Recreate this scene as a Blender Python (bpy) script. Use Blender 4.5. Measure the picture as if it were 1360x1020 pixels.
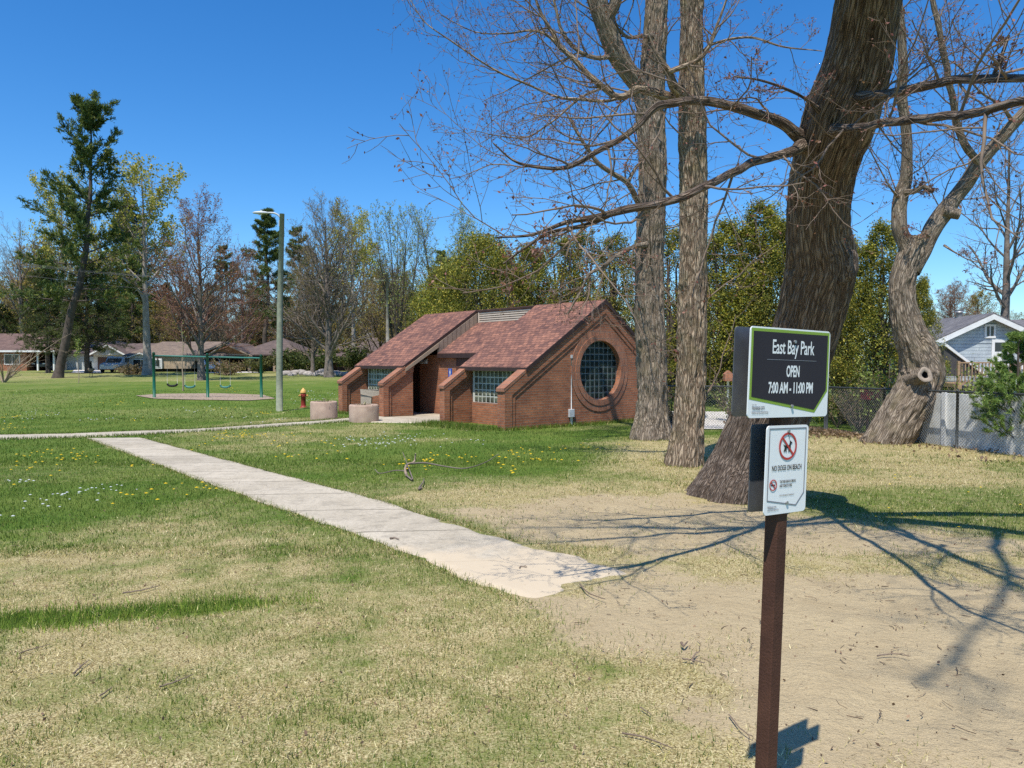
import bpy, math, random
import numpy as np
from mathutils import Vector, Matrix, geometry

for o in list(bpy.data.objects):
    bpy.data.objects.remove(o, do_unlink=True)
SC = bpy.context.scene
COL = SC.collection
PI = math.pi
rad = math.radians

# ------------------------------------------------------------------ camera
F = 1000.0                       # focal length in photograph pixels (photo is 1360 wide)
CAMZ = 1.65
PITCH = math.atan(32 / F)        # looking slightly down
cam_d = bpy.data.cameras.new('camera')
cam_d.sensor_width = 36.0
cam_d.lens = 36.0 * F / 1360.0
cam_d.clip_end = 3000
cam_d.clip_start = 0.05
cam = bpy.data.objects.new('camera', cam_d)
cam.location = (0, 0, CAMZ)
cam.rotation_euler = (PI / 2 - PITCH, 0, 0)
COL.objects.link(cam)
SC.camera = cam

# ------------------------------------------------------------------ sky and sun
SUN_AZ = 201.5                   # clockwise from the viewing direction: behind and a little left
SUN_EL = 63.0
w = bpy.data.worlds.new('World')
SC.world = w
w.use_nodes = True
nt = w.node_tree
nt.nodes.clear()
wo = nt.nodes.new('ShaderNodeOutputWorld')
bg = nt.nodes.new('ShaderNodeBackground')
sky = nt.nodes.new('ShaderNodeTexSky')
sky.sky_type = 'NISHITA'
sky.sun_disc = False
sky.sun_elevation = rad(SUN_EL)
sky.sun_rotation = rad(SUN_AZ)
sky.altitude = 200
sky.air_density = 1.0
sky.dust_density = 0.35
sky.ozone_density = 3.2
hs = nt.nodes.new('ShaderNodeHueSaturation')
hs.inputs['Hue'].default_value = 0.5
hs.inputs['Saturation'].default_value = 1.32
hs.inputs['Value'].default_value = 1.0
nt.links.new(sky.outputs[0], hs.inputs['Color'])
tint = nt.nodes.new('ShaderNodeMix'); tint.data_type = 'RGBA'; tint.blend_type = 'MULTIPLY'
tint.inputs[0].default_value = 1.0; tint.inputs[7].default_value = (0.74, 0.935, 1.08, 1)
nt.links.new(hs.outputs[0], tint.inputs[6])
nt.links.new(tint.outputs[2], bg.inputs['Color'])
bg.inputs['Strength'].default_value = 0.135
nt.links.new(bg.outputs[0], wo.inputs['Surface'])

sun_d = bpy.data.lights.new('sun', 'SUN')
sun_d.energy = 4.7
sun_d.angle = rad(0.53)
sun_d.color = (1.0, 0.945, 0.85)
sun = bpy.data.objects.new('sun', sun_d)
a, e = rad(SUN_AZ), rad(SUN_EL)
sdir = Vector((math.sin(a) * math.cos(e), math.cos(a) * math.cos(e), math.sin(e)))
sun.rotation_euler = sdir.to_track_quat('Z', 'Y').to_euler()
sun.location = sdir * 60
COL.objects.link(sun)

SC.view_settings.view_transform = 'Standard'
SC.view_settings.look = 'None'
SC.view_settings.exposure = 0.30
SC.view_settings.gamma = 1.0
SC.view_settings.use_curve_mapping = False
SC.render.engine = 'CYCLES'
SC.cycles.use_denoising = False
SC.cycles.max_bounces = 6
SC.cycles.diffuse_bounces = 2
SC.cycles.glossy_bounces = 2
SC.cycles.transparent_max_bounces = 6
SC.cycles.use_adaptive_sampling = True
SC.cycles.adaptive_threshold = 0.012

# ------------------------------------------------------------------ numeric helpers
RNG = np.random.default_rng(7)

def hash2(ix, iy, seed):
    h = (ix.astype(np.int64) * 374761393 + iy.astype(np.int64) * 668265263 + seed * 69069) & 0xffffffff
    h = ((h ^ (h >> 13)) * 1274126177) & 0xffffffff
    return ((h ^ (h >> 16)) & 0xffffff) / float(0xffffff)

def vnoise(x, y, seed=0):
    x = np.asarray(x, float); y = np.asarray(y, float)
    ix, iy = np.floor(x), np.floor(y)
    fx, fy = x - ix, y - iy
    fx = fx * fx * (3 - 2 * fx); fy = fy * fy * (3 - 2 * fy)
    a = hash2(ix, iy, seed); b = hash2(ix + 1, iy, seed)
    c = hash2(ix, iy + 1, seed); d = hash2(ix + 1, iy + 1, seed)
    return (a * (1 - fx) + b * fx) * (1 - fy) + (c * (1 - fx) + d * fx) * fy

def fbm(x, y, seed=0, o=4):
    s, amp, tot = 0, 1.0, 0
    for k in range(o):
        s = s + amp * vnoise(x * 2 ** k, y * 2 ** k, seed + 17 * k)
        tot += amp; amp *= 0.5
    return s / tot

def sstep(a, b, x):
    t = np.clip((x - a) / (b - a), 0, 1)
    return t * t * (3 - 2 * t)

# ground height: falls gently from the beach to the restroom, rises again to the street
_py = [-80, -20, 0, 8, 20, 30, 39, 53, 64, 77, 90, 130, 250, 900]
_pz = [-0.6, -0.1, 0.0, -0.10, -0.315, -0.37, -0.30, -0.05, 0.12, 0.34, 0.52, 0.9, 1.2, 1.2]
_yy = np.linspace(-80, 900, 9801)
_zz = np.interp(_yy, _py, _pz)
_k = np.hanning(61); _k /= _k.sum()
_zz = np.convolve(np.pad(_zz, 30, mode='edge'), _k, mode='valid')

def gz(x, y):
    x = np.asarray(x, float); y = np.asarray(y, float)
    z = np.interp(y, _yy, _zz)
    amp = 0.05 * sstep(2, 10, np.abs(y) + np.abs(x))
    z = z + amp * (fbm(x * 0.16, y * 0.16, 3, 2) - 0.5)
    return z

def gzf(x, y):
    return float(gz(x, y))

_fw = np.array([0, math.cos(PITCH), -math.sin(PITCH)])
_up = np.array([0, math.sin(PITCH), math.cos(PITCH)])
_rt = np.array([1.0, 0, 0])

def ray(px, py):
    return _fw + _rt * (px - 680) / F + _up * (510 - py) / F

def P(px, py, Y):
    """world point seen at photo pixel (px, py) at depth Y"""
    d = ray(px, py)
    return np.array([0, 0, CAMZ]) + d * (Y / d[1])

def G(px, py):
    """ground point seen at photo pixel"""
    d = ray(px, py)
    lo, hi = 0.5, 400.0
    prev = None
    ys = np.concatenate([np.arange(0.6, 40, 0.1), np.arange(40, 400, 0.5)])
    t = ys / d[1]
    zz = CAMZ + d[2] * t
    g = gz(d[0] * t, ys)
    k = np.argmax(zz <= g)
    if not (zz[k] <= g[k]):
        k = len(ys) - 1
    if k > 0:
        f0, f1 = zz[k - 1] - g[k - 1], zz[k] - g[k]
        u = f0 / (f0 - f1) if f0 != f1 else 0
        y = ys[k - 1] + (ys[k] - ys[k - 1]) * u
    else:
        y = ys[0]
    x = d[0] * y / d[1]
    return np.array([x, y, gzf(x, y)])

def catmull(pts, n):
    p = np.asarray(pts, float)
    q = np.vstack([2 * p[0] - p[1], p, 2 * p[-1] - p[-2]])
    m = len(p) - 1
    t = np.linspace(0, m - 1e-9, n)
    i = np.floor(t).astype(int); f = (t - i)[:, None]
    a, b, c, d = q[i], q[i + 1], q[i + 2], q[i + 3]
    return 0.5 * (2 * b + (c - a) * f + (2 * a - 5 * b + 4 * c - d) * f ** 2 + (3 * b - a - 3 * c + d) * f ** 3)

# ------------------------------------------------------------------ mesh builder
class MB:
    def __init__(s):
        s.v = []; s.lp = []; s.lt = []; s.mi = []; s.sm = []; s.col = []; s.bk = []
        s.n = 0; s.hc = False; s.hb = False

    def add(s, v, f, smooth=False, col=None, bark=None, m=0):
        v = np.asarray(v, float).reshape(-1, 3)
        s.v.append(v)
        if isinstance(f, np.ndarray):
            if f.size == 0:
                f = np.zeros((0, 3), int)
            s.lp.append((f + s.n).ravel()); lt = np.full(len(f), f.shape[1]); nf = len(f)
        else:
            s.lp.append(np.array([i for q in f for i in q], int) + s.n)
            lt = np.array([len(q) for q in f], int); nf = len(f)
        s.lt.append(lt)
        s.mi.append(np.full(nf, m)); s.sm.append(np.full(nf, smooth))
        if col is None:
            s.col.append(np.ones((len(v), 3)) * 0.5)
        else:
            s.hc = True
            s.col.append(np.broadcast_to(np.asarray(col, float), (len(v), 3)))
        if bark is None:
            s.bk.append(v)
        else:
            s.hb = True
            s.bk.append(bark)
        s.n += len(v)
        return s

    def box(s, x0, x1, y0, y1, z0, z1, M=None, m=0, col=None):
        v = np.array([[x, y, z] for z in (z0, z1) for y in (y0, y1) for x in (x0, x1)], float)
        f = np.array([[0, 2, 3, 1], [4, 5, 7, 6], [0, 1, 5, 4], [2, 6, 7, 3], [0, 4, 6, 2], [1, 3, 7, 5]])
        if M is not None:
            v = v @ np.array(M)[:3, :3].T + np.array(M)[:3, 3]
        return s.add(v, f, m=m, col=col)

    def prism(s, poly, axis, a, b, holes=(), m=0, col=None):
        """2D polygon extruded along axis from a to b. axis 'y': poly is (x,z); 'x': (y,z); 'z': (x,y)"""
        loops = [list(poly)] + [list(h) for h in holes]
        pts = [p for l in loops for p in l]
        def to3(p, w):
            return {'y': (p[0], w, p[1]), 'x': (w, p[0], p[1]), 'z': (p[0], p[1], w)}[axis]
        v = [to3(p, a) for p in pts] + [to3(p, b) for p in pts]
        n = len(pts)
        tris = geometry.tessellate_polygon([[Vector((p[0], p[1], 0)) for p in l] for l in loops])
        f = [list(t) for t in tris] + [[i + n for i in reversed(t)] for t in tris]
        k = 0
        for l in loops:
            q = len(l)
            for i in range(q):
                j = (i + 1) % q
                f.append([k + i, k + j, n + k + j, n + k + i])
            k += q
        return s.add(v, f, m=m, col=col)

    def tube(s, pts, r, k=8, cap=True, col=None, m=0, smooth=True):
        pts = np.asarray(pts, float); n = len(pts)
        r = np.broadcast_to(np.asarray(r, float), (n,))
        v, f = tubes(pts[None], r[None], k)
        s.add(v, f, smooth=smooth, col=col, m=m)
        if cap:
            base = s.n - n * k
            s.lp.append(np.arange(k) + base); s.lt.append(np.array([k])); s.mi.append(np.array([m])); s.sm.append(np.array([False]))
            s.lp.append(np.arange(k)[::-1] + base + (n - 1) * k); s.lt.append(np.array([k])); s.mi.append(np.array([m])); s.sm.append(np.array([False]))
        return s

    def lathe(s, prof, k=24, c=(0, 0, 0), m=0, col=None, smooth=True):
        prof = np.asarray(prof, float)
        a = np.arange(k) / k * 2 * PI
        v = np.stack([prof[:, None, 0] * np.cos(a), prof[:, None, 0] * np.sin(a), np.repeat(prof[:, 1:2], k, 1)], -1).reshape(-1, 3) + np.asarray(c)
        n = len(prof)
        i = np.arange(n - 1)[:, None] * k; j = np.arange(k)[None]; j2 = (j + 1) % k
        f = np.stack([i + j, i + j2, i + k + j2, i + k + j], -1).reshape(-1, 4)
        return s.add(v, f, smooth=smooth, m=m, col=col)

    def build(s, name, mats, parent=None, local=False, uv=False, bevel=0, loc=None):
        v = np.vstack(s.v); lp = np.concatenate(s.lp); lt = np.concatenate(s.lt)
        me = bpy.data.meshes.new(name)
        me.vertices.add(len(v)); me.vertices.foreach_set('co', v.astype(np.float32).ravel())
        me.loops.add(len(lp)); me.loops.foreach_set('vertex_index', lp.astype(np.int32))
        me.polygons.add(len(lt))
        ls = np.concatenate([[0], np.cumsum(lt)[:-1]])
        me.polygons.foreach_set('loop_start', ls.astype(np.int32))
        me.polygons.foreach_set('material_index', np.concatenate(s.mi).astype(np.int32))
        me.polygons.foreach_set('use_smooth', np.concatenate(s.sm).astype(bool))
        me.update(calc_edges=True)
        if s.hc:
            at = me.attributes.new('Col', 'FLOAT_COLOR', 'POINT')
            c = np.ones((len(v), 4), np.float32); c[:, :3] = np.vstack(s.col)
            at.data.foreach_set('color', c.ravel())
        if s.hb:
            at = me.attributes.new('bark', 'FLOAT_VECTOR', 'POINT')
            at.data.foreach_set('vector', np.vstack(s.bk).astype(np.float32).ravel())
        if uv:
            plane_uv(me)
        for m_ in (mats if isinstance(mats, (list, tuple)) else [mats]):
            me.materials.append(m_)
        o = bpy.data.objects.new(name, me)
        COL.objects.link(o)
        if parent is not None:
            o.parent = parent
            if not local and parent.parent is None and parent.type == 'EMPTY':
                o.matrix_parent_inverse = parent.matrix_basis.inverted()
        if loc is not None:
            o.location = loc
        if bevel:
            b = o.modifiers.new('bevel', 'BEVEL'); b.width = bevel; b.segments = 2; b.limit_method = 'ANGLE'
        return o

def plane_uv(me):
    n = len(me.polygons)
    nv = len(me.vertices)
    co = np.empty(nv * 3, np.float32); me.vertices.foreach_get('co', co); co = co.reshape(-1, 3)
    nor = np.empty(n * 3, np.float32); me.polygons.foreach_get('normal', nor); nor = nor.reshape(-1, 3)
    lt = np.empty(n, np.int32); me.polygons.foreach_get('loop_total', lt)
    li = np.empty(len(me.loops), np.int32); me.loops.foreach_get('vertex_index', li)
    nl = np.repeat(nor, lt, 0).astype(float)
    t = np.stack([-nl[:, 1], nl[:, 0], np.zeros(len(nl))], -1)
    ln = np.linalg.norm(t, axis=1)
    flat = ln < 0.05
    t[flat] = (1, 0, 0); ln[flat] = 1
    t /= ln[:, None]
    b = np.cross(nl, t)
    b[flat] = (0, 1, 0)
    p = co[li]
    uv = np.stack([(p * t).sum(1), (p * b).sum(1)], -1)
    lay = me.uv_layers.new(name='UVMap')
    lay.data.foreach_set('uv', uv.astype(np.float32).ravel())

def tubes(Pt, R, k=6):
    """Pt (N,n,3), R (N,n) -> verts, quads"""
    N, n, _ = Pt.shape
    T = np.gradient(Pt, axis=1)
    T /= np.linalg.norm(T, axis=2, keepdims=True) + 1e-12
    mean = Pt[:, -1] - Pt[:, 0]
    mean /= np.linalg.norm(mean, axis=1, keepdims=True) + 1e-12
    ref = np.where(np.abs(mean[:, 2:3]) < 0.8, np.array([[0, 0, 1.0]]), np.array([[1.0, 0.1, 0]]))[:, None, :]
    A = np.cross(np.broadcast_to(ref, T.shape), T)
    A /= np.linalg.norm(A, axis=2, keepdims=True) + 1e-12
    B = np.cross(T, A)
    an = np.arange(k) / k * 2 * PI
    V = Pt[:, :, None] + R[:, :, None, None] * (A[:, :, None] * np.cos(an)[None, None, :, None] + B[:, :, None] * np.sin(an)[None, None, :, None])
    base = (np.arange(N) * n * k)[:, None, None]
    i = (np.arange(n - 1) * k)[None, :, None]
    j = np.arange(k)[None, None]; j2 = (j + 1) % k
    f = np.stack([base + i + j, base + i + j2, base + i + k + j2, base + i + k + j], -1).reshape(-1, 4)
    return V.reshape(-1, 3), f

# ------------------------------------------------------------------ object helpers
def tag(o, label=None, cat=None, group=None, kind=None):
    if label: o['label'] = label
    if cat: o['category'] = cat
    if group: o['group'] = group
    if kind: o['kind'] = kind
    return o

def thing(name, label, cat, loc=(0, 0, 0), rz=0.0, group=None):
    o = bpy.data.objects.new(name, None)
    o.empty_display_size = 0.2
    o.location = tuple(float(c) for c in loc); o.rotation_euler = (0, 0, rz)
    o.matrix_basis = Matrix.Translation(Vector([float(c) for c in loc])) @ Matrix.Rotation(rz, 4, 'Z')
    COL.objects.link(o)
    return tag(o, label, cat, group)

_kids = {}
def copy_tree(o, loc=None, rz=None, scale=None, label=None, group=None, parent=None):
    c = o.copy(); COL.objects.link(c)
    if parent is not None: c.parent = parent
    if loc is not None: c.location = tuple(float(q) for q in loc)
    if rz is not None: c.rotation_euler = (0, 0, rz)
    if scale is not None: c.scale = scale if isinstance(scale, tuple) else (scale,) * 3
    if label: c['label'] = label
    if group: c['group'] = group
    for ch in [q for q in COL.objects if q.parent == o]:
        copy_tree(ch, parent=c)
    return c

# ------------------------------------------------------------------ materials
class NT:
    def __init__(s, name):
        s.m = bpy.data.materials.new(name); s.m.use_nodes = True
        s.t = s.m.node_tree; s.t.nodes.clear()
        s.out = s.t.nodes.new('ShaderNodeOutputMaterial')
    def n(s, typ, **kw):
        q = s.t.nodes.new('ShaderNode' + typ)
        for k, v in kw.items():
            if hasattr(q, k) and k not in q.inputs:
                setattr(q, k, v)
            else:
                q.inputs[k].default_value = v
        return q
    def l(s, a, b):
        s.t.links.new(a, b)
    def noise(s, vec, scale, detail=4, rough=0.55):
        q = s.n('TexNoise'); q.inputs['Scale'].default_value = scale
        q.inputs['Detail'].default_value = detail; q.inputs['Roughness'].default_value = rough
        if vec is not None: s.l(vec, q.inputs['Vector'])
        return q.outputs['Fac']
    def ramp(s, fac, stops):
        q = s.n('ValToRGB')
        e = q.color_ramp.elements
        while len(e) < len(stops): e.new(0.5)
        for el, (p, c) in zip(e, stops):
            el.position = p
            el.color = (c[0], c[1], c[2], 1) if not isinstance(c, (int, float)) else (c, c, c, 1)
        s.l(fac, q.inputs['Fac'])
        return q.outputs['Color']
    def mix(s, fac, a, b, mode='MIX'):
        q = s.n('Mix', data_type='RGBA', blend_type=mode)
        for sock, val in ((q.inputs[0], fac), (q.inputs[6], a), (q.inputs[7], b)):
            if hasattr(val, 'is_output'): s.l(val, sock)
            elif isinstance(val, (int, float)): sock.default_value = val
            else: sock.default_value = (val[0], val[1], val[2], 1)
        return q.outputs[2]
    def math(s, op, a, b=0.0):
        q = s.n('Math', operation=op)
        for i, val in enumerate((a, b)):
            if hasattr(val, 'is_output'): s.l(val, q.inputs[i])
            else: q.inputs[i].default_value = val
        return q.outputs[0]
    def bump(s, h, strength=0.5, dist=0.01):
        q = s.n('Bump'); q.inputs['Strength'].default_value = strength; q.inputs['Distance'].default_value = dist
        s.l(h, q.inputs['Height'])
        return q.outputs[0]
    def princ(s, col, rough=0.8, normal=None, spec=0.3, metal=0.0, **kw):
        q = s.n('BsdfPrincipled')
        if hasattr(col, 'is_output'): s.l(col, q.inputs['Base Color'])
        else: q.inputs['Base Color'].default_value = (*col, 1)
        if hasattr(rough, 'is_output'): s.l(rough, q.inputs['Roughness'])
        else: q.inputs['Roughness'].default_value = rough
        q.inputs['Specular IOR Level'].default_value = spec
        q.inputs['Metallic'].default_value = metal
        if normal is not None: s.l(normal, q.inputs['Normal'])
        return q.outputs[0]
    def done(s, sh):
        s.l(sh, s.out.inputs['Surface'])
        return s.m
    def obj(s):
        return s.n('TexCoord').outputs['Object']
    def uv(s):
        return s.n('TexCoord').outputs['UV']
    def attr(s, name):
        return s.n('Attribute', attribute_name=name)

def simple(name, a, b=None, scale=8, rough=0.75, bump=0.0, bscale=60, spec=0.3, metal=0.0, lo=0.3, hi=0.7):
    """two-tone noise mottling + fine bump"""
    s = NT(name); c = s.obj()
    b = b or tuple(x * 0.75 for x in a)
    col = s.ramp(s.noise(c, scale, 6), [(lo, b), (hi, a)])
    nrm = s.bump(s.noise(c, bscale, 4), bump, 0.01) if bump else None
    return s.done(s.princ(col, rough, nrm, spec, metal))

def foliage(name, trans=0.3, rough=0.6):
    s = NT(name)
    col = s.attr('Col').outputs['Color']
    p = s.princ(col, rough, None, 0.25)
    t = s.n('BsdfTranslucent')
    s.l(s.mix(1.0, col, (1.0, 1.05, 0.6), 'MULTIPLY'), t.inputs['Color'])
    mx = s.n('MixShader'); mx.inputs[0].default_value = trans
    s.l(p, mx.inputs[1]); s.l(t.outputs[0], mx.inputs[2])
    return s.done(mx.outputs[0])

def barkmat(name, dark, mid, light, freq=14.0, bump=0.9, moss=None, coord='bark', zs=0.16):
    s = NT(name)
    v = s.attr('bark').outputs['Vector'] if coord == 'bark' else s.obj()
    mp = s.n('Mapping'); mp.inputs['Scale'].default_value = (1, 1, zs); s.l(v, mp.inputs['Vector'])
    n1 = s.noise(mp.outputs[0], freq, 6, 0.65)
    vo = s.n('TexVoronoi', feature='DISTANCE_TO_EDGE'); vo.inputs['Scale'].default_value = freq * 1.1
    wob = s.n('Mix', data_type='RGBA'); 
    nz = s.n('TexNoise'); nz.inputs['Scale'].default_value = freq * 0.5; s.l(mp.outputs[0], nz.inputs['Vector'])
    add = s.n('VectorMath', operation='MULTIPLY_ADD')
    s.l(nz.outputs['Color'], add.inputs[0]); add.inputs[1].default_value = (0.12, 0.12, 0.12); s.l(mp.outputs[0], add.inputs[2])
    s.l(add.outputs[0], vo.inputs['Vector'])
    h = s.math('ADD', s.math('MULTIPLY', s.math('MINIMUM', vo.outputs['Distance'], 0.28), 2.0), s.math('MULTIPLY', n1, 0.8))
    col = s.ramp(s.math('MULTIPLY', h, 0.85), [(0.26, dark), (0.50, mid), (0.80, light)])
    big = s.noise(v, 1.3, 4)
    col = s.mix(s.math('MULTIPLY', big, 0.35), col, tuple(x * 0.7 for x in mid))
    if moss:
        col = s.mix(s.ramp(s.noise(v, 2.2, 5), [(0.52, 0.0), (0.7, 0.7)]), col, moss)
    fine = s.noise(v, freq * 7, 3)
    hh = s.math('ADD', h, s.math('MULTIPLY', fine, 0.25))
    return s.done(s.princ(col, 0.95, s.bump(hh, bump, 0.03), 0.1))

def brickmat(name, c1, c2, mortar, bw=0.205, rh=0.075, ms=0.010, var=None, bump=0.5):
    s = NT(name); uv = s.uv()
    b = s.n('TexBrick'); s.l(uv, b.inputs['Vector'])
    b.inputs['Color1'].default_value = (*c1, 1); b.inputs['Color2'].default_value = (*c2, 1)
    b.inputs['Mortar'].default_value = (*mortar, 1)
    b.inputs['Scale'].default_value = 1.0
    b.inputs['Brick Width'].default_value = bw; b.inputs['Row Height'].default_value = rh
    b.inputs['Mortar Size'].default_value = ms; b.inputs['Mortar Smooth'].default_value = 0.1
    b.inputs['Bias'].default_value = 0.0
    col = b.outputs['Color']
    n1 = s.noise(s.obj(), 1.6, 5)
    col = s.mix(1.0, col, s.ramp(n1, [(0.3, (0.72, 0.70, 0.72)), (0.7, (1.15, 1.1, 1.05))]), 'MULTIPLY')
    n2 = s.noise(s.obj(), 22, 4)
    col = s.mix(1.0, col, s.ramp(n2, [(0.25, (0.75, 0.75, 0.75)), (0.75, (1.15, 1.15, 1.15))]), 'MULTIPLY')
    h = s.math('ADD', s.math('MULTIPLY', b.outputs['Fac'], -1.0), s.math('MULTIPLY', n2, 0.4))
    return s.done(s.princ(col, 0.88, s.bump(h, bump, 0.006), 0.2))

M = {}
M['brick'] = brickmat('brick', (0.44, 0.175, 0.088), (0.31, 0.115, 0.06), (0.27, 0.18, 0.13))
M['brickcap'] = brickmat('brick_cap', (0.45, 0.20, 0.115), (0.36, 0.145, 0.08), (0.26, 0.18, 0.14), bw=0.075, rh=0.21)
M['shingle'] = brickmat('shingle', (0.34, 0.165, 0.115), (0.15, 0.08, 0.068), (0.08, 0.045, 0.036), bw=0.19, rh=0.135, ms=0.008, bump=0.8)
M['roofbrown'] = brickmat('roof_brown', (0.17, 0.13, 0.115), (0.13, 0.10, 0.09), (0.07, 0.055, 0.05), bw=0.3, rh=0.15, ms=0.008)
M['rooftan'] = brickmat('roof_tan', (0.25, 0.20, 0.16), (0.20, 0.155, 0.125), (0.10, 0.08, 0.07), bw=0.3, rh=0.15, ms=0.008)
M['roofred'] = brickmat('roof_red', (0.20, 0.135, 0.115), (0.15, 0.10, 0.085), (0.08, 0.05, 0.05), bw=0.3, rh=0.15, ms=0.008)
M['roofgrey'] = brickmat('roof_grey', (0.20, 0.20, 0.21), (0.15, 0.15, 0.16), (0.08, 0.08, 0.08), bw=0.3, rh=0.15, ms=0.008)
M['siding'] = brickmat('siding', (0.46, 0.54, 0.58), (0.44, 0.52, 0.56), (0.25, 0.31, 0.35), bw=30, rh=0.16, ms=0.012)
M['tansiding'] = brickmat('tan_siding', (0.50, 0.40, 0.28), (0.48, 0.38, 0.27), (0.28, 0.22, 0.16), bw=30, rh=0.16, ms=0.012)
M['whitesiding'] = brickmat('white_siding', (0.66, 0.66, 0.64), (0.63, 0.63, 0.62), (0.38, 0.38, 0.38), bw=30, rh=0.16, ms=0.012)
M['shake'] = brickmat('shake', (0.48, 0.25, 0.11), (0.38, 0.19, 0.08), (0.18, 0.09, 0.04), bw=0.16, rh=0.2, ms=0.01)
M['boards'] = brickmat('boards', (0.33, 0.26, 0.20), (0.29, 0.23, 0.18), (0.15, 0.115, 0.09), bw=0.2, rh=30, ms=0.012)
M['tan'] = simple('tan_paint', (0.36, 0.27, 0.19), (0.30, 0.22, 0.155), 5, 0.7)
M['fascia'] = simple('fascia_brown', (0.055, 0.032, 0.026), (0.038, 0.022, 0.02), 6, 0.6)
M['louver'] = simple('louver_tan', (0.62, 0.52, 0.42), (0.52, 0.43, 0.34), 6, 0.6)
M['doordark'] = simple('door_brown', (0.10, 0.045, 0.032), (0.075, 0.035, 0.027), 4, 0.5)
M['white'] = simple('white_paint', (0.78, 0.78, 0.76), (0.66, 0.66, 0.64), 3, 0.55)
M['panel'] = simple('panel_white', (0.80, 0.80, 0.77), (0.52, 0.53, 0.51), 4.5, 0.6, 0.2, 8)
M['darkglass'] = simple('dark_glass', (0.03, 0.035, 0.04), (0.02, 0.025, 0.03), 3, 0.12, spec=0.6)
M['black'] = simple('black_rubber', (0.02, 0.02, 0.02), (0.013, 0.013, 0.013), 20, 0.8)
M['steel'] = simple('galvanised', (0.42, 0.42, 0.42), (0.33, 0.33, 0.33), 12, 0.45, metal=0.6)
M['planter'] = simple('planter_concrete', (0.50, 0.365, 0.275), (0.36, 0.25, 0.19), 4, 0.85, 0.4, 90)
M['soil'] = simple('soil', (0.10, 0.07, 0.045), (0.05, 0.035, 0.025), 20, 0.95, 0.6, 40)
M['fountain'] = simple('aggregate_concrete', (0.46, 0.40, 0.31), (0.30, 0.255, 0.20), 30, 0.9, 0.5, 60)
M['hydrant'] = simple('hydrant_red', (0.34, 0.042, 0.03), (0.24, 0.032, 0.024), 9, 0.5)
M['hydcap'] = simple('hydrant_yellow', (0.70, 0.42, 0.14), (0.6, 0.34, 0.10), 9, 0.5)
M['teal'] = simple('teal_paint', (0.012, 0.12, 0.07), (0.009, 0.092, 0.055), 7, 0.4)
M['tealrail'] = simple('faded_teal', (0.06, 0.21, 0.165), (0.045, 0.165, 0.13), 7, 0.5)
M['polewood'] = simple('weathered_pole', (0.30, 0.31, 0.22), (0.19, 0.21, 0.15), 7, 0.9, 0.5, 30)
M['lampgrey'] = simple('lamp_grey', (0.55, 0.57, 0.58), (0.45, 0.47, 0.48), 8, 0.4)
M['wire'] = simple('wire', (0.20, 0.20, 0.21), (0.15, 0.15, 0.16), 3, 0.5)
M['wood'] = simple('cut_wood', (0.40, 0.33, 0.26), (0.27, 0.215, 0.165), 22, 0.85, 0.3, 50)
M['deck'] = simple('deck_wood', (0.42, 0.27, 0.16), (0.33, 0.20, 0.12), 9, 0.8)
M['signpost'] = simple('brown_steel', (0.10, 0.046, 0.030), (0.060, 0.029, 0.021), 7, 0.65, 0.35, 120, spec=0.15, lo=0.35, hi=0.65)
M['signwhite'] = simple('sign_white', (0.86, 0.86, 0.84), (0.80, 0.80, 0.78), 3, 0.5)
M['signdark'] = simple('sign_charcoal', (0.040, 0.036, 0.042), (0.033, 0.030, 0.036), 3, 0.7, spec=0.12)
M['signgreen'] = simple('sign_green', (0.25, 0.38, 0.05), (0.22, 0.34, 0.04), 3, 0.5)
M['signink'] = simple('sign_ink', (0.02, 0.02, 0.024), (0.02, 0.02, 0.02), 3, 0.5)
M['signgrey'] = simple('sign_grey_ink', (0.22, 0.22, 0.24), (0.2, 0.2, 0.22), 3, 0.5)
M['signred'] = simple('sign_red', (0.50, 0.05, 0.045), (0.46, 0.045, 0.04), 3, 0.5)
M['alu'] = simple('sign_aluminium', (0.15, 0.15, 0.16), (0.10, 0.10, 0.105), 14, 0.5, metal=0.35)
M['blue'] = simple('blue_plate', (0.02, 0.10, 0.42), (0.02, 0.08, 0.36), 4, 0.45)
M['redbox'] = simple('red_box', (0.30, 0.03, 0.035), (0.22, 0.022, 0.028), 5, 0.5)
M['carsilver'] = simple('car_silver', (0.50, 0.50, 0.50), (0.47, 0.47, 0.47), 2, 0.35, spec=0.4)
M['carwhite'] = simple('car_white', (0.72, 0.73, 0.74), (0.70, 0.71, 0.72), 2, 0.25, spec=0.6)
M['carblue'] = simple('car_blue', (0.02, 0.05, 0.30), (0.02, 0.045, 0.26), 2, 0.3, spec=0.6)
M['carblack'] = simple('car_dark', (0.03, 0.03, 0.035), (0.025, 0.025, 0.03), 2, 0.25, spec=0.6)
M['lens'] = simple('lamp_lens', (0.7, 0.7, 0.68), (0.6, 0.6, 0.6), 4, 0.15, spec=0.6)
M['stone'] = simple('field_stone', (0.42, 0.38, 0.34), (0.22, 0.19, 0.17), 3.0, 0.9, 0.5, 14)
M['leaf'] = foliage('leaf', 0.35)
M['needle'] = foliage('needle', 0.28, 0.7)
M['bladem'] = foliage('blade', 0.25, 0.7)
M['bark_maple'] = barkmat('bark_maple', (0.04, 0.026, 0.018), (0.175, 0.130, 0.10), (0.32, 0.25, 0.195), 33, 1.0, zs=0.085)
M['bark_rough'] = barkmat('bark_rough', (0.045, 0.032, 0.022), (0.26, 0.188, 0.128), (0.50, 0.395, 0.28), 27, 1.0, zs=0.15, moss=(0.17, 0.14, 0.07))
M['bark_grey'] = barkmat('bark_grey', (0.055, 0.041, 0.030), (0.245, 0.192, 0.142), (0.41, 0.335, 0.255), 25, 1.0, zs=0.13, moss=(0.20, 0.165, 0.10))
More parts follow.
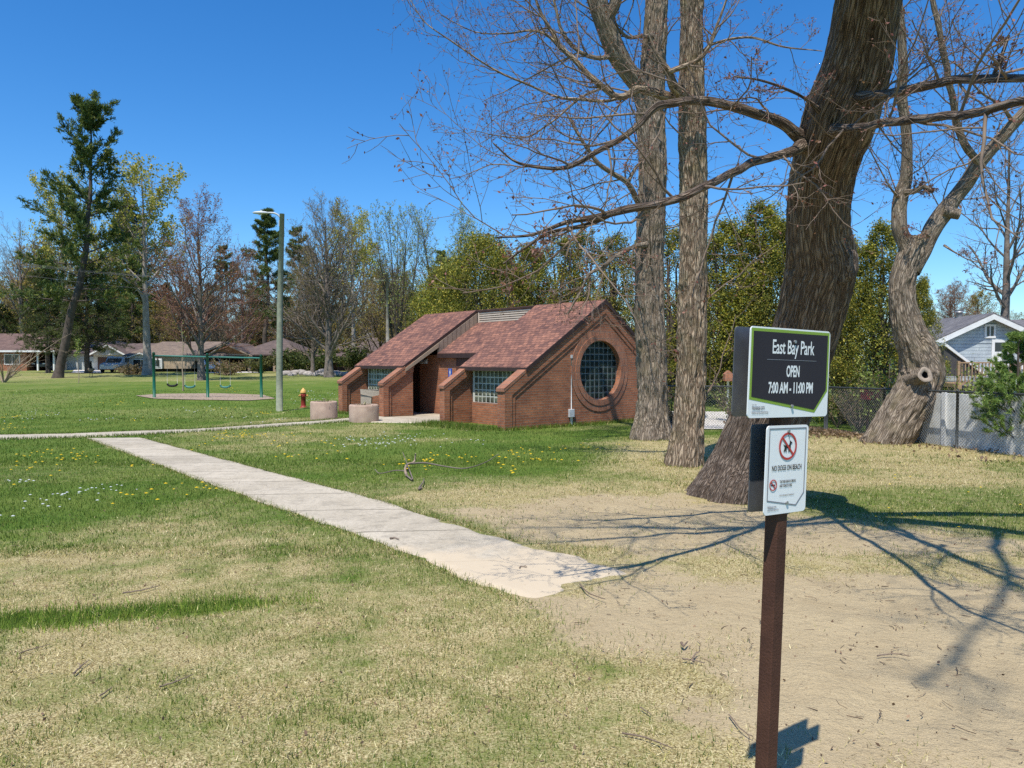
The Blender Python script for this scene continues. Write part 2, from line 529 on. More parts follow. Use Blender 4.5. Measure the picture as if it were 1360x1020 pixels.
M['bark_smooth'] = barkmat('bark_smooth', (0.12, 0.09, 0.06), (0.22, 0.17, 0.115), (0.30, 0.25, 0.185), 22, 0.45, zs=0.5)
M['bark_far'] = simple('bark_far', (0.24, 0.20, 0.165), (0.10, 0.08, 0.065), 3.5, 0.95, 0.6, 14)
M['bark_dark'] = simple('bark_dark', (0.12, 0.095, 0.075), (0.055, 0.042, 0.034), 3.5, 0.95, 0.6, 14)
M['bark_pale'] = simple('bark_pale', (0.40, 0.36, 0.31), (0.20, 0.17, 0.14), 2.5, 0.95, 0.6, 14)
M['twig'] = simple('twig', (0.25, 0.185, 0.135), (0.13, 0.092, 0.068), 3, 0.9)
M['twiggrey'] = simple('twig_grey', (0.22, 0.18, 0.145), (0.14, 0.11, 0.088), 2, 0.9)
M['twigred'] = simple('twig_red', (0.22, 0.115, 0.085), (0.14, 0.075, 0.06), 2, 0.9)
M['twigtan'] = simple('twig_tan', (0.40, 0.31, 0.22), (0.28, 0.20, 0.14), 2, 0.9)
def _vc():
    s = NT('painted_by_part'); c = s.attr('Col').outputs['Color']
    n = s.noise(s.obj(), 25, 4)
    c = s.mix(1.0, c, s.ramp(n, [(0.3, 0.75), (0.7, 1.15)]), 'MULTIPLY')
    return s.done(s.princ(c, 0.85, None, 0.2))
M['vcol'] = _vc()
# ================================================================== GROUND
def wpoly(pp):
    return np.array([G(*p)[:2] for p in pp])

def sdist(x, y, poly):
    """signed distance (positive inside) to a polygon in the ground plane"""
    x = np.asarray(x, float); y = np.asarray(y, float)
    d = np.full(x.shape, 1e9); inside = np.zeros(x.shape, bool)
    n = len(poly)
    for i in range(n):
        ax, ay = poly[i]; bx, by = poly[(i + 1) % n]
        ex, ey = bx - ax, by - ay
        t = np.clip(((x - ax) * ex + (y - ay) * ey) / (ex * ex + ey * ey + 1e-9), 0, 1)
        d = np.minimum(d, np.hypot(x - ax - t * ex, y - ay - t * ey))
        c = ((ay > y) != (by > y)) & (x < ex * (y - ay) / (ey if abs(ey) > 1e-9 else 1e-9) + ax)
        inside ^= c
    return np.where(inside, d, -d)

def soft(x, y, poly, feather):
    return sstep(-feather, feather, sdist(x, y, poly))

DRY_L = wpoly([(-700, 728), (0, 722), (120, 700), (250, 668), (330, 690), (470, 722), (560, 752), (640, 785), (700, 800), (1000, 1030), (1010, 1200), (-1500, 1200)])
STRIP = wpoly([(-400, 880), (0, 842), (150, 830), (330, 812), (420, 797), (330, 793), (200, 802), (0, 813), (-400, 840)])
DRY_R = wpoly([(470, 655), (640, 640), (790, 640), (825, 600), (835, 583), (900, 585), (1000, 588), (1100, 578), (1900, 610), (2600, 900), (2600, 1500), (900, 1300), (690, 800), (690, 718), (560, 675)])
GRN_R = wpoly([(1050, 665), (1085, 640), (1200, 640), (1500, 655), (1900, 680), (1900, 790), (1400, 755), (1250, 705)])
SAND = wpoly([(690, 795), (850, 752), (990, 745), (1150, 740), (1360, 745), (1900, 770), (2600, 1400), (1700, 1500), (1100, 1500), (1000, 1010), (890, 905), (770, 835)])
SANDP = wpoly([(560, 676), (700, 717), (845, 752), (1000, 745), (1400, 745), (1700, 740), (1400, 715), (1160, 700), (1030, 680), (900, 656), (760, 655), (620, 668)])
BARE = wpoly([(815, 612), (835, 585), (890, 588), (925, 625), (900, 640), (845, 632)])
TUFT = wpoly([(760, 885), (800, 875), (850, 890), (860, 905), (800, 905)])
BRIGHT = wpoly([(250, 575), (330, 568), (560, 560), (840, 572), (830, 590), (640, 612), (420, 607)])

def masks(x, y):
    """green amount, sand amount of the lawn at a ground point"""
    n1 = fbm(x * 0.55, y * 0.55, 11, 4); n2 = fbm(x * 2.3, y * 2.3, 12, 3); n3 = fbm(x * 0.17, y * 0.17, 13, 3); n4 = fbm(x * 5.5, y * 5.5, 14, 2)
    jit = (n1 - 0.5) * 1.6
    dl = sstep(-0.9, 0.9, sdist(x, y, DRY_L) + jit)
    dr = sstep(-1.2, 0.8, sdist(x, y, DRY_R) + jit * 1.2)
    g = 1.0 - 0.22 * sstep(0.5, 0.7, n3)
    g = g * (1 - dl) + dl * (0.31 + 0.12 * sstep(0.48, 0.70, n2) + 0.7 * (n1 - 0.5) + 0.5 * (n2 - 0.5) + 0.5 * (n4 - 0.5))
    g = g * (1 - dr) + dr * (0.13 + 0.36 * sstep(0.50, 0.68, n1) + 0.35 * (n2 - 0.5) + 0.3 * (n4 - 0.5))
    g = np.maximum(g, 1.0 * sstep(-0.05, 0.12, sdist(x, y, STRIP) + (n2 - 0.5) * 0.25))
    g = np.maximum(g, 0.66 * sstep(-0.5, 0.7, sdist(x, y, GRN_R) + jit))
    g = np.maximum(g, 0.7 * sstep(-0.1, 0.15, sdist(x, y, TUFT) + (n2 - 0.5) * 0.3))
    g = np.minimum(g, 1 - 0.8 * sstep(-0.4, 0.5, sdist(x, y, BARE) + jit * 0.6))
    # the lawn pales a little in the open area before the restroom and out by the street
    g = g - 0.30 * sstep(0.52, 0.66, n1) * sstep(13, 17, y) * (1 - sstep(40, 60, y)) * (x > -9)
    g = g - 0.30 * sstep(52, 62, y)
    sd = sdist(x, y, SAND)
    sa = sstep(-0.75, 0.9, sd + (n1 - 0.5) * 1.3 + (n2 - 0.5) * 0.9)
    sa = sa * (0.86 + 0.14 * sstep(0.3, 0.5, n2))
    sa = np.maximum(sa, 0.86 * sstep(-0.5, 0.55, sdist(x, y, SANDP) + (n1 - 0.5) * 0.9 + (n2 - .5) * .5))
    return np.clip(g, 0, 1), np.clip(sa, 0, 1)

def axis(lo, hi, d, far0, far1, ratio=1.16):
    a = list(np.arange(lo, hi + d / 2, d))
    s = d
    while a[-1] < far1:
        s = min(s * ratio, 40); a.append(a[-1] + s)
    s = d; b = []
    v = lo
    while v > far0:
        s = min(s * ratio, 40); v -= s; b.append(v)
    return np.array(b[::-1] + a)

gx = axis(-13, 15, 0.11, -700, 700)
gy = axis(1.2, 30, 0.10, -90, 900, 1.05)
GX, GY = np.meshgrid(gx, gy)
GZ = gz(GX, GY)
gm, sm_ = masks(GX, GY)
# small real relief: sand is trampled, the lawn lies in tussocks
near = (1 - sstep(16, 30, np.hypot(GX, GY)))
GZ = GZ + near * (0.018 * (fbm(GX * 2.2, GY * 2.2, 21, 3) - 0.5) + 0.055 * sm_ * (fbm(GX * 3.1, GY * 3.1, 22, 2) - 0.5))
ny, nx = GX.shape
ii = (np.arange(ny - 1)[:, None] * nx + np.arange(nx - 1)[None]).ravel()
gf = np.stack([ii, ii + 1, ii + nx + 1, ii + nx], -1)
mb = MB()
mb.add(np.stack([GX, GY, GZ], -1).reshape(-1, 3), gf, smooth=True, col=np.stack([gm, sm_, np.zeros_like(gm)], -1).reshape(-1, 3))

def ground_mat():
    s = NT('lawn_and_sand'); c = s.obj()
    at = s.attr('Col'); sep = s.n('SeparateColor'); s.l(at.outputs['Color'], sep.inputs[0])
    g, sa = sep.outputs[0], sep.outputs[1]
    nf = s.noise(c, 26, 5, 0.65); nff = s.noise(c, 95, 3, 0.6); nm = s.noise(c, 5, 5, 0.6); nl = s.noise(c, 0.7, 5)
    straw = s.ramp(nff, [(0.34, (0.13, 0.095, 0.042)), (0.48, (0.38, 0.305, 0.145)), (0.64, (0.66, 0.565, 0.32))])
    straw = s.mix(s.ramp(nm, [(0.4, 0.0), (0.7, 0.5)]), straw, (0.30, 0.25, 0.095))
    green = s.ramp(nf, [(0.28, (0.030, 0.060, 0.009)), (0.5, (0.085, 0.150, 0.022)), (0.75, (0.16, 0.225, 0.040))])
    green = s.mix(s.ramp(nl, [(0.38, 0.0), (0.66, 0.6)]), green, (0.185, 0.22, 0.05))
    sand = s.ramp(s.noise(c, 160, 3, 0.7), [(0.25, (0.33, 0.255, 0.145)), (0.55, (0.475, 0.38, 0.23)), (0.8, (0.57, 0.465, 0.295))])
    sand = s.mix(s.ramp(s.noise(c, 2.4, 5), [(0.42, 0.0), (0.7, 0.5)]), sand, (0.37, 0.285, 0.165))
    crumbs = s.ramp(s.noise(c, 48, 2, 0.5), [(0.68, 0.0), (0.72, 0.75)])
    sand = s.mix(crumbs, sand, (0.20, 0.14, 0.085))
    gf_ = s.math('ADD', g, s.math('MULTIPLY', s.math('SUBTRACT', nm, 0.5), 0.75))
    gf_ = s.math('ADD', gf_, s.math('MULTIPLY', s.math('SUBTRACT', nf, 0.5), 0.9))
    lawn = s.mix(s.ramp(gf_, [(0.16, 0.0), (0.88, 1.0)]), straw, green)
    sf = s.math('ADD', sa, s.math('MULTIPLY', s.math('SUBTRACT', s.noise(c, 9, 5, 0.7), 0.5), 0.9))
    col = s.mix(s.ramp(sf, [(0.38, 0.0), (0.62, 1.0)]), lawn, sand)
    h = s.math('ADD', s.math('ADD', nff, s.math('MULTIPLY', nf, 1.2)), s.math('MULTIPLY', s.math('MULTIPLY', s.noise(c, 11, 4, 0.6), sa), 3.0))
    return s.done(s.princ(col, 0.95, s.bump(h, 0.7, 0.022), 0.1))
M['ground'] = ground_mat()
ground = tag(mb.build('ground', M['ground']), kind='structure')

# ------------------------------------------------------------------ concrete
def concrete_mat():
    s = NT('concrete'); c = s.obj()
    n1 = s.noise(c, 1.1, 5); n2 = s.noise(c, 24, 5, 0.6); n3 = s.noise(c, 120, 3)
    col = s.ramp(n1, [(0.3, (0.42, 0.365, 0.275)), (0.7, (0.54, 0.475, 0.37))])
    col = s.mix(1.0, col, s.ramp(n2, [(0.25, 0.80), (0.7, 1.10)]), 'MULTIPLY')
    col = s.mix(1.0, col, s.ramp(n3, [(0.28, 0.72), (0.6, 1.08)]), 'MULTIPLY')
    # expansion joints along the 's' coordinate kept in the bark attribute
    v = s.attr('bark').outputs['Vector']; sp = s.n('SeparateXYZ'); s.l(v, sp.inputs[0])
    fr = s.math('FRACT', s.math('DIVIDE', sp.outputs[1], 1.5))
    jn = s.math('LESS_THAN', s.math('ABSOLUTE', s.math('SUBTRACT', fr, 0.5)), 0.0115)
    cell = s.n('TexWhiteNoise', noise_dimensions='1D'); s.l(s.math('FLOOR', s.math('ADD', s.math('DIVIDE', sp.outputs[1], 1.5), 0.5)), cell.inputs['W'])
    col = s.mix(1.0, col, s.ramp(cell.outputs['Value'], [(0.0, 0.90), (1.0, 1.06)]), 'MULTIPLY')
    col = s.mix(s.math('MULTIPLY', jn, 0.75), col, (0.10, 0.085, 0.06))
    st = s.ramp(s.noise(c, 4.5, 6, 0.7), [(0.36, 0.78), (0.5, 1.0)])
    col = s.mix(1.0, col, st, 'MULTIPLY')
    vo = s.n('TexVoronoi', feature='DISTANCE_TO_EDGE'); vo.inputs['Scale'].default_value = 0.42; wv = s.n('VectorMath', operation='MULTIPLY_ADD'); nzv = s.n('TexNoise'); nzv.inputs['Scale'].default_value = 2.2; s.l(c, nzv.inputs['Vector']); s.l(nzv.outputs['Color'], wv.inputs[0]); wv.inputs[1].default_value = (0.7, 0.7, 0.7); s.l(c, wv.inputs[2]); s.l(wv.outputs[0], vo.inputs['Vector'])
    crk = s.math('MULTIPLY', s.math('LESS_THAN', vo.outputs['Distance'], 0.0028), s.ramp(s.noise(c, 0.35, 2), [(0.5, 0.0), (0.56, 0.6)]))
    col = s.mix(crk, col, (0.16, 0.13, 0.095))
    sandy = s.math('ADD', sp.outputs[2], s.math('MULTIPLY', s.math('SUBTRACT', s.noise(c, 3, 5), 0.5), 1.3))
    col = s.mix(s.ramp(sandy, [(0.35, 0.0), (0.75, 0.85)]), col, (0.55, 0.45, 0.315))
    h = s.math('SUBTRACT', s.math('MULTIPLY', n3, 0.5), jn)
    return s.done(s.princ(col, 0.92, s.bump(h, 0.35, 0.006), 0.15))
M['concrete'] = concrete_mat()

def ladder(left, right, n, m, lift=0.016, sand=None, uneven=0.0, seed=5, bury=None):
    """strip between two ground polylines -> verts, faces, joint coordinates"""
    def res(p):
        p = np.asarray(p, float)
        d = np.concatenate([[0], np.cumsum(np.linalg.norm(np.diff(p, axis=0), axis=1))])
        t = np.linspace(0, d[-1], n)
        return np.stack([np.interp(t, d, p[:, 0]), np.interp(t, d, p[:, 1])], -1), t
    A, ta = res(left); B, tb = res(right)
    if uneven:
        off = uneven * (fbm(ta * 1.7, ta * 0, seed, 3) - 0.5)
        off2 = uneven * (fbm(tb * 1.7, tb * 0 + 9, seed + 1, 3) - 0.5)
        dirn = (B - A) / np.linalg.norm(B - A, axis=1, keepdims=True)
        A = A + dirn * off[:, None]; B = B + dirn * off2[:, None]
    u = np.concatenate([[0, 0.004], np.linspace(0.03, 0.97, m - 4), [0.996, 1]])
    pts = A[:, None] * (1 - u)[None, :, None] + B[:, None] * u[None, :, None]
    x, y = pts[..., 0], pts[..., 1]
    z = gz(x, y) + (lift if bury is None else lift - bury(x, y))
    z[:, 0] -= 0.06; z[:, -1] -= 0.06
    S = (ta[:, None] * (1 - u) + tb[:, None] * u)
    sd = np.zeros_like(S) if sand is None else sand(x, y)
    v = np.stack([x, y, z], -1).reshape(-1, 3)
    i = (np.arange(n - 1)[:, None] * m + np.arange(m - 1)[None]).ravel()
    f = np.stack([i, i + 1, i + m + 1, i + m], -1)
    bk = np.stack([np.broadcast_to(u * 1.4, S.shape), S, sd], -1).reshape(-1, 3)
    # skirts down into the ground
    return v, f, bk

def gxy(pp):
    return [G(*p)[:2] for p in pp]

PL = gxy([(115, 582.5), (380, 679), (500, 722), (618, 770), (700, 803)])
PR = gxy([(187, 582), (350, 625), (480, 660), (579, 688), (688, 719), (790, 746), (856, 761)])
def sandy(x, y):
    return 1.15 - 1.15 * sstep(5.6, 7.8, y)
def bury_(x, y):
    n = fbm(x * 2.6, y * 2.6, 91, 4)
    e = sstep(0.12, -0.35, end_d(x, y) + (n - 0.5) * 0.22)
    side = sstep(0.08, 0.0, sdist(x, y, SIDE) + (n - 0.5) * 0.22)
    return 0.060 * e + 0.030 * side * sstep(9.5, 7.5, y)
_e0, _e1 = G(690, 794)[:2], G(842, 757)[:2]
_en = np.array([_e1[1] - _e0[1], -(_e1[0] - _e0[0])]); _en /= np.linalg.norm(_en)
if _en[1] < 0: _en = -_en
def end_d(x, y): return (x - _e0[0]) * _en[0] + (y - _e0[1]) * _en[1]
SIDE = np.array(PL + PR[::-1])
v, f, bk = ladder(PL, PR, 190, 22, 0.016, sandy, 0.10, 5, bury_)
# round the buried beach end
mb = MB(); mb.add(v, f, smooth=True, bark=bk)
tag(mb.build('path', M['concrete']), kind='structure')
CU = gxy([(-420, 579), (0, 578), (88, 576.6), (176, 573), (254, 570.6), (353, 564), (423, 559.3), (464, 555.5)])
CL = gxy([(-420, 589), (0, 584.2), (88, 582), (190, 577.7), (254, 574), (353, 568), (423, 563.2), (466, 559.6)])
v, f, bk = ladder(CU, CL, 140, 6, 0.018, None, 0.06, 9)
mb = MB(); mb.add(v, f, smooth=True, bark=bk)
tag(mb.build('crossing_path', M['concrete']), kind='structure')
PATHS = [np.array(PL + PR[::-1]), np.array(CU + CL[::-1])]

# mulch bed below the swings, driveways and the street beyond
def sheet(name, poly, matn, lift, step=0.5, kind='structure'):
    poly = np.asarray(poly)
    lo, hi = poly.min(0), poly.max(0)
    n = len(poly)
    c = poly.mean(0)
    rings = 10
    v = [np.array([c[0], c[1], gzf(*c) + lift])]
    f = []
    k = 72
    d = np.concatenate([[0], np.cumsum(np.linalg.norm(np.diff(np.vstack([poly, poly[:1]]), axis=0), axis=1))])
    t = np.linspace(0, d[-1], k, endpoint=False)
    pp = np.vstack([poly, poly[:1]])
    edge = np.stack([np.interp(t, d, pp[:, 0]), np.interp(t, d, pp[:, 1])], -1)
    for r in range(1, rings + 1):
        q = c + (edge - c) * r / rings
        v += [np.array([a, b, gzf(a, b) + lift]) for a, b in q]
    for j in range(k):
        f.append([0, 1 + j, 1 + (j + 1) % k])
        for r in range(rings - 1):
            a = 1 + r * k
            f.append([a + j, a + k + j, a + k + (j + 1) % k, a + (j + 1) % k])
    mb = MB(); mb.add(np.array(v), f, smooth=True)
    return tag(mb.build(name, matn), kind=kind)
M['mulch'] = simple('mulch', (0.40, 0.31, 0.23), (0.24, 0.175, 0.125), 9, 0.95, 0.6, 24)
M['drive'] = simple('driveway_concrete', (0.62, 0.58, 0.52), (0.52, 0.48, 0.43), 2, 0.9, 0.2, 30)
M['asphalt'] = simple('asphalt', (0.10, 0.10, 0.10), (0.07, 0.07, 0.07), 5, 0.9, 0.4, 30)
# ================================================================== RESTROOM BUILDING
# local axes: x runs back from the front (depth), y along the front away from the camera, z up
BO = (-0.20, 20.9)
rest = thing('restroom_building', 'low red brick park restroom with stepped shingle roof and round glass block window', 'building', (BO[0], BO[1], 0), rad(40))
SL = 0.645
def zr(x): return 1.41 + SL * (x - 0.87)          # main roof underside line
RX, RZ = 4.05, zr(4.05)
BX = 6.45; BSL = -0.75
def zb(x): return RZ + BSL * (x - RX)
ZG = -0.75
def wall_mesh(name, mb, mat_='brick', bevel=0):
    return mb.build(name, M[mat_], rest, local=True, uv=True, bevel=bevel)

def outline(i=0.0, drop=0.04):
    """gable outline inset by i from its front edge and its slopes"""
    s = i / math.cos(math.atan(SL)); s2 = i / math.cos(math.atan(BSL))
    x0 = i
    def zt(x): return zr(x) - drop - s
    def zt2(x): return zb(x) - drop - s2
    # apex where both lowered slopes meet
    xa = RX + (s2 - s) / (SL - BSL)
    return [(x0, ZG), (x0, zt(x0)), (xa, zt(xa)), (BX - i, zt2(BX - i)), (BX - i, ZG)]

def circ(r, n=56, cx=3.88, cz=1.33):
    return [(cx + r * math.cos(2 * PI * k / n), cz + r * math.sin(2 * PI * k / n)) for k in range(n)]

def ring_open(i0, i1):
    a = outline(i0); b = outline(i1)
    return a + b[::-1]

# gable end wall: field, two stepped frames, ring round the window
mb = MB()
mb.prism(outline(0.012), 'y', 0.044, 0.34, [circ(0.93)])
mb.prism(ring_open(0.0, 0.27), 'y', 0.0, 0.07)
mb.prism(ring_open(0.26, 0.40), 'y', 0.022, 0.068)
wall_mesh('gable_wall', mb)
mb = MB()
mb.prism(circ(1.28), 'y', 0.024, 0.075, [circ(0.935)])
mb.prism(circ(1.10), 'y', 0.008, 0.075, [circ(0.925)])
wall_mesh('window_surround', mb, 'brickcap')
# glass block disc
def block_mat():
    s = NT('glass_block'); c = s.obj()
    col = s.attr('Col').outputs['Color']
    n = s.noise(c, 16, 3)
    col = s.mix(1.0, col, s.ramp(n, [(0.3, 0.7), (0.7, 1.2)]), 'MULTIPLY')
    return s.done(s.princ(col, 0.30, s.bump(n, 0.5, 0.03), 0.10))
M['block'] = block_mat()
M['grout'] = simple('block_grout', (0.60, 0.60, 0.53), (0.50, 0.50, 0.45), 9, 0.85)
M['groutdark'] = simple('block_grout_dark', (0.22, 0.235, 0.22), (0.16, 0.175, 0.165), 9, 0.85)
def blocks(name, parent, xs, zs, place, keep, tone, seed):
    """a wall of pillow-faced glass blocks; place(a,b,c)->local xyz with c outwards"""
    r = np.random.default_rng(seed)
    mbb = MB(); s = xs[1] - xs[0]
    g = 0.012
    for a in xs[:-1]:
        for b in zs[:-1]:
            if not keep(a + s / 2, b + s / 2): continue
            a0, a1, b0, b1 = a + g, a + s - g, b + g, b + s - g
            q = 0.036
            vv = [(a0, b0, 0), (a1, b0, 0), (a1, b1, 0), (a0, b1, 0),
                  (a0 + q, b0 + q, 0.016), (a1 - q, b0 + q, 0.016), (a1 - q, b1 - q, 0.016), (a0 + q, b1 - q, 0.016)]
            vv = [place(*p) for p in vv]
            t = np.array(tone) * r.uniform(0.55, 1.35)
            cc = np.array([t * 2.0 + 0.015] * 4 + [t] * 4)
            mbb.add(vv, [[0, 1, 5, 4], [1, 2, 6, 5], [2, 3, 7, 6], [3, 0, 4, 7], [4, 5, 6, 7]], col=cc)
    return mbb.build(name, M['block'], parent, local=True)
mb = MB(); mb.prism(circ(0.945, 48), 'y', 0.20, 0.30)
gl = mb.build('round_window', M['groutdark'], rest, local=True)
S = 0.198
xs = 3.88 - S * 4.5 + S * np.arange(10); zs = 1.33 - S * 4.5 + S * np.arange(10)
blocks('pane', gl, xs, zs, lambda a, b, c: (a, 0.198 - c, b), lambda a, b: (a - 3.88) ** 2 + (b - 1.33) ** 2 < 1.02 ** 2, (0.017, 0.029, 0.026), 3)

# fin walls with sloping caps
def fin(y0, y1, xe=1.25):
    mb = MB()
    top = lambda x: zr(x) - 0.04
    full = [(0.012, ZG), (0.012, top(0.012)), (xe, top(xe)), (xe, ZG)]
    mb.prism(full, 'y', y0 + 0.09, y1)
    def ro(i):
        s = i / math.cos(math.atan(SL))
        return [(i, ZG), (i, top(i) - s), (xe, top(xe) - s), (xe, top(xe)), ]
    def ring(i0, i1):
        s0 = i0 / math.cos(math.atan(SL)); s1 = i1 / math.cos(math.atan(SL))
        return [(i0, ZG), (i0, top(i0) - s0), (xe, top(xe) - s0), (xe, top(xe) - s1), (i1, top(i1) - s1), (i1, ZG)]
    mb.prism(ring(0.0, 0.20), 'y', y0, y0 + 0.10)
    mb.prism(ring(0.19, 0.32), 'y', y0 + 0.045, y0 + 0.097)
    wall_mesh('fin_wall', mb)
def fincap(y0, y1, xe):
    mb = MB()
    t0, t1 = -0.05, 0.025
    poly = [(-0.03, zr(-0.03) + t0 - 0.02), (-0.03, zr(-0.03) + t1), (xe, zr(xe) + t1), (xe, zr(xe) + t0)]
    mb.prism(poly, 'y', y0 - 0.008, y1 + 0.008)
    wall_mesh('fin_cap', mb, 'brickcap', 0.006)
FINS = [(2.92, 3.20), (6.58, 6.90), (9.60, 9.95)]
for a_, b_ in FINS:
    fin(a_, b_)
    fincap(a_, b_, 0.86)
fincap(0.0, 0.34, 0.86)

# window walls between the fins
for k, (a_, b_) in enumerate([(0.345, 2.915), (6.905, 9.595)]):
    mb = MB(); mb.box(1.06, 1.26, a_, b_, ZG, 0.32)
    wall_mesh('front_wall', mb)
    mb = MB(); mb.box(1.09, 1.22, a_, b_, 0.322, 1.52)
    fr = mb.build('block_window', M['grout'], rest, local=True)
    n = int((b_ - a_) / S); ys = a_ + (b_ - a_ - n * S) / 2 + S * np.arange(n + 1)
    zz = 0.325 + S * np.arange(7)
    blocks('pane', fr, ys, zz, lambda a, b, c: (1.088 - c, a, b), lambda a, b: True, (0.17, 0.175, 0.125) if k else (0.12, 0.125, 0.09), 5 + k)

# entrance: recessed brick wall, alcoves behind the window walls, doors
mb = MB(); mb.box(2.40, 2.62, 3.2, 8.0, ZG, 1.83); mb.box(2.40, 2.62, 8.85, 9.6, ZG, 1.83); mb.box(2.40, 2.62, 8.0, 8.85, 1.72, 1.83)
wall_mesh('entrance_wall', mb)
mb = MB(); mb.box(2.47, 2.52, 8.0, 8.85, ZG, 1.72)
d = mb.build('door', M['doordark'], rest, local=True)
mb = MB(); mb.box(2.45, 2.47, 8.08, 8.14, 0.55, 0.70); mb.build('handle', M['steel'], d, local=True)
mb = MB(); mb.box(2.37, 2.40, 4.65, 5.60, ZG, 1.70)
d = mb.build('door', M['doordark'], rest, local=True)
mb = MB(); mb.box(2.345, 2.37, 5.45, 5.51, 0.55, 0.70); mb.build('handle', M['steel'], d, local=True)
mb = MB(); mb.box(2.33, 2.40, 4.55, 5.68, 1.702, 1.80); mb.build('door_lintel', M['fascia'], rest, local=True)
# side walls over and behind the entrance openings
mb = MB()
mb.prism([(2.42, ZG), (2.42, zr(2.42) - 0.05), (RX, RZ - 0.05), (BX - 0.02, zb(BX) - 0.06), (BX - 0.02, ZG)], 'y', 6.70, 6.86)
mb.prism([(2.42, ZG), (2.42, zr(2.42) - 0.05), (RX, RZ - 0.05), (BX - 0.02, zb(BX) - 0.06), (BX - 0.02, ZG)], 'y', 3.06, 3.19)
mb.prism([(1.30, ZG), (1.30, zr(1.30) - 0.06), (RX, RZ - 0.05), (BX - 0.02, zb(BX) - 0.06), (BX - 0.02, ZG)], 'y', 9.70, 9.91)
mb.box(BX - 0.22, BX - 0.03, 0.345, 9.69, ZG, zb(BX) - 0.07)
wall_mesh('rear_wall', mb)
mb = MB()
s_ = lambda x: zr(x) - 0.06
mb.prism([(2.30, 1.72), (2.30, s_(2.30)), (RX + 0.02, s_(RX + 0.02)), (RX + 0.02, 2.80)], 'y', 6.575, 6.68)
wall_mesh('side_boarding', mb, 'boards')
mb = MB()
mb.prism([(0.88, s_(0.88) - 0.12), (0.88, s_(0.88)), (2.298, s_(2.298)), (2.298, s_(2.298) - 0.16)], 'y', 6.56, 6.68)
mb.build('entrance_beam', M['tan'], rest, local=True)

# roofs
def slab(mb, x0, x1, y0, y1, zf, t=0.07, lift=0.0):
    mb.prism([(x0, zf(x0) + lift), (x1, zf(x1) + lift), (x1, zf(x1) + lift + t), (x0, zf(x0) + lift + t)], 'y', y0, y1)
roof = MB()
slab(roof, 0.80, RX, -0.014, 3.24, zr)
roof_o = roof.build('roof', M['shingle'], rest, local=True, uv=True)
roof_o['label'] = 'roof slope over the round windowed gable end'
roof = MB(); slab(roof, 0.80, RX, 6.62, 10.12, zr)
roof.build('roof', M['shingle'], rest, local=True, uv=True)
zc = lambda x: 1.89 + 0.643 * (x - 2.37)
roof = MB(); slab(roof, 2.26, RX + 0.02, 3.245, 6.60, zc)
roof.build('entrance_roof', M['shingle'], rest, local=True, uv=True)
mb = MB(); mb.box(2.24, 2.262, 3.245, 6.60, zc(2.26) - 0.10, zc(2.26) + 0.06); mb.build('fascia', M['fascia'], rest, local=True)
mb = MB(); mb.box(2.262, 2.62, 3.26, 6.57, zc(2.26) - 0.06, zc(2.26) - 0.035); mb.build('soffit', M['fascia'], rest, local=True)
roof = MB()
slab(roof, RX + 0.003, 6.75, -0.014, 10.12, zb)
roof.build('rear_roof', M['shingle'], rest, local=True, uv=True)
for (x0, x1, zf, y0, y1) in ((0.80, RX, zr, -0.034, -0.015), (RX, 6.75, zb, -0.034, -0.015)):
    mb = MB(); mb.prism([(x0, zf(x0) - 0.07), (x1, zf(x1) - 0.07), (x1, zf(x1) + 0.072), (x0, zf(x0) + 0.072)], 'y', y0, y1); mb.build('fascia', M['fascia'], rest, local=True)
mb = MB()
mb.prism([(0.80, zr(0.80) - 0.10), (RX, RZ - 0.10), (RX, RZ + 0.072), (0.80, zr(0.80) + 0.072)], 'y', 6.597, 6.619); mb.build('fascia', M['fascia'], rest, local=True)
for (y0, y1) in ((-0.034, 3.24), (6.597, 10.12)):
    mb = MB(); mb.box(0.775, 0.798, y0, y1, zr(0.8) - 0.045, zr(0.8) + 0.068); mb.build('fascia', M['fascia'], rest, local=True)
# soffit strip closing the eaves over the block windows
mb = MB()
for (y0, y1) in ((0.345, 2.91), (6.91, 9.59)):
    mb = MB(); mb.box(0.83, 1.09, y0, y1, zr(0.83) + 0.0, zr(0.83) + 0.02)
    mb.build('soffit', M['fascia'], rest, local=True)
# louvred clerestory in the gap of the ridge
mb = MB(); mb.box(RX + 0.10, RX + 0.14, 3.245, 6.57, 2.75, RZ)
lo = mb.build('louver', M['fascia'], rest, local=True)
mb = MB()
for k in range(5):
    z0 = zc(RX) + 0.095 + k * 0.078
    mb.prism([(RX + 0.03, z0), (RX + 0.10, z0 + 0.03), (RX + 0.10, z0 + 0.06), (RX + 0.03, z0 + 0.048)], 'y', 3.26, 6.47)
mb.box(RX + 0.015, RX + 0.10, 6.472, 6.53, zc(RX) + 0.08, RZ - 0.02)
mb.build('slat', M['louver'], lo, local=True)
mb = MB(); mb.box(RX + 0.0, RX + 0.18, 3.242, 6.596, RZ + 0.0, RZ + 0.05)
mb.build('ridge_cap', M['fascia'], rest, local=True)
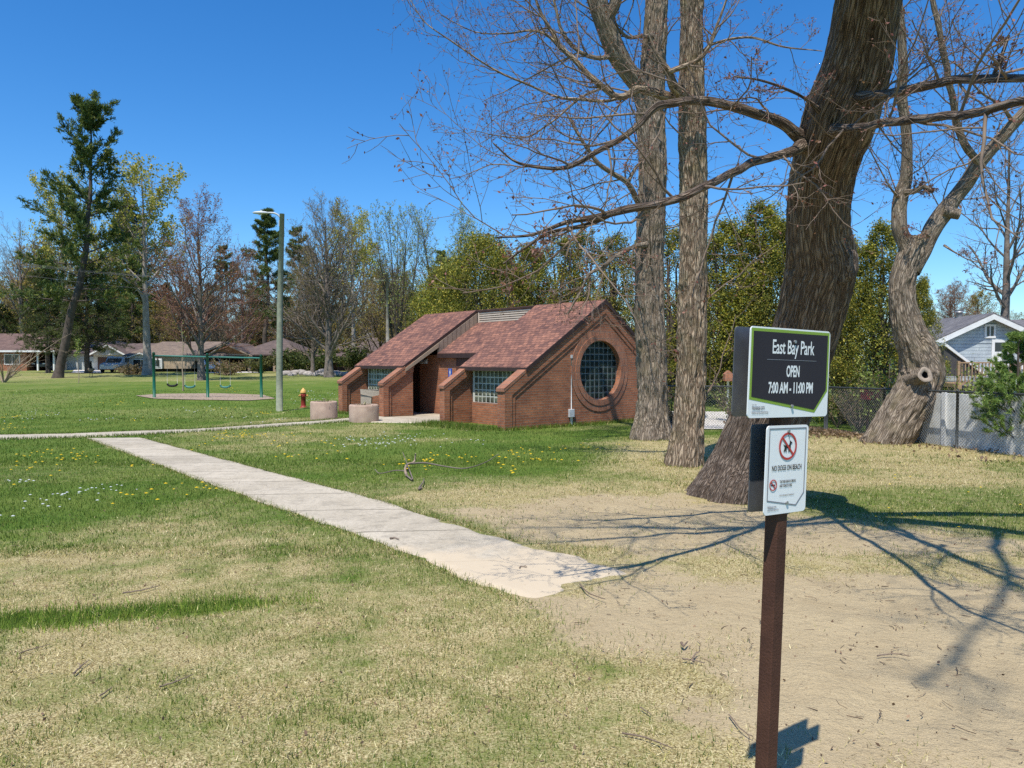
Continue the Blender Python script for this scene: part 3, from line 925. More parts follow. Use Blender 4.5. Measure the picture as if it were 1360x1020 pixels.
# wall lamp, sign, electric box
mb = MB(); mb.prism([(2.40, 1.52), (2.28, 1.52), (2.28, 1.58), (2.34, 1.68), (2.40, 1.68)], 'y', 7.45, 7.80)
wl = mb.build('wall_lamp', M['lampgrey'], rest, local=True, bevel=0.01)
mb = MB(); mb.box(2.285, 2.385, 7.48, 7.77, 1.507, 1.52); mb.build('diffuser', M['lens'], wl, local=True)
mb = MB(); mb.box(2.385, 2.399, 5.88, 6.10, 1.00, 1.34); sg = mb.build('restroom_plate', M['blue'], rest, local=True, bevel=0.004)
mb = MB()
cy = 5.99
def disc(cy_, cz_, r, n=14): return [(cy_ + r * math.cos(2 * PI * k / n), cz_ + r * math.sin(2 * PI * k / n)) for k in range(n)]
mb.prism(disc(cy, 1.285, 0.022), 'x', 2.381, 2.3845)
mb.prism([(cy - .035, 1.25), (cy + .035, 1.25), (cy + .03, 1.16), (cy + .016, 1.16), (cy + .016, 1.06), (cy - .016, 1.06), (cy - .016, 1.16), (cy - .03, 1.16)], 'x', 2.381, 2.3845)
mb.box(2.381, 2.3845, cy - 0.05, cy + 0.05, 1.03, 1.045)
mb.build('figure_symbol', M['white'], sg, local=True)
mb = MB(); mb.box(2.50, 2.70, -0.03, 0.059, -0.07, 0.17)
eb = mb.build('meter_box', M['lampgrey'], rest, local=True, bevel=0.01)
mb = MB(); mb.tube([(2.60, 0.012, -0.07), (2.60, 0.012, -0.62)], 0.045, 10); mb.build('conduit', M['white'], eb, local=True)
mb = MB(); mb.tube([(2.62, 0.035, 0.17), (2.62, 0.035, 1.72)], 0.014, 6)
mb.box(2.59, 2.65, 0.01, 0.059, 1.70, 1.80)
mb.build('conduit', M['lampgrey'], eb, local=True)

# entrance slab
def bl(x, y):
    c, s = math.cos(rad(40)), math.sin(rad(40))
    return (BO[0] + c * x - s * y, BO[1] + s * x + c * y)
PADL = [bl(x, 6.52) for x in (2.35, 1.0, 0.0)] + [tuple(G(500, 553)[:2]), tuple(G(466, 555.0)[:2])]
PADR = [bl(x, 3.23) for x in (2.35, 1.0, 0.0)] + [tuple(G(584, 562.5)[:2]), tuple(G(470, 561)[:2])]
v, f, bk = ladder(PADL, PADR, 70, 20, 0.03)
mb = MB(); mb.add(v, f, smooth=True, bark=bk); tag(mb.build('entrance_pavement', M['concrete']), kind='structure')
mb = MB(); v, f, bk = ladder([bl(2.39, 9.5), bl(1.3, 9.5)], [bl(2.39, 6.5), bl(1.3, 6.5)], 8, 12, 0.034); mb.add(v, f, bark=bk)
tag(mb.build('alcove_floor', M['concrete']), kind='structure')
PATHS.append(np.array(PADL + PADR[::-1]))
# ================================================================== TREE TOOLS
def nrm(a):
    return a / (np.linalg.norm(a, axis=-1, keepdims=True) + 1e-12)

def grow(rng, Pt, R, m, t0, t1, lr, ang, up, jit, rr, n, rmin=0.004, taper=0.3, lenfall=0.55, lmax=9e9, bias=None):
    """side branches: Pt (N,k,3) parents -> (N*m,n,3)"""
    N, k, _ = Pt.shape
    t = t0 + (t1 - t0) * (np.arange(m)[None] + rng.random((N, m))) / m
    q = t * (k - 1); i0 = np.minimum(q.astype(int), k - 2); fr = (q - i0)[..., None]
    I = np.arange(N)[:, None]
    st = Pt[I, i0] * (1 - fr) + Pt[I, i0 + 1] * fr
    tg = nrm(Pt[I, i0 + 1] - Pt[I, i0])
    pr = R[I, i0] * (1 - fr[..., 0]) + R[I, i0 + 1] * fr[..., 0]
    plen = np.linalg.norm(np.diff(Pt, axis=1), axis=2).sum(1)[:, None]
    L = np.minimum(plen * lr * rng.uniform(0.55, 1.2, (N, m)) * (1 - lenfall * (t - t0) / max(t1 - t0, 1e-6)), lmax)
    phi = rng.random((N, 1)) * 2 * PI + np.arange(m)[None] * 2.399 + rng.normal(0, 0.4, (N, m))
    ref = np.where(np.abs(tg[..., 2:3]) < 0.9, np.array([0, 0, 1.0]), np.array([1.0, 0, 0]))
    A = nrm(np.cross(ref, tg)); B = np.cross(tg, A)
    pp = A * np.cos(phi)[..., None] + B * np.sin(phi)[..., None]
    an = rng.uniform(ang[0], ang[1], (N, m))[..., None]
    d = nrm(np.cos(an) * tg + np.sin(an) * pp)
    if bias is not None:
        d = nrm(d + np.asarray(bias))
    out = np.empty((N, m, n, 3)); out[:, :, 0] = st
    for j in range(1, n):
        d = nrm(d + np.array([0, 0, up]) + rng.normal(0, jit, d.shape))
        out[:, :, j] = out[:, :, j - 1] + d * (L / (n - 1))[..., None]
    r0 = np.maximum(pr * rr * rng.uniform(0.7, 1.1, (N, m)), rmin)
    RR = np.maximum(r0[..., None] * np.linspace(1, taper, n), rmin * 0.5)
    return out.reshape(-1, n, 3), RR.reshape(-1, n)

def pick(rng, Pt, per, t0=0.3, t1=1.0):
    """points along twigs + their tangents"""
    N, k, _ = Pt.shape
    t = rng.uniform(t0, t1, (N, per)); q = t * (k - 1); i0 = np.minimum(q.astype(int), k - 2); fr = (q - i0)[..., None]
    I = np.arange(N)[:, None]
    p = Pt[I, i0] * (1 - fr) + Pt[I, i0 + 1] * fr
    return p.reshape(-1, 3), nrm(Pt[I, i0 + 1] - Pt[I, i0]).reshape(-1, 3)

def quads(rng, c, size, cols, aspect=0.6, up=0.0, spread=0.0, dirs=None, jitc=0.25):
    """leaf quads at centres c, colour palette cols"""
    n = len(c)
    if spread: c = c + rng.normal(0, spread, c.shape)
    d = nrm(rng.normal(0, 1, (n, 3)) + (0 if dirs is None else dirs * 1.5) + np.array([0, 0, up]))
    e = nrm(np.cross(d, rng.normal(0, 1, (n, 3))))
    s = (size * rng.uniform(0.6, 1.3, n))[:, None]
    a, b = d * s * 0.5, e * s * 0.5 * aspect
    v = np.stack([c - a, c + b * 1.0 - a * 0.1, c + a, c - b * 1.0 - a * 0.1], 1).reshape(-1, 3)
    f = np.arange(n * 4).reshape(-1, 4)
    cols = np.asarray(cols, float)
    k = rng.integers(0, len(cols), n)
    col = cols[k] * rng.uniform(1 - jitc, 1 + jitc, (n, 1))
    return v, f, np.repeat(col, 4, 0)

def vn3(p, seed=0):
    x, y, z = p[..., 0], p[..., 1], p[..., 2]
    iz = np.floor(z); fz = z - iz; fz = fz * fz * (3 - 2 * fz)
    a = vnoise(x + iz * 37.7, y - iz * 91.3, seed); b = vnoise(x + (iz + 1) * 37.7, y - (iz + 1) * 91.3, seed)
    return a * (1 - fz) + b * fz

def bark_tube(mb, ctrl, sides=72, step=0.04, amp=0.03, ffreq=9.0, flare=None, seed=0, zs=0.12, m=0, lump=0.06, wob=0.0):
    """ctrl: list of (x,y,z,r). flare=(height, gain, lobes)"""
    ctrl = np.asarray(ctrl, float)
    L = np.linalg.norm(np.diff(ctrl[:, :3], axis=0), axis=1).sum()
    n = max(8, int(L / step))
    c = catmull(ctrl, n); Pt, R = c[:, :3], np.maximum(c[:, 3], 0.003)
    s = np.concatenate([[0], np.cumsum(np.linalg.norm(np.diff(Pt, axis=0), axis=1))])
    rm_ = R.mean()
    if wob:
        Pt = Pt + (np.stack([fbm(s * min(2.2, 0.12 / rm_), s * 0 + 7.3 * k_, seed + 40 + k_, 2) for k_ in range(3)], -1) - 0.5) * (R * wob)[:, None]
    th = np.arange(sides) / sides * 2 * PI
    rr = np.repeat(R[:, None], sides, 1)
    rm = R.mean()
    q = np.stack([np.cos(th)[None] * rm + 0 * s[:, None], np.sin(th)[None] * rm + 0 * s[:, None], s[:, None] * zs + 0 * th[None]], -1)
    if flare:
        h, g, lobes = flare
        e = np.exp(-s / h)[:, None]
        lob = sum(0.5 * np.cos(k * th + ph) for k, ph in lobes)[None]
        rr = rr * (1 + g * e * (1 + 1.0 * lob))
    rr = rr * (1 + lump * (vn3(q * np.array([3, 3, 6.0]) / max(rm, .05) * 0.5, seed + 5) - 0.5) * 2)
    n1 = vn3(q * ffreq, seed); n2 = vn3(q * ffreq * 2.3, seed + 9)
    ridge = 1 - np.abs(n1 * 2 - 1) * 1.6 + 0.5 * (n2 - 0.5)
    rr = rr + amp * np.clip(ridge - 0.5, -0.8, 0.6) * np.minimum(R[:, None] / 0.3, 1.2)
    T = nrm(np.gradient(Pt, axis=0))
    ref = np.array([0.0, 1.0, 0.15])
    A = nrm(np.cross(ref[None], T)); B = np.cross(T, A)
    V = Pt[:, None] + rr[..., None] * (A[:, None] * np.cos(th)[None, :, None] + B[:, None] * np.sin(th)[None, :, None])
    i = (np.arange(n - 1) * sides)[:, None]; j = np.arange(sides)[None]; j2 = (j + 1) % sides
    f = np.stack([i + j, i + j2, i + sides + j2, i + sides + j], -1).reshape(-1, 4)
    bk = np.stack([np.cos(th)[None] * R[:, None], np.sin(th)[None] * R[:, None], s[:, None] + 0 * th[None]], -1)
    mb.add(V.reshape(-1, 3), f, smooth=True, bark=bk.reshape(-1, 3), m=m)
    return Pt, R

def px3(lst):
    """[(px,py,depth,radius)] -> [(x,y,z,r)]"""
    return [tuple(P(a, b, c)) + (d,) for a, b, c, d in lst]

def resample(ctrl, n):
    c = catmull(np.asarray(ctrl, float), n)
    return c[:, :3], c[:, 3]

BUD = [(0.20, 0.085, 0.06), (0.26, 0.12, 0.085), (0.15, 0.075, 0.055), (0.30, 0.17, 0.12)]
BUDR = [(0.32, 0.12, 0.10), (0.26, 0.10, 0.08), (0.36, 0.18, 0.14), (0.20, 0.08, 0.065)]

def near_tree(name, label, limbs, matn, twig_m, rng, root, nsub=7, sublen=0.42, ntwig=7, buds=3, budsize=0.035, budcols=BUD, up=0.03, extra=None, group=None, lmax=1.6, t0=0.16, rmin=0.0035, rcap=0.016):
    """limbs: list of controls in world coordinates; first one(s) flagged trunk carry flare"""
    t = thing(name, label, 'tree', root, 0, group)
    tw = MB(); lf = MB()
    allP = []
    for kind, ctrl, opt in limbs:
        mb = MB()
        o = dict(sides=16, step=0.06, amp=0.008, ffreq=18, seed=3, lump=0.085, wob=(0.0 if kind == 'trunk' else 1.3)); o.update({k: v for k, v in opt.items() if k not in ('twigs', 'label')})
        Pt, R = bark_tube(mb, ctrl, **o)
        ob = mb.build('trunk' if kind == 'trunk' else 'limb', M[matn], t)
        if opt.get('label'): ob['label'] = opt['label']
        tq = opt.get('twigs', nsub)
        if tq:
            a, b = resample(ctrl, 24)
            allP.append((a[None], b[None], tq))
    cnt = 0
    for a, b, tq in allP:
        p1, r1 = grow(rng, a, b, tq, t0, 0.98, sublen, (0.5, 1.1), up, 0.16, 0.55, 9, rmin * 1.6, 0.3, 0.35, lmax); r1 = np.minimum(r1, rcap * np.linspace(1, 0.35, 9)[None])
        p2, r2 = grow(rng, p1, r1, ntwig, 0.12, 0.97, 0.55, (0.5, 1.1), up, 0.16, 0.6, 6, rmin, 0.5, 0.4)
        p3, r3 = grow(rng, p2, r2, 4, 0.2, 0.97, 0.55, (0.5, 1.0), up * 1.5, 0.14, 0.7, 4, rmin * 0.8, 0.6, 0.3)
        for pp, r_, k in ((p1, r1, 6), (p2, r2, 4), (p3, r3, 3)):
            v, f = tubes(pp, r_, k); tw.add(v, f, smooth=True)
        c, d = pick(rng, p3, buds, 0.45, 1.0)
        v, f, col = quads(rng, c, budsize, budcols, 0.55, 0.2, budsize * 0.4); lf.add(v, f, col=col)
    tw.add(*extra) if extra else None
    cr = tw.build('crown', M[twig_m], t)
    lf.build('buds', M['leaf'], cr)
    return t

# ------------------------------------------------------------------ the big leaning maple behind the sign
rng = np.random.default_rng(21)
b0 = G(978, 643)
mtrunk = [(b0[0] - 0.34, 9.95, -0.60, 0.66)] + px3([(986, 655, 9.75, 0.56), (1001, 612, 9.65, 0.48), (1018, 566, 9.5, 0.445), (1045, 505, 9.25, 0.41), (1067, 450, 9.0, 0.366), (1081, 400, 8.7, 0.359), (1090, 350, 8.4, 0.356), (1086, 300, 8.1, 0.309), (1093, 230, 7.7, 0.309), (1116, 155, 7.2, 0.328), (1137, 90, 6.85, 0.294), (1150, 20, 6.5, 0.261), (1160, -60, 6.1, 0.247)])
limbA = px3([(1140, 60, 6.7, 0.22), (1175, -120, 5.9, 0.17)]) + [(3.7, 4.3, 6.9, 0.115), (4.2, 2.4, 8.6, 0.075), (4.6, 0.5, 9.8, 0.04)]
limbB = px3([(1152, 0, 6.4, 0.16)]) + [(2.75, 5.6, 5.9, 0.15), (2.4, 4.6, 7.4, 0.11), (2.2, 3.4, 9.0, 0.07)]
limbC = px3([(1160, -40, 6.2, 0.13)]) + [(4.3, 5.6, 6.0, 0.12), (5.6, 4.9, 7.0, 0.09), (7.0, 4.2, 7.8, 0.05)]
limbD = [(3.72, 4.4, 6.8, 0.06), (2.9, 3.0, 7.9, 0.045), (2.2, 1.6, 8.8, 0.035), (1.2, 0.2, 9.6, 0.025), (0.2, -1.0, 10.2, 0.02)]
limbF = [(2.95, 6.3, 4.85, 0.09), (2.2, 5.6, 5.4, 0.055), (1.3, 5.0, 5.75, 0.045), (0.2, 4.5, 6.0, 0.032), (-1.1, 4.1, 6.1, 0.012)]
limbG = [(3.15, 6.1, 5.1, 0.09), (2.95, 5.2, 5.5, 0.05), (2.75, 4.0, 5.95, 0.042), (2.65, 2.6, 6.35, 0.032), (2.5, 1.2, 6.5, 0.012)]
limbE = [(2.45, 4.7, 7.2, 0.08), (1.5, 3.9, 8.4, 0.065), (0.3, 3.3, 9.4, 0.05), (-1.0, 2.9, 10.2, 0.03), (-2.2, 2.6, 10.8, 0.012)]
L1 = px3([(1100, 205, 7.6, 0.17), (1076, 188, 7.4, 0.0902), (1058, 176, 7.25, 0.0615), (1036, 159, 7.1, 0.0508), (1000, 148, 6.9, 0.0459), (960, 138, 6.8, 0.0410), (920, 135, 6.7, 0.0377), (880, 140, 6.6, 0.0344), (866, 147, 6.6, 0.0312), (846, 167, 6.6, 0.0279), (818, 188, 6.6, 0.0254), (787, 203, 6.6, 0.0230), (752, 222, 6.6, 0.0189), (707, 221, 6.6, 0.0148), (680, 212, 6.6, 0.0098), (655, 190, 6.6, 0.0057)])
L2 = px3([(1096, 196, 7.6, 0.15), (1068, 193, 7.3, 0.0738), (1050, 199, 7.0, 0.0459), (1022, 208, 6.6, 0.0361), (990, 222, 6.2, 0.0336), (945, 243, 5.8, 0.0312), (900, 262, 5.5, 0.0295), (862, 273, 5.3, 0.0279), (830, 279, 5.15, 0.0271), (795, 288, 5.0, 0.0221), (754, 294, 4.9, 0.0156), (707, 312, 4.8, 0.0098), (660, 316, 4.7, 0.0049)])
L2b = px3([(815, 283, 5.1, 0.022), (777, 299, 5.0, 0.016), (730, 309, 4.95, 0.012), (695, 330, 4.9, 0.008), (668, 350, 4.9, 0.005)])
L3 = px3([(1100, 160, 7.1, 0.05), (1074, 134, 6.9, 0.017), (1045, 118, 6.8, 0.013), (1010, 106, 6.8, 0.010), (975, 101, 6.8, 0.006)])
R1 = px3([(1122, 138, 7.2, 0.12), (1138, 129, 6.8, 0.055), (1155, 125, 6.55, 0.040), (1185, 121, 6.2, 0.037), (1225, 114, 5.8, 0.034), (1265, 108, 5.5, 0.031), (1305, 106, 5.2, 0.029), (1365, 104, 4.8, 0.024), (1450, 95, 4.4, 0.016), (1540, 80, 4.1, 0.008)])
R1b = px3([(1318, 106, 5.1, 0.016), (1326, 85, 5.1, 0.013), (1340, 47, 5.1, 0.010)])
R2 = px3([(1106, 176, 7.35, 0.12), (1112, 171, 6.9, 0.055), (1122, 168, 6.55, 0.036), (1150, 167, 6.0, 0.032), (1195, 162, 5.4, 0.03), (1250, 155, 4.8, 0.028), (1305, 147, 4.2, 0.025), (1370, 132, 3.75, 0.02), (1460, 120, 3.4, 0.014), (1560, 90, 3.1, 0.007)])
LT = [('trunk', mtrunk, dict(sides=190, step=0.018, amp=0.026, ffreq=28.0, flare=(0.45, 0.20, [(4, 2.2), (6, 0.6), (9, 3.5)]), seed=4, zs=0.10, lump=0.05, twigs=0)),
      ('limb', limbA, dict(sides=40, amp=0.02, ffreq=10, twigs=16)), ('limb', limbB, dict(sides=32, amp=0.015, twigs=12)), ('limb', limbC, dict(sides=28, amp=0.012, twigs=12)),
      ('limb', limbF, dict(sides=18, amp=0.008, twigs=15)), ('limb', limbG, dict(sides=18, amp=0.008, twigs=15)),
      ('limb', limbD, dict(sides=20, amp=0.01, twigs=12)), ('limb', limbE, dict(sides=20, amp=0.01, twigs=12)),
      ('limb', L1, dict(sides=22, step=0.03, amp=0.008, twigs=11, label='long grey limb arching left across the sky')),
      ('limb', L2, dict(sides=20, step=0.03, amp=0.007, twigs=10, label='limb drooping left over the restroom roof')),
      ('limb', L2b, dict(sides=12, step=0.03, twigs=5)), ('limb', L3, dict(sides=10, step=0.03, twigs=5)),
      ('limb', R1, dict(sides=18, step=0.03, amp=0.007, twigs=11)), ('limb', R1b, dict(sides=10, twigs=3)), ('limb', R2, dict(sides=18, step=0.03, amp=0.007, twigs=9))]
maple = near_tree('maple_tree', 'massive dark trunked maple leaning forward right behind the park sign', LT, 'bark_maple', 'twig', rng, b0, nsub=8, sublen=0.34, ntwig=8, buds=2, budsize=0.026, budcols=BUD + BUDR, lmax=1.1, rcap=0.011, rmin=0.0026)
# burl on the right flank of the trunk
mb = MB()
c_ = P(1116, 352, 8.25)
th, ph = np.meshgrid(np.linspace(0, 2 * PI, 40, endpoint=False), np.linspace(0, PI, 20))
sp = np.stack([np.sin(ph) * np.cos(th), np.sin(ph) * np.sin(th), np.cos(ph)], -1)
rr_ = 1 + 0.35 * (vn3(sp * 2.2, 5) - 0.5) + 0.12 * (vn3(sp * 7, 6) - 0.5)
v = (sp * rr_[..., None] * np.array([0.17, 0.19, 0.24])).reshape(-1, 3) + c_
n_ = 40
i_ = (np.arange(19) * n_)[:, None]; j_ = np.arange(n_)[None]
f = np.stack([i_ + j_, i_ + n_ + j_, i_ + n_ + (j_ + 1) % n_, i_ + (j_ + 1) % n_], -1).reshape(-1, 4)
mb.add(v, f, smooth=True, bark=v)
mb.build('burl', M['bark_maple'], maple)

# ------------------------------------------------------------------ rough barked tree between the restroom and the sign
rng = np.random.default_rng(22)
b2 = G(910, 618)
Y2 = b2[1]
t2 = [(b2[0] - 0.02, Y2 + 0.1, b2[2] - 0.4, 0.30)] + px3([(909, 612, Y2, 0.29), (913, 575, Y2, 0.262), (917, 520, Y2, 0.243), (919, 440, Y2, 0.242), (920, 350, Y2 - .05, 0.222), (921, 260, Y2 - .1, 0.225), (920, 190, Y2 - .2, 0.222), (919, 120, Y2 - .3, 0.205), (918, 60, Y2 - .35, 0.18), (919, 0, Y2 - .4, 0.178), (922, -110, Y2 - .6, 0.17), (926, -300, Y2 - .8, 0.13), (915, -520, Y2 - .9, 0.08)])
b21 = px3([(914, 135, Y2 - .3, 0.10), (904, 125, Y2 - .55, 0.09), (893, 108, Y2 - .75, 0.075), (887, 93, Y2 - .85, 0.06), (878, 80, Y2 - .9, 0.045), (869, 66, Y2 - .95, 0.03), (860, 40, Y2 - 1, 0.012)])
b22 = px3([(889, 96, Y2 - .85, 0.045), (905, 89, Y2 - .9, 0.042), (928, 79, Y2 - .95, 0.036), (941, 62, Y2 - 1, 0.03), (948, 44, Y2 - 1, 0.026), (957, 20, Y2 - 1, 0.02), (975, -30, Y2 - 1, 0.01)])
b23 = px3([(908, 130, Y2 - .3, 0.10), (888, 128, Y2 - .5, 0.085), (868, 121, Y2 - .55, 0.07), (846, 116, Y2 - .6, 0.06), (834, 124, Y2 - .6, 0.058), (818, 127, Y2 - .6, 0.056), (802, 117, Y2 - .6, 0.052), (780, 98, Y2 - .6, 0.046), (762, 80, Y2 - .6, 0.042), (743, 61, Y2 - .6, 0.038), (728, 35, Y2 - .6, 0.03), (715, 10, Y2 - .6, 0.025), (700, -40, Y2 - .6, 0.012)])
b24 = px3([(830, 126, Y2 - .6, 0.03), (805, 134, Y2 - .6, 0.027), (770, 131, Y2 - .6, 0.024), (740, 128, Y2 - .65, 0.02), (700, 112, Y2 - .7, 0.018), (655, 92, Y2 - .75, 0.016), (600, 55, Y2 - .8, 0.012), (565, 30, Y2 - .8, 0.009), (545, 0, Y2 - .8, 0.006)])
b25 = px3([(934, 68, Y2 - .35, 0.03), (950, 57, Y2 - .5, 0.022), (996, 49, Y2 - .6, 0.018), (1041, 62, Y2 - .7, 0.014), (1092, 68, Y2 - .7, 0.007)])
b26 = px3([(745, 65, Y2 - .6, 0.03), (727, 47, Y2 - .6, 0.024), (706, 40, Y2 - .6, 0.018), (672, 44, Y2 - .6, 0.013), (630, 42, Y2 - .6, 0.009), (585, 20, Y2 - .6, 0.006)])
LT = [('trunk', t2, dict(sides=110, step=0.02, amp=0.055, ffreq=22.0, flare=(0.32, 0.42, [(4, 0.4), (5, 1.9)]), seed=14, zs=0.16, lump=0.05, twigs=10)),
      ('limb', b21, dict(sides=24, step=0.03, amp=0.012, twigs=5)), ('limb', b22, dict(sides=18, step=0.03, twigs=6)), ('limb', b23, dict(sides=24, step=0.03, amp=0.012, twigs=13, label='mossy limb curving left and up in front of the twin trunk')),
      ('limb', b24, dict(sides=14, step=0.03, twigs=13)), ('limb', b25, dict(sides=12, step=0.03, twigs=6)), ('limb', b26, dict(sides=12, step=0.03, twigs=9))]
near_tree('maple_tree', 'straight tree with flaking tan bark standing between restroom gable and park sign', LT, 'bark_rough', 'twig', rng, b2, nsub=8, sublen=0.55, ntwig=7, buds=2, budsize=0.034, budcols=BUD + BUDR[:2], lmax=2.0, rcap=0.016, rmin=0.0032)

# ------------------------------------------------------------------ grey trunk standing at the corner of the restroom, forked above
rng = np.random.default_rng(23)
b3 = G(865, 583)
Y3 = b3[1]
t3 = [(b3[0], Y3 + 0.1, b3[2] - 0.5, 0.47)] + px3([(864, 578, Y3, 0.44), (866, 545, Y3, 0.355), (865, 480, Y3, 0.345), (862, 400, Y3, 0.335), (864, 300, Y3, 0.325), (867, 230, Y3, 0.315), (864, 160, Y3, 0.315), (866, 100, Y3, 0.29), (870, 50, Y3, 0.275), (872, 0, Y3, 0.255), (875, -120, Y3, 0.22), (880, -300, Y3, 0.15), (870, -480, Y3, 0.08)])
t3b = px3([(862, 160, Y3, 0.24), (850, 118, Y3 - .2, 0.225), (831, 86, Y3 - .4, 0.22), (812, 48, Y3 - .6, 0.225), (797, 12, Y3 - .8, 0.215), (783, -40, Y3 - .9, 0.22), (750, -170, Y3 - 1, 0.16), (690, -330, Y3 - 1.2, 0.09)])
t3c = px3([(806, 30, Y3 - .7, 0.15), (820, -15, Y3 - .9, 0.14), (825, -120, Y3 - 1, 0.10), (800, -260, Y3 - 1, 0.06)])
b31 = px3([(866, 285, Y3 - .1, 0.12), (848, 268, Y3 - .5, 0.075), (834, 243, Y3 - .8, 0.065), (811, 229, Y3 - 1, 0.055), (792, 215, Y3 - 1.1, 0.048), (778, 195, Y3 - 1.2, 0.04), (768, 180, Y3 - 1.3, 0.033), (752, 150, Y3 - 1.4, 0.02)])
b32 = px3([(834, 243, Y3 - .8, 0.05), (840, 230, Y3 - .8, 0.04), (848, 219, Y3 - .7, 0.04), (856, 214, Y3 - .5, 0.04)])
b33 = px3([(862, 325, Y3 - .2, 0.09), (843, 327, Y3 - .5, 0.05), (813, 342, Y3 - .8, 0.045), (801, 354, Y3 - .9, 0.04), (782, 366, Y3 - 1, 0.036), (770, 388, Y3 - 1, 0.03), (754, 416, Y3 - 1, 0.018)])
b34 = px3([(801, 354, Y3 - .9, 0.03), (822, 340, Y3 - 1, 0.02), (840, 345, Y3 - 1.1, 0.012)])
b35 = px3([(822, 70, Y3 - .4, 0.10), (805, 76, Y3 - .6, 0.055), (788, 75, Y3 - .7, 0.05), (770, 68, Y3 - .8, 0.046), (752, 52, Y3 - .8, 0.042), (742, 28, Y3 - .8, 0.036), (735, 0, Y3 - .8, 0.03), (720, -60, Y3 - .8, 0.015)])
b36 = px3([(868, 48, Y3 - .2, 0.07), (850, 48, Y3 - .5, 0.045), (833, 48, Y3 - .6, 0.04), (818, 35, Y3 - .7, 0.035), (800, 20, Y3 - .8, 0.025), (790, 0, Y3 - .9, 0.012)])
b37 = px3([(800, 117, Y3 - .7, 0.03), (770, 130, Y3 - .9, 0.027), (735, 160, Y3 - 1, 0.022), (700, 182, Y3 - 1.1, 0.018), (660, 180, Y3 - 1.2, 0.012), (625, 172, Y3 - 1.2, 0.007)])
LT = [('trunk', t3, dict(sides=110, step=0.028, amp=0.055, ffreq=16.0, flare=(0.5, 0.38, [(3, 0.4), (5, 1.9)]), seed=24, zs=0.16, lump=0.06, twigs=8)),
      ('limb', t3b, dict(sides=60, step=0.04, amp=0.03, ffreq=14, twigs=10)), ('limb', t3c, dict(sides=36, amp=0.02, twigs=6)),
      ('limb', b31, dict(sides=18, twigs=11)), ('limb', b32, dict(sides=12, twigs=2)), ('limb', b33, dict(sides=14, twigs=9)), ('limb', b34, dict(sides=10, twigs=3)), ('limb', b35, dict(sides=16, twigs=11)), ('limb', b36, dict(sides=12, twigs=5)), ('limb', b37, dict(sides=10, twigs=10))]
near_tree('maple_tree', 'grey barked tree touching the corner of the restroom, forking high above the roof', LT, 'bark_grey', 'twig', rng, b3, nsub=8, sublen=0.55, ntwig=7, buds=2, budsize=0.05, budcols=BUD + BUDR, lmax=2.6, rmin=0.0045, rcap=0.02)

# ------------------------------------------------------------------ crooked forked tree on the right with sawn stubs
rng = np.random.default_rng(24)
b4 = G(1182, 588)
Y4 = b4[1]
t4 = [(b4[0] - 0.25, Y4 + 0.1, b4[2] - 0.5, 0.50)] + px3([(1182, 582, Y4, 0.47), (1199, 550, Y4, 0.455), (1218, 518, Y4, 0.46), (1225, 495, Y4, 0.47), (1220, 470, Y4, 0.41), (1207, 440, Y4, 0.335), (1200, 410, Y4, 0.285), (1198, 380, Y4, 0.27), (1204, 355, Y4, 0.265), (1212, 332, Y4, 0.25), (1217, 315, Y4, 0.18)])
t4a = px3([(1206, 362, Y4, 0.20), (1204, 330, Y4, 0.175), (1197, 300, Y4, 0.165), (1194, 275, Y4, 0.16), (1198, 252, Y4, 0.155), (1204, 230, Y4 - .05, 0.13), (1203, 190, Y4 - .1, 0.115), (1200, 140, Y4 - .2, 0.11), (1198, 90, Y4 - .3, 0.10), (1196, 45, Y4 - .4, 0.09), (1191, 0, Y4 - .5, 0.08), (1180, -90, Y4 - .7, 0.05), (1165, -200, Y4 - .8, 0.02)])
t4b = px3([(1210, 362, Y4, 0.21), (1226, 330, Y4, 0.20), (1244, 300, Y4, 0.195), (1255, 278, Y4, 0.20), (1268, 260, Y4, 0.165), (1285, 238, Y4 - .1, 0.16), (1300, 214, Y4 - .2, 0.155), (1322, 188, Y4 - .3, 0.14), (1345, 163, Y4 - .4, 0.125), (1372, 138, Y4 - .5, 0.115), (1430, 80, Y4 - .8, 0.09), (1500, -20, Y4 - 1, 0.05), (1560, -140, Y4 - 1.2, 0.02)])
t4c = px3([(1303, 222, Y4 - .2, 0.10), (1292, 205, Y4 - .35, 0.085), (1279, 185, Y4 - .5, 0.078), (1268, 150, Y4 - .65, 0.072), (1262, 115, Y4 - .8, 0.068), (1252, 70, Y4 - .9, 0.065), (1240, 10, Y4 - 1, 0.055), (1228, -60, Y4 - 1, 0.035), (1215, -150, Y4 - 1.1, 0.015)])
b41 = px3([(1203, 256, Y4 - .05, 0.08), (1214, 254, Y4 - .2, 0.065), (1226, 248, Y4 - .3, 0.06), (1240, 254, Y4 - .35, 0.05)])
b42 = px3([(1240, 318, Y4, 0.03), (1228, 310, Y4 - .3, 0.02), (1220, 312, Y4 - .4, 0.016), (1212, 316, Y4 - .5, 0.008)])
b43 = px3([(1196, 265, Y4, 0.05), (1182, 248, Y4 - .2, 0.02), (1160, 208, Y4 - .4, 0.014), (1150, 190, Y4 - .5, 0.008)])
b44 = px3([(1254, 326, Y4, 0.03), (1270, 336, Y4 - .3, 0.016), (1290, 346, Y4 - .5, 0.012), (1320, 352, Y4 - .6, 0.007)])
b45 = px3([(1345, 163, Y4 - .4, 0.05), (1330, 140, Y4 - .7, 0.03), (1300, 120, Y4 - 1, 0.022), (1275, 90, Y4 - 1.2, 0.015), (1250, 75, Y4 - 1.3, 0.008)])
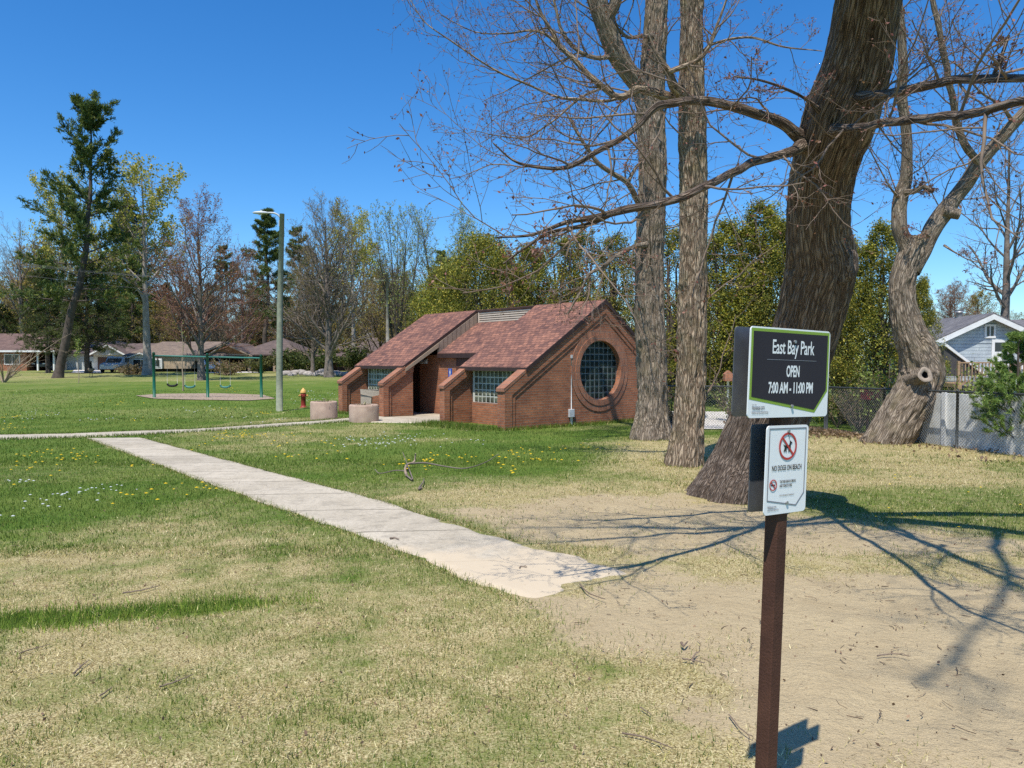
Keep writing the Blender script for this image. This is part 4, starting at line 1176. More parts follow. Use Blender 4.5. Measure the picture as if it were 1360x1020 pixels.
LT = [('trunk', t4, dict(sides=110, step=0.026, amp=0.05, ffreq=16.0, flare=(0.35, 0.25, [(3, 0.4), (4, 1.9)]), seed=34, zs=0.2, lump=0.05, twigs=0)),
      ('limb', t4a, dict(sides=48, step=0.04, amp=0.01, ffreq=12, lump=0.07, twigs=9)), ('limb', t4b, dict(sides=52, step=0.04, amp=0.01, ffreq=12, lump=0.07, twigs=12)), ('limb', t4c, dict(sides=32, step=0.04, amp=0.008, twigs=11)),
      ('limb', b41, dict(sides=20, step=0.03, amp=0.02, twigs=7, label='short broken stub with a spray of twigs')), ('limb', b42, dict(sides=10, twigs=3)), ('limb', b43, dict(sides=10, twigs=5)), ('limb', b44, dict(sides=10, twigs=5)), ('limb', b45, dict(sides=12, twigs=8))]
bent = near_tree('maple_tree', 'crooked grey forked tree with a sawn hollow stub by the chain link fence', LT, 'bark_grey', 'twig', rng, b4, nsub=8, sublen=0.42, ntwig=8, buds=2, budsize=0.04, budcols=BUD + BUDR, lmax=2.0, rmin=0.0036, rcap=0.016)
# sawn hollow stub facing the viewer
c_ = P(1229, 498, Y4 - 0.58); ax_ = nrm(np.array([0.10, -0.97, 0.22]))
e1 = nrm(np.cross(ax_, [0, 0, 1.0])); e2 = np.cross(e1, ax_)
def stub(c, ax, r, ln, hole, parent):
    k = 32; an = np.arange(k) / k * 2 * PI
    e1 = nrm(np.cross(ax, [0, 0, 1.0])); e2 = np.cross(e1, ax)
    wob = 1 + 0.07 * np.cos(3 * an + 1) + 0.04 * np.cos(5 * an)
    def rg(rr_, d): return c + ax * d + rr_ * (np.cos(an)[:, None] * e1 + np.sin(an)[:, None] * e2) * wob[:, None]
    def strip(mb, rings, **kw):
        v = np.vstack(rings); n = len(rings)
        i = (np.arange(n - 1) * k)[:, None]; j = np.arange(k)[None]
        mb.add(v, np.stack([i + j, i + (j + 1) % k, i + k + (j + 1) % k, i + k + j], -1).reshape(-1, 4), smooth=True, bark=v, **kw)
    mb = MB(); strip(mb, [rg(r * 1.35, -ln), rg(r * 1.1, -ln * 0.5), rg(r * 1.04, -0.03), rg(r * 1.06, 0.0)])
    o = mb.build('sawn_stub', M['bark_grey'], parent)
    mb = MB(); strip(mb, [rg(r * 1.05, 0.0), rg(r * 0.96, 0.012), rg(r * 0.75, 0.004)] + ([rg(hole * 1.05, -0.002), rg(hole, -0.02)] if hole else [rg(0.001, 0.0)]))
    mb.build('cut_face', M['wood'], o)
    if hole:
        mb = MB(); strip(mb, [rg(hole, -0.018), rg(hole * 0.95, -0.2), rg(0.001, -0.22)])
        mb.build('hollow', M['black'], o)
stub(c_, ax_, 0.165, 0.45, 0.075, bent)
stub(P(1274, 285, Y4 - 0.2), nrm(np.array([0.88, -0.30, -0.25])), 0.115, 0.34, 0, bent)
# ================================================================== BACKGROUND TREES (prototypes are built once, then copied)
def tree_root(name, label, group=None):
    return thing(name, label, 'tree', (0, 0, 0), 0, group)

def bare_proto(name, seed, H, r, first=0.3, lr=0.55, ang=(0.5, 0.9), up=0.10, n1=14, n2=9, n3=6, leaf=None, leafper=2, leafsize=0.12, twig='twiggrey', bark='bark_far', wob=0.02, t1=0.97, rmin=0.011, lenfall=0.6, n4=0, stems=1):
    rng = np.random.default_rng(seed)
    root = tree_root(name, 'tree')
    tr = MB(); tw = MB(); lf = MB()
    for sidx in range(stems):
        z = np.linspace(-0.3, H, 14)
        dx = np.cumsum(rng.normal(0, wob * H / 13, 14)); dy = np.cumsum(rng.normal(0, wob * H / 13, 14))
        if stems > 1:
            a = sidx * 2.4 + rng.random(); dx += np.cos(a) * z * 0.16; dy += np.sin(a) * z * 0.16
        dx -= dx[0]; dy -= dy[0]
        p0 = np.stack([dx, dy, z], -1)
        r0 = r * np.clip(1 - (z / H) * 0.93, 0.05, 1); r0[0] *= 1.5; r0[1] *= 1.12
        c = catmull(np.concatenate([p0, r0[:, None]], 1), 40)
        k = 14; th = np.arange(k) / k * 2 * PI
        v, f = tubes(c[None, :, :3], c[None, :, 3], 14); tr.add(v, f, smooth=True)
        P0, R0 = c[None, :, :3], c[None, :, 3]
        p1, r1 = grow(rng, P0, R0, n1, first, t1, lr, ang, up, 0.07, 0.55, 10, rmin * 1.5, 0.25, lenfall)
        p2, r2 = grow(rng, p1, r1, n2, 0.2, 0.98, 0.48, (0.45, 0.9), up * 0.8, 0.10, 0.6, 7, rmin, 0.4, 0.45)
        p3, r3 = grow(rng, p2, r2, n3, 0.15, 0.98, 0.52, (0.4, 0.9), up * 0.7, 0.11, 0.7, 5, rmin * 0.75, 0.5, 0.35)
        v, f = tubes(p1, r1, 6); tr.add(v, f, smooth=True)
        for pp, rr, k in ((p2, r2, 4), (p3, r3, 3)):
            v, f = tubes(pp, rr, k); tw.add(v, f, smooth=True)
        if leaf is not None:
            cc, d = pick(rng, p3, leafper, 0.3, 1.0)
            v, f, col = quads(rng, cc, leafsize, leaf, 0.7, 0.1, leafsize * 0.5); lf.add(v, f, col=col)
    tr.build('trunk', M[bark], root, local=True)
    cr = tw.build('crown', M[twig], root, local=True)
    if leaf is not None: lf.build('leaves', M['leaf'], cr, local=True)
    return root

PINEC = [(0.07, 0.115, 0.032), (0.11, 0.15, 0.036), (0.19, 0.21, 0.048), (0.07, 0.11, 0.04)]
HEMC = [(0.05, 0.075, 0.024), (0.07, 0.098, 0.028), (0.125, 0.14, 0.04)]
def pine_proto(name, seed, H, r, first=0.3, spread=0.28, lean=0.0, cols=PINEC, dens=1.0, droop=-0.02, tuft=0.34, upper=0.5, whorls=17, bark='bark_dark', gap=0.0, round_=0.0, trunkleaf=300):
    rng = np.random.default_rng(seed)
    root = tree_root(name, 'pine')
    tr = MB(); lf = MB()
    z = np.linspace(-0.3, H, 16)
    t = np.clip(z / H, 0, 1)
    x = lean * H * (1 - (1 - t) ** 2.2) + np.cumsum(rng.normal(0, 0.004 * H, 16)); x -= x[0]
    y = np.cumsum(rng.normal(0, 0.003 * H, 16)); y -= y[0]
    c = catmull(np.stack([x, y, z, np.maximum(r * (1 - t) ** 0.8, 0.03)], -1), 44)
    c[0, 3] *= 1.45; c[1, 3] *= 1.2
    v, f = tubes(c[None, :, :3], c[None, :, 3], 14); tr.add(v, f, smooth=True)
    # whorls of near-horizontal limbs, each with its own length
    Ps, Rs = [], []
    for wv in np.linspace(first, 0.985 if round_ >= 0 else 0.94, whorls):
        if rng.random() < gap: continue
        h = (wv - first) / (1 - first)
        nb = rng.integers(4, 7)
        a0 = rng.random() * 6.28
        i = wv * 43; i0 = min(int(i), 42)
        st = c[i0, :3] + (c[i0 + 1, :3] - c[i0, :3]) * (i - i0)
        for b in range(nb):
            if rng.random() < gap: continue
            a = a0 + b * 2 * PI / nb + rng.normal(0, 0.25)
            prof = (1 - 0.58 * h) if round_ < 0 else ((1 - h) ** 0.75 * (1 - round_) + round_ * math.sqrt(max(0, 1 - h ** 2.2))) * (0.55 + 0.45 * min(1, h * 5 + 0.4)) + 0.05
            L = H * spread * prof * rng.uniform(0.5, 1.35)
            el = rng.uniform(-0.05, 0.25) + upper * h
            d = np.array([math.cos(a) * math.cos(el), math.sin(a) * math.cos(el), math.sin(el)])
            pts = [st]
            for j in range(8):
                d = nrm(d + np.array([0, 0, droop + 0.05 * (j > 4)]) + rng.normal(0, 0.05, 3))
                pts.append(pts[-1] + d * L / 8)
            Ps.append(pts); Rs.append(np.linspace(max(0.02, c[i0, 3] * 0.30), 0.012, 9))
    p1 = np.array(Ps); r1 = np.array(Rs)
    v, f = tubes(p1, r1, 5); tr.add(v, f, smooth=True)
    p2, r2 = grow(rng, p1, r1, 11, 0.22, 0.99, 0.36, (0.6, 1.0), 0.03, 0.07, 0.6, 4, 0.008, 0.5, 0.55)
    v, f = tubes(p2, r2, 3); tr.add(v, f)
    per = max(1, int(9 * dens))
    for pp, n in ((p2, per), (p1, int(per * 2))):
        cc, d = pick(rng, pp, n, 0.25 if pp is p2 else 0.45, 1.0)
        v, f, col = quads(rng, cc, tuft, cols, 0.14, 0.25, 0.07, d, 0.35)
        lf.add(v, f, col=col)
        v, f, col = quads(rng, cc, tuft * 0.8, cols, 0.22, 0.2, 0.10, d, 0.35)
        lf.add(v, f, col=col)
    if trunkleaf:
        ii = rng.uniform(0.62, 0.99, trunkleaf) * 43
        cc = np.stack([np.interp(ii, np.arange(44), c[:, q]) for q in range(3)], -1) + rng.normal(0, 0.022 * H, (trunkleaf, 3)) * np.array([1, 1, 0.8]) * (1.35 - ii / 43)[:, None]
        v, f, col = quads(rng, cc, tuft * 1.2, cols, 0.2, 0.9, 0.08, None, 0.35); lf.add(v, f, col=col)
    tr.build('trunk', M[bark], root, local=True)
    lf.build('crown', M['needle'], root, local=True)
    return root

CEDC = [(0.30, 0.29, 0.045), (0.38, 0.335, 0.05), (0.20, 0.215, 0.04), (0.44, 0.36, 0.065), (0.11, 0.135, 0.032), (0.16, 0.18, 0.036)]
def cedar_proto(name, seed, H, W, n=9000, cols=CEDC, leaf=0.13, r=0.12, open_=0.0, stems=5, squash=0.8, shape=0.55):
    """upright leafy conifer or shrub: many sprays gathered in clumps round ascending limbs"""
    rng = np.random.default_rng(seed)
    root = tree_root(name, 'cedar')
    tr = MB(); lf = MB()
    ncl = int(240 * (1 - open_))
    h = rng.random(ncl) ** 0.85
    a = rng.random(ncl) * 2 * PI
    prof = np.where(h < 0.25, 0.75 + h, 1.0) * (1 - h ** (1 / shape) * 0.85)
    rad_ = prof * np.sqrt(rng.uniform(0.12, 1.0, ncl)) * W
    cc = np.stack([np.cos(a) * rad_, np.sin(a) * rad_, 0.25 + h * H * 0.97], -1)
    size = W * rng.uniform(0.10, 0.27, ncl) * (0.55 + 0.6 * (1 - h))
    tone = rng.uniform(0.42, 1.35, ncl)
    per = n // ncl
    pts = np.repeat(cc, per, 0) + rng.normal(0, 1, (ncl * per, 3)) * np.repeat(size, per)[:, None] * np.array([1, 1, 1.25]) * 0.55
    v, f, col = quads(rng, pts, leaf, cols, 0.5, 0.5, 0.0, None, 0.35)
    col = col * np.repeat(np.repeat(tone, per), 4)[:, None]
    lf.add(v, f, col=col)
    P0 = []
    for s_ in range(stems):
        aa = rng.random() * 6.28; q = rng.random() * W * 0.35
        P0.append([[q * math.cos(aa) * u + rng.normal(0, 0.04), q * math.sin(aa) * u + rng.normal(0, 0.04), -0.2 + u * (H * rng.uniform(0.75, 0.97))] for u in np.linspace(0, 1, 9)])
    P0 = np.array(P0); R0 = np.repeat(np.linspace(r, 0.02, 9)[None], stems, 0)
    v, f = tubes(P0, R0, 8); tr.add(v, f, smooth=True)
    p1, r1 = grow(rng, P0, R0, 16, 0.1, 0.95, 0.26, (0.5, 0.9), 0.15, 0.08, 0.4, 5, 0.01, 0.4, 0.5)
    v, f = tubes(p1, r1, 4); tr.add(v, f, smooth=True)
    tr.build('trunk', M['bark_dark'], root, local=True)
    lf.build('crown', M['leaf'], root, local=True)
    return root

YEL = [(0.46, 0.42, 0.08), (0.38, 0.36, 0.07), (0.52, 0.46, 0.12), (0.30, 0.31, 0.06)]
LGRN = [(0.30, 0.35, 0.08), (0.22, 0.29, 0.06), (0.36, 0.39, 0.12)]
RUST = [(0.30, 0.14, 0.08), (0.36, 0.18, 0.09), (0.25, 0.12, 0.07), (0.32, 0.22, 0.09)]
OLV = [(0.28, 0.24, 0.05), (0.34, 0.27, 0.06), (0.20, 0.18, 0.04), (0.36, 0.23, 0.07)]
PROTO = {}
PROTO['bare1'] = bare_proto('deciduous_tree', 101, 19, 0.42, 0.30, 0.44, (0.5, 1.0), 0.05, 16, 9, 7, BUD, 1, 0.10, 'twiggrey', 'bark_far')
PROTO['rust'] = bare_proto('deciduous_tree', 102, 16, 0.28, 0.10, 0.52, (0.5, 0.95), 0.075, 36, 12, 8, RUST, 2, 0.12, 'twigred', 'bark_far', lenfall=0.65)
PROTO['oval'] = bare_proto('deciduous_tree', 103, 16, 0.34, 0.12, 0.50, (0.5, 0.9), 0.09, 38, 12, 9, OLV, 2, 0.085, 'twiggrey', 'bark_far', lenfall=0.6)
PROTO['yellow'] = bare_proto('deciduous_tree', 104, 20, 0.38, 0.36, 0.42, (0.55, 1.05), 0.06, 22, 10, 8, YEL, 4, 0.24, 'twiggrey', 'bark_pale')
PROTO['light'] = bare_proto('deciduous_tree', 105, 11, 0.10, 0.22, 0.38, (0.3, 0.6), 0.13, 14, 7, 5, LGRN, 2, 0.10, 'twiggrey', 'bark_dark', stems=5, rmin=0.009)
PROTO['olive'] = bare_proto('deciduous_tree', 106, 13, 0.24, 0.06, 0.52, (0.55, 1.0), 0.06, 30, 10, 7, OLV, 3, 0.19, 'twiggrey', 'bark_dark')
PROTO['pine1'] = pine_proto('pine_tree', 111, 22.5, 0.36, 0.29, 0.205, 0.135, gap=0.18, dens=2.3, droop=0.012, upper=0.95, whorls=16, tuft=0.46, round_=-1, trunkleaf=260)
PROTO['pine2'] = pine_proto('pine_tree', 112, 19, 0.30, 0.36, 0.17, 0.0, gap=0.14, round_=0.55, whorls=15, upper=0.6, dens=2.2, tuft=0.40)
PROTO['pine3'] = pine_proto('pine_tree', 113, 18, 0.30, 0.28, 0.17, 0.02, gap=0.14, round_=0.5, whorls=17, dens=2.2, tuft=0.40)
PROTO['hemlock'] = pine_proto('hemlock_tree', 114, 14, 0.3, 0.24, 0.30, 0.0, cols=HEMC, dens=1.7, droop=-0.05, upper=0.3, whorls=24, tuft=0.3)
PROTO['cedar1'] = cedar_proto('cedar_tree', 121, 6.0, 1.9, 36000, leaf=0.075)
PROTO['cedar2'] = cedar_proto('cedar_tree', 122, 6.6, 1.5, 30000, leaf=0.07, shape=0.7)
PROTO['cedar3'] = cedar_proto('cedar_tree', 123, 6.2, 1.7, 16000, leaf=0.08, open_=0.35, cols=CEDC + [(0.26, 0.17, 0.05)])
PROTO['round'] = cedar_proto('cedar_tree', 124, 6.0, 3.2, 60000, leaf=0.085, shape=0.4, stems=7)
_used = set()
def put(kind, px, py, H=None, label=None, group=None, rz=None, Y=None, wide=1.0, rng=np.random.default_rng(5)):
    """place a copy with its foot on the ground at photo pixel (or at depth Y)"""
    root = PROTO[kind]
    if Y is None:
        b = G(px, py)
    else:
        x = (px - 680) / F * Y; b = np.array([x, Y, gzf(x, Y)])
    if H is None: s = 1.0
    else:
        s = H / HT[kind]
    rz = rng.random() * 6.28 if rz is None else rz
    sc = (s * wide, s * wide, s)
    if kind in _used:
        o = copy_tree(root, b, rz, sc, label, group)
    else:
        _used.add(kind); o = root
        o.location = tuple(b); o.rotation_euler = (0, 0, rz); o.scale = sc
        o['label'] = label
        if group: o['group'] = group
    return o
HT = dict(bare1=19, rust=16, oval=16, yellow=20, light=11, olive=13, pine1=22.5, pine2=19, pine3=18, hemlock=14, cedar1=6, cedar2=6.6, cedar3=6.2, round=6)

def hh(py_top, Y):
    """height of something whose top shows at py_top when it stands at depth Y"""
    d = ray(680, py_top)
    return CAMZ + d[2] * Y / d[1] - gzf(0, Y)

# --- left skyline, one by one
put('pine1', 76, 502, 23.0, 'tall dark white pine with a leaning trunk, the highest tree at the left', rz=0.15)
put('bare1', 30, 487, hh(245, 75), 'bare grey branching tree at the left edge beside the red roofed house')
put('yellow', 84, 492, hh(215, 72), 'thin tree with pale yellow leaf haze just behind the leaning pine', wide=0.75)
put('yellow', 196, 498, hh(205, 62), 'pale trunked tree with a bright yellow budding top right of the leaning pine', rz=2.0, wide=1.1)
put('hemlock', 172, 485, hh(200, 92), 'dark spire topped conifer behind the yellow budding tree', wide=0.9)
put('hemlock', 116, 0, hh(345, 75), 'low dark hemlock shading the driveway behind the leaning pine', wide=1.15, Y=75)
put('hemlock', 64, 0, hh(345, 77), 'dark hemlock between the bare tree and the leaning pine', wide=0.95, Y=77)
put('hemlock', 222, 484, hh(345, 95), 'dark hemlock standing behind the tan house')
put('rust', 268, 505, hh(268, 55), 'reddish brown budding tree behind the swing set', wide=1.15)
put('pine2', 300, 484, hh(285, 98), 'pine rising behind the rust coloured tree')
put('pine3', 352, 488, hh(248, 88), 'tall pine showing just left of the lamp post', rz=1.0)
put('pine2', 398, 484, hh(258, 100), 'broad topped pine just right of the lamp post')
put('oval', 437, 501, hh(262, 57), 'grey brown oval crowned tree left of the restroom', wide=1.2)
put('oval', 415, 498, hh(330, 62), 'smaller grey tree close behind the oval crowned one', wide=0.8)
put('rust', 322, 490, hh(330, 80), 'small rusty tree in front of the gabled brown house', wide=0.9)
put('yellow', 470, 488, hh(262, 85), 'yellow green tree behind the oval crowned grey one', wide=0.95)
put('light', 530, 500, hh(228, 48), 'tall thin stemmed tree in light new leaf above the left roof end', rz=0.4)
put('light', 590, 500, hh(222, 46), 'cluster of upright light leaved stems above the middle of the roof', rz=2.4)
put('olive', 505, 495, hh(345, 60), 'olive green bushy tree behind the left end of the restroom')
put('olive', 545, 495, hh(365, 56), 'low olive tree crossing the utility pole', wide=1.1)
# --- behind the restroom
put('round', 640, 0, hh(322, 36), 'dense yellow green rounded cedar directly behind the restroom roof', Y=36, wide=0.9)
put('round', 592, 0, hh(362, 39), 'lower rounded cedar at the left of the dense one behind the roof', Y=39, wide=0.8)
put('cedar1', 706, 0, hh(332, 37), 'cedar behind the clerestory louvres', Y=37, wide=1.0)
put('cedar3', 742, 0, hh(312, 38), 'thin leaved cedar left of the roof peak', Y=38, wide=1.0)
put('cedar3', 778, 0, hh(308, 39), 'thin leaved cedar right above the roof peak', Y=39, rz=1.3)
put('cedar3', 815, 0, hh(312, 38), 'thin leaved cedar next to the grey barked trunk', Y=38, rz=2.9)
put('cedar1', 668, 0, hh(345, 43), 'cedar seen between the dense rounded one and the louvres', Y=43, wide=1.2)
put('cedar3', 852, 0, hh(320, 40), 'thin leaved cedar hidden mostly by the grey barked trunk', Y=40, rz=4.2, wide=1.1)
put('cedar3', 890, 0, hh(300, 36), 'cedar in the gap between the two straight trunks', Y=36, rz=5.2)
put('cedar2', 962, 0, hh(296, 33), 'tall yellow green cedar left of the park sign', Y=33, wide=1.45)
put('cedar2', 1010, 0, hh(272, 32), 'tall cedar hard against the big leaning trunk on its left', Y=32, rz=2.0, wide=1.4)
put('cedar3', 935, 0, hh(330, 37), 'loose cedar right of the flaking bark tree', Y=37, rz=0.5)
put('cedar1', 1040, 0, hh(300, 31), 'cedar hidden mostly behind the big leaning trunk', Y=31, rz=3.0)
put('cedar1', 1122, 0, hh(318, 22.5), 'yellow green cedar showing just right of the park sign', Y=23.5, rz=1.0, wide=0.95)
put('cedar2', 1168, 0, hh(290, 21.5), 'tall dark green cedar behind the crooked forked tree', Y=22.5, rz=2.2, wide=1.15)
put('cedar1', 1222, 0, hh(372, 22), 'cedar right of the crooked trunk reaching toward the blue house', Y=22.5, rz=0.3, wide=0.62)
# --- far right
put('bare1', 1333, 0, hh(190, 46), 'big bare tree towering behind the blue house', Y=46, rz=0.8, wide=1.0)
put('rust', 1262, 0, hh(392, 60), 'rounded reddish tree left of the blue house gable', Y=60, wide=1.6)
# --- wood filling the horizon behind the houses
rg = np.random.default_rng(77)
far_kinds = ['olive', 'bare1', 'rust', 'olive', 'hemlock', 'oval', 'pine3', 'olive']
G1 = 'trees of the far wood behind the houses'
k = 0
for px in range(-60, 640, 17):
    kd = far_kinds[k % len(far_kinds)]; k += 1
    Yd = rg.uniform(104, 128)
    put(kd, px + rg.uniform(-9, 9), 0, hh(rg.uniform(330, 415), Yd), {'olive': 'hazy olive tree among others in the far wood behind the houses', 'bare1': 'bare grey tree among others in the far wood behind the houses', 'rust': 'rusty budding tree among others in the far wood behind the houses', 'hemlock': 'dark conifer among others in the far wood behind the houses', 'oval': 'grey brown tree among others in the far wood behind the houses', 'pine3': 'dark pine among others in the far wood behind the houses'}[kd], G1 + ', ' + kd.rstrip('123').replace('oval', 'grey brown').replace('rust', 'rusty').replace('bare', 'bare grey') + ' ones', Y=Yd, wide=1.25)
for px in range(-70, 660, 21):
    kd = ['olive', 'hemlock', 'olive', 'rust'][k % 4]; k += 1
    Yd = rg.uniform(132, 150)
    put(kd, px + rg.uniform(-9, 9), 0, hh(rg.uniform(405, 440), Yd), {'olive': 'hazy olive tree among others in the far wood behind the houses', 'rust': 'rusty budding tree among others in the far wood behind the houses', 'hemlock': 'dark conifer among others in the far wood behind the houses'}[kd], G1 + ', ' + {'olive': 'olive', 'rust': 'rusty', 'hemlock': 'hemlock'}[kd] + ' ones', Y=Yd, wide=2.0)
for px in range(700, 1420, 40):
    kd = ['olive', 'oval', 'olive', 'rust'][k % 4]; k += 1
    Yd = rg.uniform(70, 95)
    put(kd, px + rg.uniform(-9, 9), 0, hh(rg.uniform(385, 425), Yd), {'olive': 'low olive tree in the distance behind restroom and cedars', 'oval': 'low grey brown tree in the distance behind restroom and cedars', 'rust': 'low rusty tree in the distance behind restroom and cedars'}[kd], 'distant low trees behind the cedars, ' + {'olive': 'olive', 'oval': 'grey brown', 'rust': 'rusty'}[kd] + ' ones', Y=Yd, wide=1.2)
# ================================================================== HOUSES ALONG THE STREET
def frame_window(parent, x0, x1, z0, z1, y, out=-1, mat_='white'):
    """window on a wall plane y (facing -y if out=-1) in the parent's local space"""
    t = 0.09
    mb = MB()
    mb.prism([(x0 - t, z0 - t), (x1 + t, z0 - t), (x1 + t, z1 + t), (x0 - t, z1 + t)], 'y', y + out * 0.05, y - out * 0.02, [[(x0, z0), (x1, z0), (x1, z1), (x0, z1)]])
    xm = (x0 + x1) / 2
    mb.box(xm - 0.025, xm + 0.025, min(y, y + out * 0.035), max(y, y + out * 0.035), z0, z1)
    w_ = mb.build('window', M[mat_], parent, local=True)
    mb = MB(); mb.box(x0, x1, y + out * 0.004 - 0.003, y + out * 0.004 + 0.003, z0, z1)
    mb.build('pane', M['darkglass'], w_, local=True)

def wallbox(mb, x0, x1, y0, y1, z0, z1):
    mb.box(x0, x1, y0, y1, z0, z1)

def hip_roof(mb, x0, x1, y0, y1, z0, h, inset, ov=0.5):
    x0 -= ov; x1 += ov; y0 -= ov; y1 += ov
    ym = (y0 + y1) / 2
    v = [(x0, y0, z0), (x1, y0, z0), (x1, y1, z0), (x0, y1, z0), (x0 + inset, ym, z0 + h), (x1 - inset, ym, z0 + h),
         (x0, y0, z0 - 0.18), (x1, y0, z0 - 0.18), (x1, y1, z0 - 0.18), (x0, y1, z0 - 0.18)]
    mb.add(v, [[0, 1, 5, 4], [1, 2, 5], [2, 3, 4, 5], [3, 0, 4], [6, 7, 1, 0], [7, 8, 2, 1], [8, 9, 3, 2], [9, 6, 0, 3], [9, 8, 7, 6]])

def gable_front(parent, x0, x1, y, z0, h, depth, wall, roof, trim='white', ov=0.35, name='gable'):
    """front-facing gable on plane y running back by depth"""
    xm = (x0 + x1) / 2
    mb = MB(); mb.prism([(x0, z0), (x1, z0), (xm, z0 + h)], 'y', y, y + 0.15)
    g = mb.build(name, M[wall], parent, local=True, uv=True)
    sl = h / (xm - x0)
    mb = MB()
    for sg in (-1, 1):
        xe = xm + sg * (xm - x0 + ov); ze = z0 - ov * sl
        poly = [(xm, z0 + h + 0.02), (xe, ze + 0.02), (xe, ze + 0.16), (xm, z0 + h + 0.18)]
        mb.prism(poly, 'y', y - ov, y + depth)
    mb.build(name + '_roof', M[roof], parent, local=True, uv=True)
    mb = MB()
    for sg in (-1, 1):
        xe = xm + sg * (xm - x0 + ov); ze = z0 - ov * sl
        mb.prism([(xm, z0 + h - 0.14), (xe, ze - 0.14), (xe, ze + 0.10), (xm, z0 + h + 0.10)], 'y', y - ov - 0.05, y - ov - 0.003)
    mb.build(name + '_trim', M[trim], parent, local=True)
    return g

def at_px(px, Y):
    x = (px - 680) / F * Y
    return (x, Y, gzf(x, Y))

# red roofed brick house at the far left
L = at_px(0, 84)
h1 = thing('brick_house', 'long low house with a reddish roof and dark carport at the left edge', 'house', L)
mb = MB(); mb.box(-9, 3.0, 0, 8, -0.6, 2.6); mb.build('wall', M['brick'], h1, local=True, uv=True)
mb = MB(); hip_roof(mb, -9, 6.0, 0, 8, 2.65, 2.4, 3.5); mb.build('roof', M['roofred'], h1, local=True, uv=True)
mb = MB(); mb.box(-9.6, 6.5, -0.62, -0.52, 2.44, 2.68); mb.build('fascia', M['white'], h1, local=True)
frame_window(h1, -2.5, -0.8, 0.9, 2.1, 0); frame_window(h1, 0.6, 2.2, 0.9, 2.1, 0)
mb = MB(); mb.box(3.0, 6.2, 7.6, 8, -0.6, 2.6); mb.build('carport_wall', M['doordark'], h1, local=True)
for xx in (4.2, 6.0):
    mb = MB(); mb.box(xx - 0.08, xx + 0.08, 0.0, 0.16, -0.6, 2.5); mb.build('post', M['white'], h1, local=True)
# pale garage house
L = at_px(118, 87)
h2 = thing('house', 'pale sided garage with a wide grey door behind the hemlock', 'house', L)
mb = MB(); mb.box(-3, 4, 0, 7, -0.6, 2.7); mb.build('wall', M['whitesiding'], h2, local=True, uv=True)
mb = MB(); hip_roof(mb, -3, 4, 0, 7, 2.75, 2.0, 2.5); mb.build('roof', M['roofbrown'], h2, local=True, uv=True)
mb = MB(); mb.box(-2.4, 0.8, -0.04, 0.0, -0.5, 2.1); mb.build('garage_door', M['lampgrey'], h2, local=True)
# white gabled house with car
L = at_px(164, 86)
h3 = thing('house', 'white trimmed gabled house behind the silver car', 'house', L)
mb = MB(); mb.box(-3.4, 5, 0, 7, -0.6, 2.5); mb.build('wall', M['whitesiding'], h3, local=True, uv=True)
mb = MB(); hip_roof(mb, -3.4, 5, 0, 7, 2.55, 1.7, 3.0); mb.build('roof', M['roofbrown'], h3, local=True, uv=True)
gable_front(h3, -3.4, 0.7, -0.6, 2.35, 1.5, 4, 'whitesiding', 'roofbrown')
gable_front(h3, 2.2, 4.6, -0.4, 2.4, 1.1, 3, 'whitesiding', 'roofbrown')
mb = MB(); mb.box(-2.9, 0.2, -0.05, -0.0, -0.5, 2.0); mb.build('garage_door', M['doordark'], h3, local=True)
frame_window(h3, 2.6, 3.8, 0.8, 2.0, 0)
# tan house on a dark raised base
L = at_px(217, 80)
h4 = thing('house', 'tan roofed house with a white bay window above a dark base wall', 'house', L)
mb = MB(); mb.box(-3.4, 3.2, 0, 8, 0.55, 3.0); mb.build('wall', M['tansiding'], h4, local=True, uv=True)
mb = MB(); mb.box(-2.9, 3.0, 0.1, 7.9, -0.8, 0.54); mb.build('base_wall', M['black'], h4, local=True)
mb = MB(); hip_roof(mb, -3.6, 6.4, 0, 8, 2.9, 2.6, 2.2); mb.build('roof', M['rooftan'], h4, local=True, uv=True)
mb = MB(); mb.prism([(-3.6, 0.56), (3.0, 0.56), (3.7, 2.7), (-3.6, 2.7)], 'y', -0.25, -0.003); mb.build('front_panel', M['tansiding'], h4, local=True, uv=True)
mb = MB(); mb.box(-3.5, 0.1, -0.55, -0.26, 0.56, 2.35); mb.build('bay', M['white'], h4, local=True)
gable_front(h4, -3.5, -0.6, -0.56, 2.4, 0.9, 2, 'white', 'rooftan')
frame_window(h4, -2.9, -1.3, 0.9, 2.1, -0.552); frame_window(h4, -0.9, -0.1, 0.9, 2.1, -0.552)
# low brown house with a shingled gable and open carport
L = at_px(322, 81)
h5 = thing('house', 'brown roofed ranch house with a cedar shingle gable and open carport behind the swing set', 'house', L)
mb = MB(); mb.box(-3.0, 9.5, 3, 10, -0.6, 2.6); mb.box(-4.2, -3.9, 2, 9, -0.6, 2.6); mb.build('wall', M['doordark'], h5, local=True)
mb = MB(); hip_roof(mb, -0.5, 6.0, 0.0, 10, 2.65, 2.7, 3.6); hip_roof(mb, 5, 12.5, 2.0, 10, 2.45, 1.6, 3.0); mb.build('roof', M['roofbrown'], h5, local=True, uv=True)
gable_front(h5, -4.0, 0.9, -0.6, 2.75, 1.55, 7, 'shake', 'roofbrown', 'tan', 0.6)
gable_front(h5, 4.6, 7.2, -0.5, 2.5, 0.95, 3, 'shake', 'roofbrown', 'tan')
mb = MB(); mb.box(-4.3, 1.2, -0.62, -0.45, 2.45, 2.73); mb.build('beam', M['tan'], h5, local=True)
for xx in (-3.9, 0.9, 3.6, 7.0):
    mb = MB(); mb.box(xx - 0.14, xx + 0.14, -0.5, -0.25, -0.6, 2.45); mb.build('post', M['tan' if xx > -1 else 'white'], h5, local=True)
